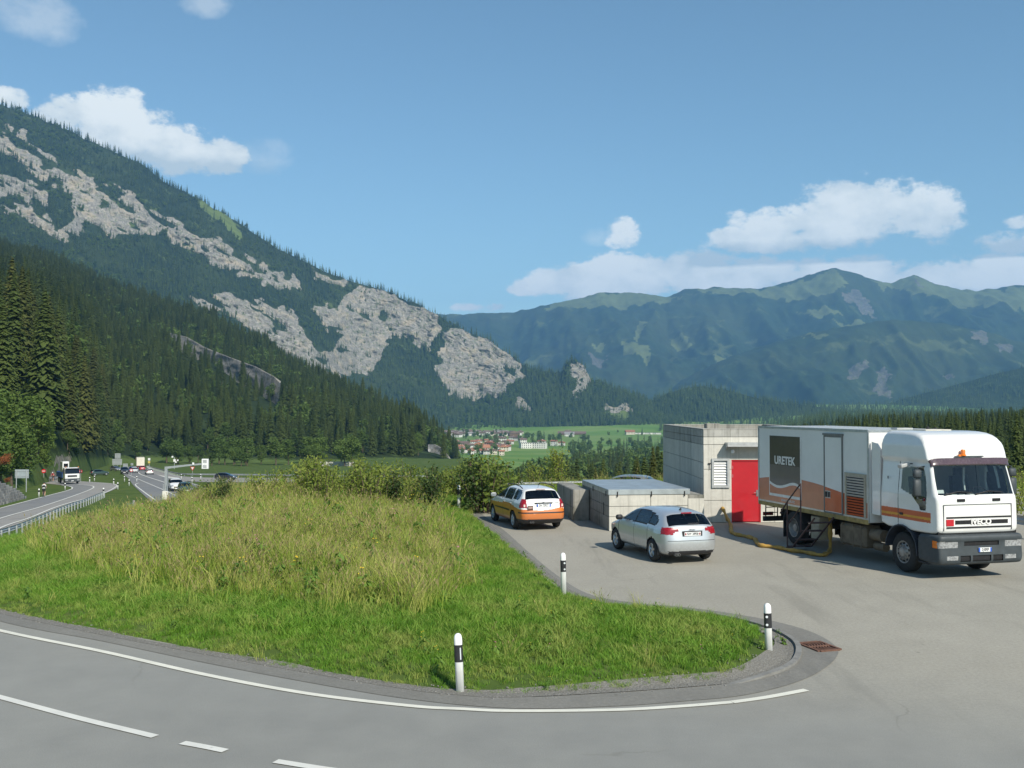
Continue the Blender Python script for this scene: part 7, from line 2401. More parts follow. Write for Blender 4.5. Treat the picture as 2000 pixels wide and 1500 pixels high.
# air deflectors between cab and box
for sg in (-1, 1):
    b = MB(); b.prism([(-1.24, 1.38), (-.86, 1.38), (-.86, 3.2), (-1.0, 3.34), (-1.24, 3.38)], sg * 1.19 - .02, sg * 1.19 + .02, 'X'); b.build('air_deflector', M_CABW, lorry)
for (xx, zz) in ((1.245, 1.95),): b = MB(); b.cbox(-.012, .012, -.07, .07, -.03, .03, .005); h_ = b.build('door_handle', M_TRIM, lorry); h_.location = (1.243, .12, 1.53)
b = MB(); b.bx(-.006, .006, -.05, .05, -.09, .09); h_ = b.build('fuel_flap', M_TRIM, lorry); h_.location = (1.238, -.45, 2.45); h_.rotation_euler = (0, 0, 0); h_.scale = (1, .3, .4)

# ---- steel access steps at the side door
steps = empty('access_steps', (11.44, 27.50, 0.012), 3.3878)
tag(steps, 'brown steel access steps with handrail at the lorry side door', 'steps')
x0, x1 = 1.36, 1.98
for xx in (x0, x1):
    b = MB(); b.tube([(xx, -4.55, .05), (xx, -4.2, .10), (xx, -2.95, 1.10)], .028, 6); b.build('stringer', M_STAIR, steps)
for i, (yy, zz) in enumerate(((-4.36, .10), (-3.92, .36), (-3.55, .66), (-3.2, .94))):
    b = MB(); b.cbox(x0, x1, yy - .14, yy + .14, zz - .012, zz + .012, .004); b.build('tread', M_STAIR, steps)
for xx in (x1,):
    b = MB(); b.tube([(xx, -4.95, 1.05), (xx, -4.52, 1.44), (xx, -3.72, 2.05)], .022, 6); b.tube([(xx, -4.52, .05), (xx, -4.52, 1.44)], .022, 6); b.tube([(xx, -3.72, .60), (xx, -3.72, 2.05)], .022, 6); b.tube([(xx, -4.52, .72), (xx, -3.72, 1.36)], .018, 6); b.build('handrail', M_STAIR, steps)
# ------------------------------------------------------------------ far traffic


def road_heading(p0, p1):
    """heading (rotation about z of a car whose forward is +y) from one plain pixel to another"""
    a = on_plain(*p0); b_ = on_plain(*p1); d = b_ - a
    return math.atan2(-d.x, d.y)


def far_car(name, px, py, rz, paint, label, kind='hatch', off=.09, loc=None):
    r = empty(name, tuple(on_plain(px, py, off)) if loc is None else loc, rz)
    tag(r, label, 'car', 'cars on the far roads')
    hgt = {'hatch': 1.45, 'suv': 1.75, 'estate': 1.48}[kind]; k = hgt / 1.45
    sil = [(-1.95, .24), (-2.12, .36), (-2.12, .62 * k), (-2.05, .98 * k), (-1.75, 1.32 * k), (-1.5, 1.42 * k), (-.4, 1.46 * k), (.25, 1.38 * k), (.95, 1.02 * k), (1.25, .94 * k), (1.85, .80 * k), (2.12, .62 * k), (2.12, .34), (1.95, .22), (0, .2)]
    W = hatch_w(.90, .98 * k, .67, [(-2.13, .78), (-1.9, .93), (-1.4, .99), (1.3, 1), (1.75, .93), (2.15, .76)])
    S = Shell(sil, lambda y_, z_: W(y_, np.minimum(z_, 1.46 * k) / 1.0 if k == 1 else z_ / k), .62 * k, .75, 4.5, .26, .07, 9, 6)
    x, y, z = S.c.T; z = z / k; cz = S.Cz / k
    S.take((np.abs(S.fs) < .93) & (S.Cy < -1.55) & (cz > 1.0) & (cz < 1.34), 'rear_window', M_GLASS_D, r, -.004)
    S.take((np.abs(S.fs) < .94) & (S.Cy > .25) & (cz > 1.02) & (cz < 1.37), 'windscreen', M_GLASS_D, r, -.004)
    for sg in (-1, 1):
        S.take((np.abs(S.fs) > .93) & (x * sg > 0) & in_poly(y, z, [(.9, 1.0), (.3, 1.34), (-1.3, 1.34), (-1.55, 1.02)]), 'side_window', M_GLASS_D, r, -.004)
        S.take((x * sg > .50) & (y < -1.9) & (z > .76) & (z < .97), 'tail_lamp', M_TAIL, r, .005)
        S.take((x * sg > .45) & (y > 1.75) & (z > .60) & (z < .76), 'head_lamp', M_HEAD, r, .005)
    S.take((np.abs(y) > 1.85) & (z < .40), 'bumper_skirt', M_TRIM, r)
    S.take((y > 1.9) & (z > .42) & (z < .62) & (np.abs(x) < .45), 'grille', M_TRIM, r)
    S.take(np.ones(len(y), bool), 'body', paint, r)
    for yw in (-1.3, 1.3):
        for sg in (-1, 1): simple_wheel(r, (sg * .79, yw, .33), .33, .24)
    b = MB(); b.bx(-.26, .26, -2.16, -2.13, .62, .73); b.build('number_plate', M_PLATE, r)
    b = MB(); b.bx(-.26, .26, 2.13, 2.16, .42, .53); b.build('number_plate', M_PLATE, r)
    return r


MAIN_AWAY = road_heading((322, 943), (276, 927.6))
FAR_AWAY = road_heading((276, 927.6), (267, 918))
far_car('silver_car', 291.5, 927.2, MAIN_AWAY, P_WHITE, 'pale car driving away on the main road')
far_car('red_car', 277.5, 919.3, FAR_AWAY, P_REDC, 'red car driving away behind the box truck')
far_car('dark_car', 243, 926.2, FAR_AWAY + math.pi, P_BLACKC, 'dark car waiting beside the big sign boards', 'suv')
far_car('white_car', 262.5, 923.6, FAR_AWAY + math.pi, P_WHITE, 'white oncoming car in front of the red car')
far_car('blue_car', 257.5, 922.4, FAR_AWAY + math.pi, P_BLUEC, 'blue oncoming car beside the white one')
far_car('off_road_car', 343, 959.5, MAIN_AWAY + math.pi, P_WHITE, 'white off-road car coming toward the camera under the gantry', 'suv')
far_car('dark_car', 362, 964, MAIN_AWAY + math.pi, P_GREENC, 'dark car half hidden by the crest shrubs')
far_car('black_car', 441, 938.2, road_heading((430, 938), (520, 939)) + .25, P_BLACKC, 'black car with red tail lamps on the slip road')
far_car('green_car', 194, 929.5, road_heading((180, 930), (230, 929.2)), P_GREENC, 'dark green car on the grass behind the far lorry')
far_car('grey_car', 226, 920.5, FAR_AWAY + math.pi + .5, P_GREYC, 'small grey car under the big sign boards')
# a car on the lower road: only its roof shows over the basin
cx_ = at(1212, 930, 58)
far_car('grey_car', 0, 0, R(70), P_GREYC, 'grey car whose roof shows just above the basin lid', 'suv', loc=(cx_.x, 58, -1.20))


def wheelset(r, ys, x, rad, w=.3):
    for yy in ys:
        for sg in (-1, 1): simple_wheel(r, (sg * x, yy, rad), rad, w)


# box truck driving away
r = empty('box_truck', tuple(on_plain(274, 915.2, .09)), FAR_AWAY)
tag(r, 'box truck with cream rear doors driving away on the main road', 'truck')
b = MB(); b.cbox(-1.25, 1.25, -3.4, 2.0, 1.0, 3.7, .04); bx_ = b.build('cargo_box', plain('cream_box', (.62, .58, .48), .5), r)
for sg in (-1, 1): b = MB(); b.bx(sg * .61 - .58, sg * .61 + .58, -3.45, -3.405, 1.08, 3.6); b.build('rear_door', plain('cream_door', (.66, .62, .52), .5), bx_)
b = MB(); b.cbox(-1.2, 1.2, 2.1, 4.0, .7, 2.8, .12); b.build('cab', P_WHITE, r)
b = MB(); b.bx(-1.05, 1.05, 4.0, 4.02, 1.7, 2.6); b.build('windscreen', M_GLASS_D, r)
b = MB(); b.bx(-1.1, 1.1, -3.4, 3.8, .6, .95); b.build('chassis', M_CHAS, r)
for sg in (-1, 1): b = MB(); b.bx(sg * .95 - .2, sg * .95 + .2, -3.5, -3.42, .62, .85); b.build('tail_lamp', M_TAIL, r)
wheelset(r, (-2.2, 2.9), 1.0, .48)

# tipper lorry with a site cabin, coming round the side road bend
r = empty('flatbed_lorry', tuple(on_plain(138.5, 945.6, .08)), math.pi + .60)
tag(r, 'white-fronted lorry with blue body carrying a white cabin', 'lorry')
tz_ = [(-.9, .75), (-.95, 1.5), (-.93, 2.7), (-.8, 2.85), (.6, 2.85), (.85, 2.75), (1.0, 2.2), (1.12, 1.75), (1.15, 1.0), (1.12, .75)]
S = Shell(tz_, lambda y_, z_: np.full(np.shape(y_), 1.2), 1.7, .7, 9, .25, .08, 16, 8, 1)
x, y, z = S.c.T
S.take((np.abs(S.fs) < .95) & (S.Cy > .8) & (z > 1.80) & (z < 2.62), 'windscreen', M_GLASS_D, r, .003)
for sg in (-1, 1): S.take((np.abs(S.fs) > .96) & (x * sg > 0) & in_poly(y, z, [(-.2, 1.8), (-.2, 2.55), (.7, 2.55), (.95, 1.8)]), 'side_window', M_GLASS_D, r, .003)
S.take((S.Cy > .9) & (z > 1.25) & (z < 1.52) & (np.abs(x) < .8), 'grille', M_TRIM, r, .004)
S.take(np.ones(len(y), bool), 'cab', P_WHITE, r)
b = MB(); b.cbox(-1.24, 1.24, .95, 1.32, .42, .98, .05); b.build('bumper', M_BUMP, r)
for sg in (-1, 1):
    b = MB(); b.bx(sg * .95 - .22, sg * .95 + .22, 1.322, 1.34, .62, .82); b.build('head_lamp', M_HEAD, r)
    b = MB(); b.cbox(sg * 1.42 - .1, sg * 1.42 + .1, .75, .85, 1.8, 2.5, .03); b.build('mirror', M_BLACK, r)
b = MB(); b.cbox(-1.25, 1.25, -6.2, -1.05, 1.0, 1.9, .03); b.build('body_side', plain('blue_body', (.03, .10, .33), .5), r)
b = MB(); b.bx(-.5, .5, -6.2, 1.0, .6, .98); b.build('chassis', M_CHAS, r)
b = MB(); b.bx(-.19, .19, 1.325, 1.335, .52, .62); b.build('number_plate', M_PLATE, r)
b = MB(); b.bx(-1.1, 1.1, 1.14, 1.2, 2.63, 2.75); b.build('sun_visor', M_BLACK, r)
b = MB(); b.cyl((-1.0, .9, 2.86), (-1.0, .9, 3.02), .07); b.cyl((1.0, .9, 2.86), (1.0, .9, 3.02), .07); b.build('beacon', M_AMBER, r)
wheelset(r, (0.1, -3.6, -4.9), 1.02, .5)
c_ = empty('site_cabin', tuple(r.matrix_basis @ Vector((.62, -2.2, 1.92))), r.rotation_euler.z)
tag(c_, 'white cabin with small window riding on the lorry bed', 'cabin')
b = MB(); b.cbox(-.55, .55, -1.0, 1.0, 0, 1.9, .08); b.build('shell', P_WHITE, c_)
b = MB(); b.bx(-.36, .36, 1.003, 1.02, .95, 1.55); b.build('window', M_GLASS_D, c_)


# ---- cyclists
def cyclist(loc, rz, shirt, shorts, helmet, label, pack=None):
    bike = empty('bicycle', loc, rz)
    tag(bike, 'bicycle under ' + label.split(' ', 1)[1], 'bicycle')
    for yy in (-.5, .5):
        b = MB(); b.lathe([(.34, -.014), (.355, 0), (.34, .014), (.325, 0), (.34, -.014)], 26, 'X'); w_ = b.build('wheel', M_TYRE, bike); w_.location = (0, yy, .35)
        b = MB()
        for k in range(8): b.tube([(0, 0, 0), (0, math.cos(k * .785) * .33, math.sin(k * .785) * .33)], .004, 3)
        b.build('spokes', M_STEEL, w_)
    b = MB(); b.tube([(0, -.5, .35), (0, -.12, .85), (0, .42, .88), (0, .5, .35)], .02, 6); b.tube([(0, -.05, .32), (0, .40, .82)], .022, 6); b.tube([(0, -.05, .32), (0, -.16, .92)], .018, 6); b.tube([(0, -.5, .35), (0, -.05, .32)], .014, 6); b.build('frame', M_BLACK, bike)
    b = MB(); b.tube([(-.22, .40, 1.0), (0, .45, 1.02), (.22, .40, 1.0)], .016, 6); b.build('handlebar', M_BLACK, bike)
    b = MB(); b.cbox(-.07, .07, -.30, -.02, .91, .96, .02); b.build('saddle', M_BLACK, bike)
    p = empty('person', loc, rz)
    tag(p, label, 'person')
    sk = plain('skin', (.50, .30, .21), .6)
    # one continuous body: joints with radii, skinned
    J = {'pel': ((0, -.14, 1.02), .15), 'chest': ((0, .12, 1.38), .17), 'neck': ((0, .22, 1.53), .06), 'head': ((0, .27, 1.66), .105), 'top': ((0, .27, 1.74), .07),
         'shl': ((-.19, .16, 1.44), .075), 'ell': ((-.25, .30, 1.22), .05), 'hal': ((-.20, .42, 1.03), .038), 'shr': ((.19, .16, 1.44), .075), 'elr': ((.25, .30, 1.22), .05), 'har': ((.20, .42, 1.03), .038),
         'hl': ((-.10, -.10, .98), .105), 'kl': ((-.12, .26, .70), .07), 'al': ((-.11, .06, .30), .045), 'fl': ((-.11, .20, .24), .04), 'hr': ((.10, -.10, .98), .105), 'kr': ((.12, .16, .56), .07), 'ar': ((.11, -.06, .17), .045), 'fr': ((.11, .08, .11), .04)}
    E_ = [('pel', 'chest'), ('chest', 'neck'), ('neck', 'head'), ('head', 'top'), ('chest', 'shl'), ('shl', 'ell'), ('ell', 'hal'), ('chest', 'shr'), ('shr', 'elr'), ('elr', 'har'), ('pel', 'hl'), ('hl', 'kl'), ('kl', 'al'), ('al', 'fl'), ('pel', 'hr'), ('hr', 'kr'), ('kr', 'ar'), ('ar', 'fr')]
    names = list(J); me = bpy.data.meshes.new('body'); me.from_pydata([J[n][0] for n in names], [(names.index(a), names.index(c)) for a, c in E_], [])
    body = link(bpy.data.objects.new('body', me), p)
    body.modifiers.new('skin', 'SKIN')
    for i, n in enumerate(names):
        sv_ = me.skin_vertices[0].data[i]; sv_.radius = (J[n][1], J[n][1] * .85); sv_.use_root = (n == 'pel')
    sd_ = body.modifiers.new('sub', 'SUBSURF'); sd_.levels = 2; sd_.render_levels = 2
    m = Mt('cyclist_clothes', .8)
    pz = m.n('ShaderNodeSeparateXYZ'); m.l(m.pos(True), pz.inputs[0])
    up = m.math('GREATER_THAN', pz.outputs[2], 1.08); fw_ = m.math('LESS_THAN', m.math('ABSOLUTE', pz.outputs[0]), .225); nk = m.math('LESS_THAN', pz.outputs[2], 1.53)
    c1 = m.mix(m.math('MULTIPLY', m.math('MULTIPLY', up, fw_), nk), tuple((.50, .30, .21)), shirt)
    thigh = m.math('MULTIPLY', m.math('GREATER_THAN', pz.outputs[2], .74), m.math('LESS_THAN', pz.outputs[2], 1.081))
    thigh = m.math('MULTIPLY', thigh, m.math('LESS_THAN', pz.outputs[1], .27))
    m.col(m.mix(thigh, c1, shorts)); me.materials.append(m.m)
    b = MB(); b.lathe([(.0, .10), (.07, .085), (.115, .03), (.125, -.02), (.11, -.03)], 14, 'Z', (0, .27, 1.69)); b.build('helmet', helmet, p, smooth=True)
    if pack is not None:
        b = MB(); b.cbox(-.15, .15, -.16, .02, 1.10, 1.46, .05); b.build('backpack', pack, p)
    return p


cyclist(tuple(on_plain(85.5, 971.5, .06)), road_heading((60, 978), (110, 963)), (.68, .68, .66), (.03, .03, .035), M_BLACK, 'cyclist in pale shirt with dark backpack riding away on the side road', M_BLACK)
cyclist(tuple(on_plain(104.3, 941.2, .06)), math.pi - .2, (.45, .04, .06), (.03, .03, .035), M_WHITE, 'small cyclist in red jersey and white helmet beside the far lorry')

# ------------------------------------------------------------------ signs, gantry, masts
M_SIGNB = plain('sign_back', (.42, .46, .47), .5, .4, var=.1)
M_POLE = plain('grey_pole', (.42, .44, .44), .5, .5, var=.12)
M_SIGNR = plain('sign_red', (.55, .02, .03), .45)
M_SIGNW = plain('sign_white', (.76, .76, .74), .45)


def board(name, px, y0, y1, w, ybase, Y, label, posts=2, z_pole=True):
    """sign seen from its back: panel, stiffener rails, posts"""
    top = at(px, y0, Y).z; bot = at(px, y1, Y).z; base = at(px, ybase, Y)
    r = empty(name, (base.x, Y, base.z)); W_ = w * Y / FPX
    b = MB(); b.cbox(-W_ / 2, W_ / 2, .03, .07, bot - base.z, top - base.z, .01); pn = b.build('panel', M_SIGNB, r)
    b = MB()
    for f_ in (.2, .8): zz = (bot + (top - bot) * f_) - base.z; b.bx(-W_ / 2 + .03, W_ / 2 - .03, -.01, .028, zz - .04, zz + .04)
    b.build('rail', M_POLE, pn)
    for k in range(posts):
        xx = 0 if posts == 1 else (-W_ * .36 + W_ * .72 * k)
        b = MB(); b.cyl((xx, -.06, -.6), (xx, -.06, top - base.z - .05), .055, n=8); b.build('pole', M_POLE, r)
    return tag(r, label, 'sign')


board('sign_board', 42, 917, 934, 27, 951, 122, 'grey back of a road sign on two poles above the stone wall')
board('sign_board', 228.5, 896.5, 908, 19, 919, 330, 'wide grey back of the lower big road sign')
board('sign_board', 229.5, 885.5, 895.8, 11, 919, 333, 'narrow grey board on top of the big road sign', 1)
board('sign_board', 244.5, 905.5, 914, 9.5, 927, 300, 'smaller grey sign back right of the big boards')
board('sign_board', 257.5, 904.5, 909, 5, 927, 310, 'smallest grey sign back beside the main road', 1)


def disc_sign(px, y, ybase, Y, rad, face, label, tri=False):
    base = at(px, ybase, Y); c = at(px, y, Y); h = c.z - base.z
    r = empty('road_sign', tuple(base))
    b = MB(); b.cyl((0, 0, -.5), (0, 0, h + rad * .6), .045, n=8); b.build('pole', M_POLE, r)
    b = MB()
    if tri: b.prism([(-rad, rad * .6), (rad, rad * .6), (0, -rad * 1.05)], -.075, -.05, 'Y')
    else: b.cyl((0, -.05, h), (0, -.075, h), rad, n=20)
    pl = b.build('plate', M_SIGNR if face != 'back' else M_SIGNB, r)
    if tri: pl.location = (0, 0, h)
    b = MB()
    if tri:
        k = .6; b.prism([(-rad * k, rad * .6 * k + .03), (rad * k, rad * .6 * k + .03), (0, -rad * 1.05 * k + .03)], -.085, -.077, 'Y'); q = b.build('face', M_SIGNW, pl)
    elif face == 'bar': b.bx(-rad * .7, rad * .7, -.085, -.077, h - rad * .15, h + rad * .15); b.build('face', M_SIGNW, pl)
    elif face == 'ring': b.cyl((0, -.077, h), (0, -.084, h), rad * .66, n=18); b.build('face', M_SIGNW, pl)
    return tag(r, label, 'road sign')


disc_sign(376, 914.5, 929.5, 238, .55, 'tri', 'white and red give-way triangle beside the slip road', True)
disc_sign(85.5, 920, 927, 182, .36, 'bar', 'small red and white sign on the bank left of the far lorry')
disc_sign(157.5, 920.5, 940, 190, .32, 'bar', 'red no-entry sign right of the far lorry')
disc_sign(256.5, 918.5, 937, 230, .36, 'ring', 'round white sign with red rim on the main road verge')

# gantry arm with lamp box
gb = at(324.5, 981, 108); gz_ = float(ground_z(np.array([gb.x]), np.array([108.0]))[0])
g = empty('gantry', (gb.x, 108, gz_)); tag(g, 'grey cantilever gantry reaching over the main road', 'gantry')
ztop = at(324, 912, 108).z - gz_; armx = at(401, 907, 108).x - gb.x; zarm = at(401, 905.5, 108).z - gz_
b = MB(); b.bx(-.14, .14, -.14, .14, -.8, ztop); b.build('mast', M_POLE, g)
b = MB(); b.tube([(-.14, 0, ztop - .1), (armx * .5, 0, (ztop + zarm) / 2 - .02), (armx, 0, zarm)], [.17, .13, .11], 4); b.build('arm', M_POLE, g)
b = MB(); b.cbox(armx - .34, armx + .34, -.2, .16, zarm - .55, zarm + .50, .03); lb_ = b.build('lamp_box', M_SIGNW, g)
for zz in (-.28, .24): b = MB(); b.cbox(armx - .20, armx + .20, -.215, -.201, zarm + zz - .16, zarm + zz + .16, .004); b.build('lamp', M_LIGHTGREY, lb_)
b = MB(); b.cbox(armx * .70 - .1, armx * .70 + .1, -.2, -.1, zarm - .12, zarm + .12, .02); b.build('sensor', M_SIGNW, g)
z0_ = at(325, 975, 108).z - gz_; z1_ = at(325, 959, 108).z - gz_
b = MB(); b.cbox(-.28, .28, -.45, -.15, z0_, z1_, .03); b.build('cabinet', plain('cream_cabinet', (.70, .67, .58), .5), g)
for xx in (-.2, .2): b = MB(); b.bx(xx - .04, xx + .04, -.35, -.27, z1_, z1_ + .75); b.build('conduit', M_POLE, g)


def mast(px, ytop, ybase, Y, label, heads):
    base = at(px, ybase, Y); top = at(px, ytop, Y).z - base.z
    r = empty('camera_mast', tuple(base)); tag(r, label, 'mast')
    b = MB(); b.cyl((0, 0, -.5), (0, 0, top), .07, n=8); b.build('pole', M_POLE, r)
    for (dx, dz, s, m_) in heads:
        b = MB(); b.cbox(dx - s / 2, dx + s / 2, -.25, .15, top + dz - s * .6, top + dz + s * .6, .03); b.build('head', m_, r)
    return r


mast(291.3, 897, 914, 262, 'short mast with white box and yellow plate beyond the pale car', [(0, .0, .5, M_SIGNW), (0, -.75, .48, plain('yellow_plate', (.55, .45, .12), .5))])
mast(340.5, 893, 912, 250, 'mast with camera heads behind the gantry arm', [(-.45, .1, .34, M_SIGNW), (.05, -.8, .5, M_SIGNW), (.85, -.75, .3, M_SIGNW), (.4, -1.2, .3, M_SIGNW)])

# mesh panel and low wall in the dip below the crest
p0 = at(249, 1008, 62); p1 = at(261, 1012, 58)
r = empty('mesh_gate', tuple(p0)); tag(r, 'small grey steel mesh gate standing in the tall grass', 'gate')
d = p1 - p0
b = MB(); b.tube([(0, 0, -.8), (0, 0, .75)], .04, 6); b.tube([(d.x, d.y, d.z - .8), (d.x, d.y, d.z + 1.0)], .07, 6); b.tube([(0, 0, .70), (d.x, d.y, d.z + .85)], .03, 6); b.build('frame', M_POLE, r)
for k in range(7):
    t = (k + .5) / 7; b = MB(); b.tube([(d.x * t, d.y * t, d.z * t - .7), (d.x * t, d.y * t, d.z * t + .7 + .15 * t)], .016, 4); b.build('bar', M_POLE, r)
a = at(277, 1007, 60); c = at(330, 1007, 60)
b = MB(); b.cbox(0, c.x - a.x, 0, .35, -1.2, .02, .02); o = b.build('low_wall', M_CONC); o.location = a
tag(o, 'short pale concrete wall top in the dip behind the tall grass', 'wall')

# stone retaining wall beside the side road
M_STONE = plain('grey_stone', (.24, .235, .22), .9, var=.45, sc=.9)
M_MORT = plain('stone_joint', (.07, .07, .06), .95)
r = empty('stone_wall', tuple(on_plain(-40, 1005, 0))); tag(r, 'grey dry-stone retaining wall at the left edge of the side road', 'wall')
o0 = r.location.copy()
bot = plain_path([(-140, 1031), (-60, 1008), (0, 991), (35, 981.5), (64, 973)], 60, 0.0)
hts = interp(np.linspace(0, 1, 60), [(0, 4.3), (.3, 3.9), (.6, 3.2), (.8, 2.2), (.93, 1.2), (1, .3)])
tg = np.gradient(bot[:, :2], axis=0); tg /= np.linalg.norm(tg, axis=1)[:, None]; nrm = np.stack([-tg[:, 1], tg[:, 0]], -1)
base_ = bot.copy(); base_[:, :2] += nrm * .9
bk = []; fk = []
for i in range(60):
    b0 = base_[i] - np.array(o0); t0 = b0 + np.array([nrm[i, 0] * hts[i] * .45, nrm[i, 1] * hts[i] * .45, hts[i]]); e0 = t0 + np.array([nrm[i, 0] * 1.6, nrm[i, 1] * 1.6, 0]); g0 = e0 - np.array([0, 0, hts[i] + 1.0])
    bk += [b0 - [0, 0, .6], t0, e0, g0]
for i in range(59):
    for q in range(4): fk.append((i * 4 + q, i * 4 + (q + 1) % 4, i * 4 + 4 + (q + 1) % 4, i * 4 + 4 + q))
b = MB(); b.add(bk, fk); b.build('backing', M_MORT, r)
s_ = np.concatenate([[0], np.cumsum(np.linalg.norm(np.diff(base_, axis=0), axis=1))])
b = MB(); rs_ = random.Random(6); zc_ = 0.0; row = 0
while zc_ < 4.3:
    rh = rs_.uniform(.20, .30); u = rs_.uniform(0, .4)
    while u < s_[-1]:
        L_ = rs_.uniform(.35, .75); i = min(59, max(0, int(np.interp(u, s_, np.arange(60)))))
        if zc_ + rh < hts[i]:
            p = np.array([np.interp(u + L_ / 2, s_, base_[:, k]) for k in range(3)]) - np.array(o0)
            b.box((p[0] + nrm[i, 0] * (zc_ * .45 - .04), p[1] + nrm[i, 1] * (zc_ * .45 - .04), p[2] + zc_ + rh / 2), (L_ * .94, .26 + rs_.uniform(0, .1), rh * .90), rz=math.atan2(tg[i, 1], tg[i, 0]) + rs_.uniform(-.05, .05), rx=0)
        u += L_
    zc_ += rh
st = b.build('stones', M_STONE, r); st['kind'] = 'stuff'
# rust-red dead conifer twigs on the bank
for i, (px, py, h) in enumerate(((8, 886, 1.3), (-4, 890, 1.2), (14, 932, .6))):
    Y = 128 - i * 3; p = at(px, py, Y)
    q = shrub(shrub_crown(400 + i, 900, .05, M_RUST, 9, .6), (p.x, Y, p.z - h), h, ('dead rust-red bush among the green bank trees' if i < 2 else 'small rust-red tuft on top of the stone wall'), 'rust-red dead bushes' if i < 2 else None, 1.2, 'dead_bush')

# ------------------------------------------------------------------ village
WALLS = [plain('render_white', (.66, .65, .61), .8, var=.06), plain('render_cream', (.60, .55, .44), .8, var=.08), plain('timber_brown', (.16, .095, .055), .8, var=.2)]
ROOFS = [plain('roof_brown', (.16, .11, .085), .85, var=.2), plain('roof_red', (.30, .125, .075), .85, var=.2), plain('roof_grey', (.26, .25, .24), .85, var=.15), plain('roof_orange', (.40, .18, .10), .85, var=.2)]


def on_ground(px, py):
    Y = 64 * FPX / max(4, py - 795)
    for _ in range(12):
        x = at(px, 795, Y).x; z = gz1(x, Y); v = (CAM_H - z)
        Y = .5 * Y + .5 * v * FPX / max(4, py - 795)
        Y = min(Y, 2900)
    x = at(px, 795, Y).x
    return x, Y, gz1(x, Y)


rh_ = random.Random(15)


def house(px, py, wpx, roof, wall, label, group=None, flat=False, storeys=2, depth=.8):
    x, Y, z = on_ground(px, py); w = wpx * 1.22 * Y / FPX; d_ = w * depth; h = 2.9 * storeys
    r = empty('village_house', (x, Y, z - .5), rh_.uniform(-.5, .5)); tag(r, label, 'house', group)
    b = MB(); b.bx(-w / 2, w / 2, -d_ / 2, d_ / 2, -2.0, h + .5); b.build('wall', WALLS[wall], r)
    b = MB()
    if flat: b.bx(-w / 2 - .3, w / 2 + .3, -d_ / 2 - .3, d_ / 2 + .3, h + .503, h + .85)
    else:
        rz_ = min(w, d_) * .26
        if rh_.random() < .6: b.prism([(-d_ / 2 - .9, h + .35), (d_ / 2 + .9, h + .35), (d_ / 2 + .9, h + .65), (0, h + .65 + rz_), (-d_ / 2 - .9, h + .65)], -w / 2 - .9, w / 2 + .9, 'X')
        else: b.prism([(-w / 2 - .9, h + .35), (w / 2 + .9, h + .35), (w / 2 + .9, h + .65), (0, h + .65 + rz_), (-w / 2 - .9, h + .65)], -d_ / 2 - .9, d_ / 2 + .9, 'Y')
    rf_ = b.build('roof', ROOFS[roof], r)
    if not flat:
        b = MB(); b.bx(w * .1, w * .1 + .8, -.4, .4, h + .6, h + 1.4 + min(w, d_) * .22); b.build('chimney', WALLS[0], rf_)
    b = MB(); k = max(2, int(w / 3.2)); b.bx(-.6, .6, -.05, .0, -.7, .7); wm = b.mesh('window', M_GLASS_D)
    for s_ in range(storeys):
        for i in range(k):
            o = bpy.data.objects.new('window', wm); o.location = (-w / 2 + (i + .5) * w / k, -d_ / 2 - .01, .5 + 1.7 + s_ * 2.9); link(o, r)
    return r


UP = 'houses of the upper village'; LOW = 'houses of the lower village'
house(867, 832, 26, 2, 0, 'wide flat-roofed white building at the left end of the upper village', None, True, 2, .4)
for px, py, w, rf_, wl in ((877, 838, 9, 0, 0), (888, 841, 11, 0, 0), (893, 829, 13, 0, 0), (901, 840, 12, 2, 0), (913, 847, 14, 0, 1), (906, 850, 10, 0, 0), (925, 840, 12, 0, 0), (941, 838, 11, 0, 0), (918, 838, 9, 2, 0), (966, 843, 11, 0, 0), (973, 844, 14, 2, 0), (984, 840, 11, 0, 0), (933, 845, 10, 0, 1), (861, 854, 7, 0, 0), (1012, 850, 10, 0, 0), (1016, 843, 10, 0, 1), (950, 842, 10, 0, 0), (895, 848, 10, 0, 0), (883, 850, 9, 0, 1)):
    house(px, py, w, rf_, wl, 'small pale house with dark roof in the upper village', UP)
house(1001, 838, 19, 0, 2, 'broad brown timber building at the right end of the upper village')
for px, py, w, rf_, wl in ((881, 868, 13, 1, 0), (893, 869, 11, 1, 0), (905, 873, 17, 0, 0), (916, 877, 13, 0, 0), (879, 882, 8, 1, 0), (926, 869, 10, 1, 0), (956, 871, 13, 1, 2), (968, 869, 13, 0, 0), (979, 862, 16, 0, 0), (986, 869, 11, 0, 1), (992, 873, 9, 0, 0), (1012, 861, 14, 0, 0), (1021, 865, 11, 0, 0), (1001, 860, 10, 0, 0), (951, 889, 10, 0, 0), (962, 888, 12, 0, 1), (898, 884, 13, 0, 0), (910, 884, 10, 1, 0), (948, 878, 11, 1, 0), (970, 878, 10, 1, 2), (935, 866, 9, 0, 1), (886, 877, 9, 0, 0)):
    house(px, py, w, rf_, wl, 'house with reddish or brown roof in the lower village', LOW)
rw_ = random.Random(31)
for i in range(44):
    t_ = rw_.random()
    if i % 2: px, py = rw_.uniform(868, 1004), rw_.uniform(831, 852)
    else: px, py = rw_.uniform(874, 1000), rw_.uniform(860, 890)
    house(px, py, rw_.uniform(8, 13), rw_.choice((0, 0, 2) if i % 2 else (0, 1, 1, 3)), rw_.choice((0, 0, 1)), 'small pale house with dark roof in the upper village' if i % 2 else 'house with reddish or brown roof in the lower village', UP if i % 2 else LOW)
house(936, 876, 20, 3, 1, 'house with orange tiled roof in the middle of the lower village')
house(944, 882, 19, 3, 1, 'second orange-roofed house, nearer and lower')
house(1026, 876, 18, 2, 0, 'left one of two white flat-roofed blocks above the lower meadow', None, True, 3, .5)
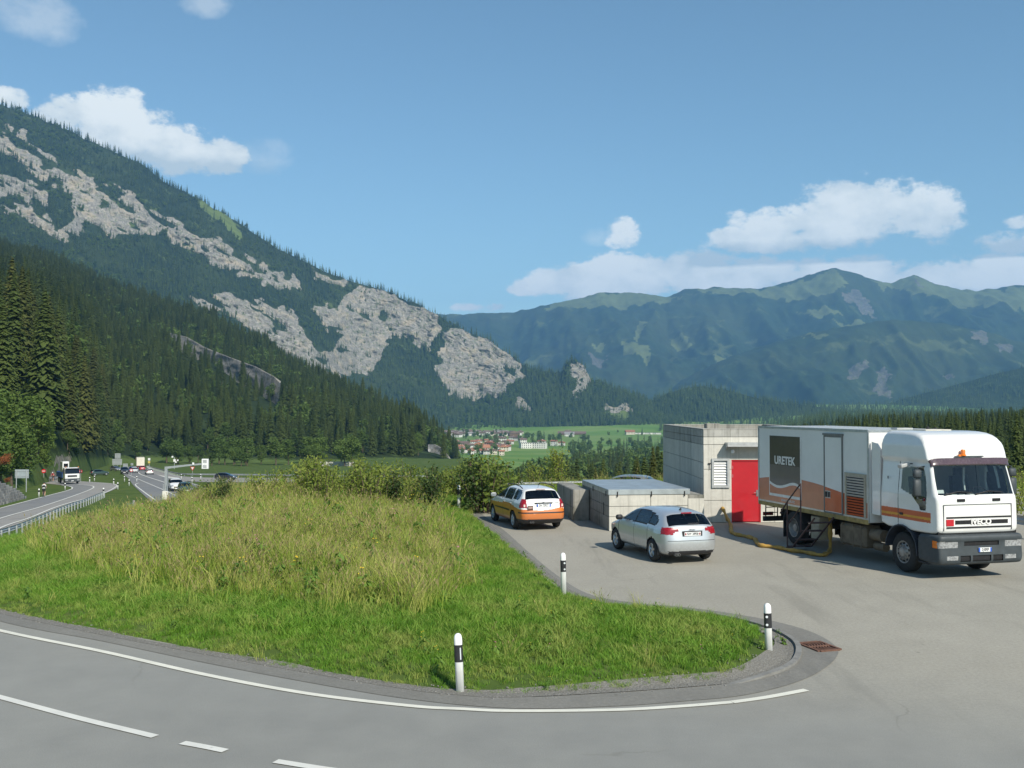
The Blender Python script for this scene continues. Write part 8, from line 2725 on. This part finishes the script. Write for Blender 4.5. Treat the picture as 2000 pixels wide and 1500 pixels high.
house(1052, 876, 25, 2, 0, 'right and wider white flat-roofed block above the lower meadow', None, True, 3, .5)
house(1058, 868, 12, 1, 0, 'white house standing behind the wider flat-roofed block')
house(1082, 872, 9, 1, 0, 'narrow tall white house right of the flat-roofed blocks', None, False, 3)
house(1097, 871, 11, 1, 0, 'white house with red roof at the right end of the lower row')
house(1117, 849, 44, 0, 2, 'long brown-roofed farm building in the meadow', None, False, 1, .3)
house(1109, 847, 9, 0, 0, 'white farmhouse end in front of the long barn')
house(1112, 834, 15, 2, 0, 'pale barn at the upper edge of the meadow')
house(1230, 842, 14, 1, 1, 'house with reddish roof at the foot of the wooded hill')
for px in (1242, 1249, 1256, 1264, 1271, 1279, 1287): house(px, 843.5, 6.5, 2, 0, 'tiny white hut in the row below the wooded hill', 'row of white huts below the wooded hill', True, 1)
house(697, 804, 10, 0, 1, 'small chalet high on the forest edge, left one') if False else None

# mountain road with gallery on the slope above the village
M_PALE = plain('pale_road_concrete', (.27, .265, .25), .9, var=.1, sc=.02)


def slope_piece(name, px0, px1, y0, y1, Y, label, mat=M_PALE, thick=6):
    a = at(px0, y1, Y); c = at(px1, y0, Y); n = 8
    b = MB()
    for i in range(n):
        t0, t1 = i / n, (i + 1) / n
        b.box((a.x + (c.x - a.x) * (t0 + t1) / 2 - a.x, 0, (c.z - a.z) * (.2 + .09 * i)), ((c.x - a.x) / n, thick, (c.z - a.z) * .42))
    o = b.build(name, mat); o.location = a
    return tag(o, label, 'road' if 'road' in name else 'wall')


# white wall and rock cuts seen past the crest thicket
for px0, px1, y0, y1, Y, lb in ((622, 690, 902, 911, 400, 'long white retaining wall behind the crest thicket'),):
    a = at(px0, y1 + 10, Y); c = at(px1, y0, Y)
    b = MB(); b.cbox(0, c.x - a.x, 0, 1.0, 0, c.z - a.z, .05); o = b.build('retaining_wall', M_CONC); o.location = a; tag(o, lb, 'wall')
M_LIME = mountain_material('limestone_cut', (0.03, 0.05, 0.02), (0.09, 0.12, 0.04), (0.20, 0.195, 0.18), (0.46, 0.45, 0.42), 0.10)


def rock_sheet(name, top, bottom, Yl, Yr, label, lean=10, seed=0, amp=5.0, step=3):
    x0, x1 = top[0][0], top[-1][0]; pc = np.arange(x0, x1 + .1, step); rows = 26
    P, T = np.meshgrid(pc, np.linspace(0, 1, rows)); pt = interp(P, top); pb = interp(P, bottom); py = pb + (pt - pb) * T
    Yd = interp(P, [(x0, Yl), (x1, Yr)]) + T * lean
    V = at_np(P, py, Yd); n = fbm(V[..., 0] / 14, V[..., 2] / 9, octv=5, seed=seed, ridged=True) - .6
    env = np.minimum(1, 4 * np.minimum((P - x0), (x1 - P)) / (x1 - x0) + .1)
    V[..., 1] -= n * amp * env
    A = np.concatenate([V[:1] + [0, 25, -12], V, V[-1:] + [0, 30, -4]])
    me = np_mesh(name, A.reshape(-1, 3), grid_faces(*A.shape[:2]), [M_LIME], True)
    add_attr(me, 'rock', np.ones(len(me.vertices))); add_attr(me, 'grass', np.zeros(len(me.vertices)))
    return tag(link(bpy.data.objects.new(name, me)), label, kind='structure')


rock_sheet('rock_outcrop', [(330, 650), (365, 658), (400, 678), (450, 698), (500, 716), (535, 735), (552, 752)], [(330, 668), (365, 700), (400, 728), (450, 752), (500, 775), (535, 795), (552, 790)], 1010, 760, 'pale rock band breaking through the forest slope', 12, 3)
rock_sheet('rock_cut', [(836, 868), (850, 868), (862, 874), (876, 890), (884, 905)], [(836, 880), (850, 905), (862, 915), (876, 920), (884, 915)], 640, 610, 'pale rock cut left of the village', 8, 5, 3.0, 1.5)
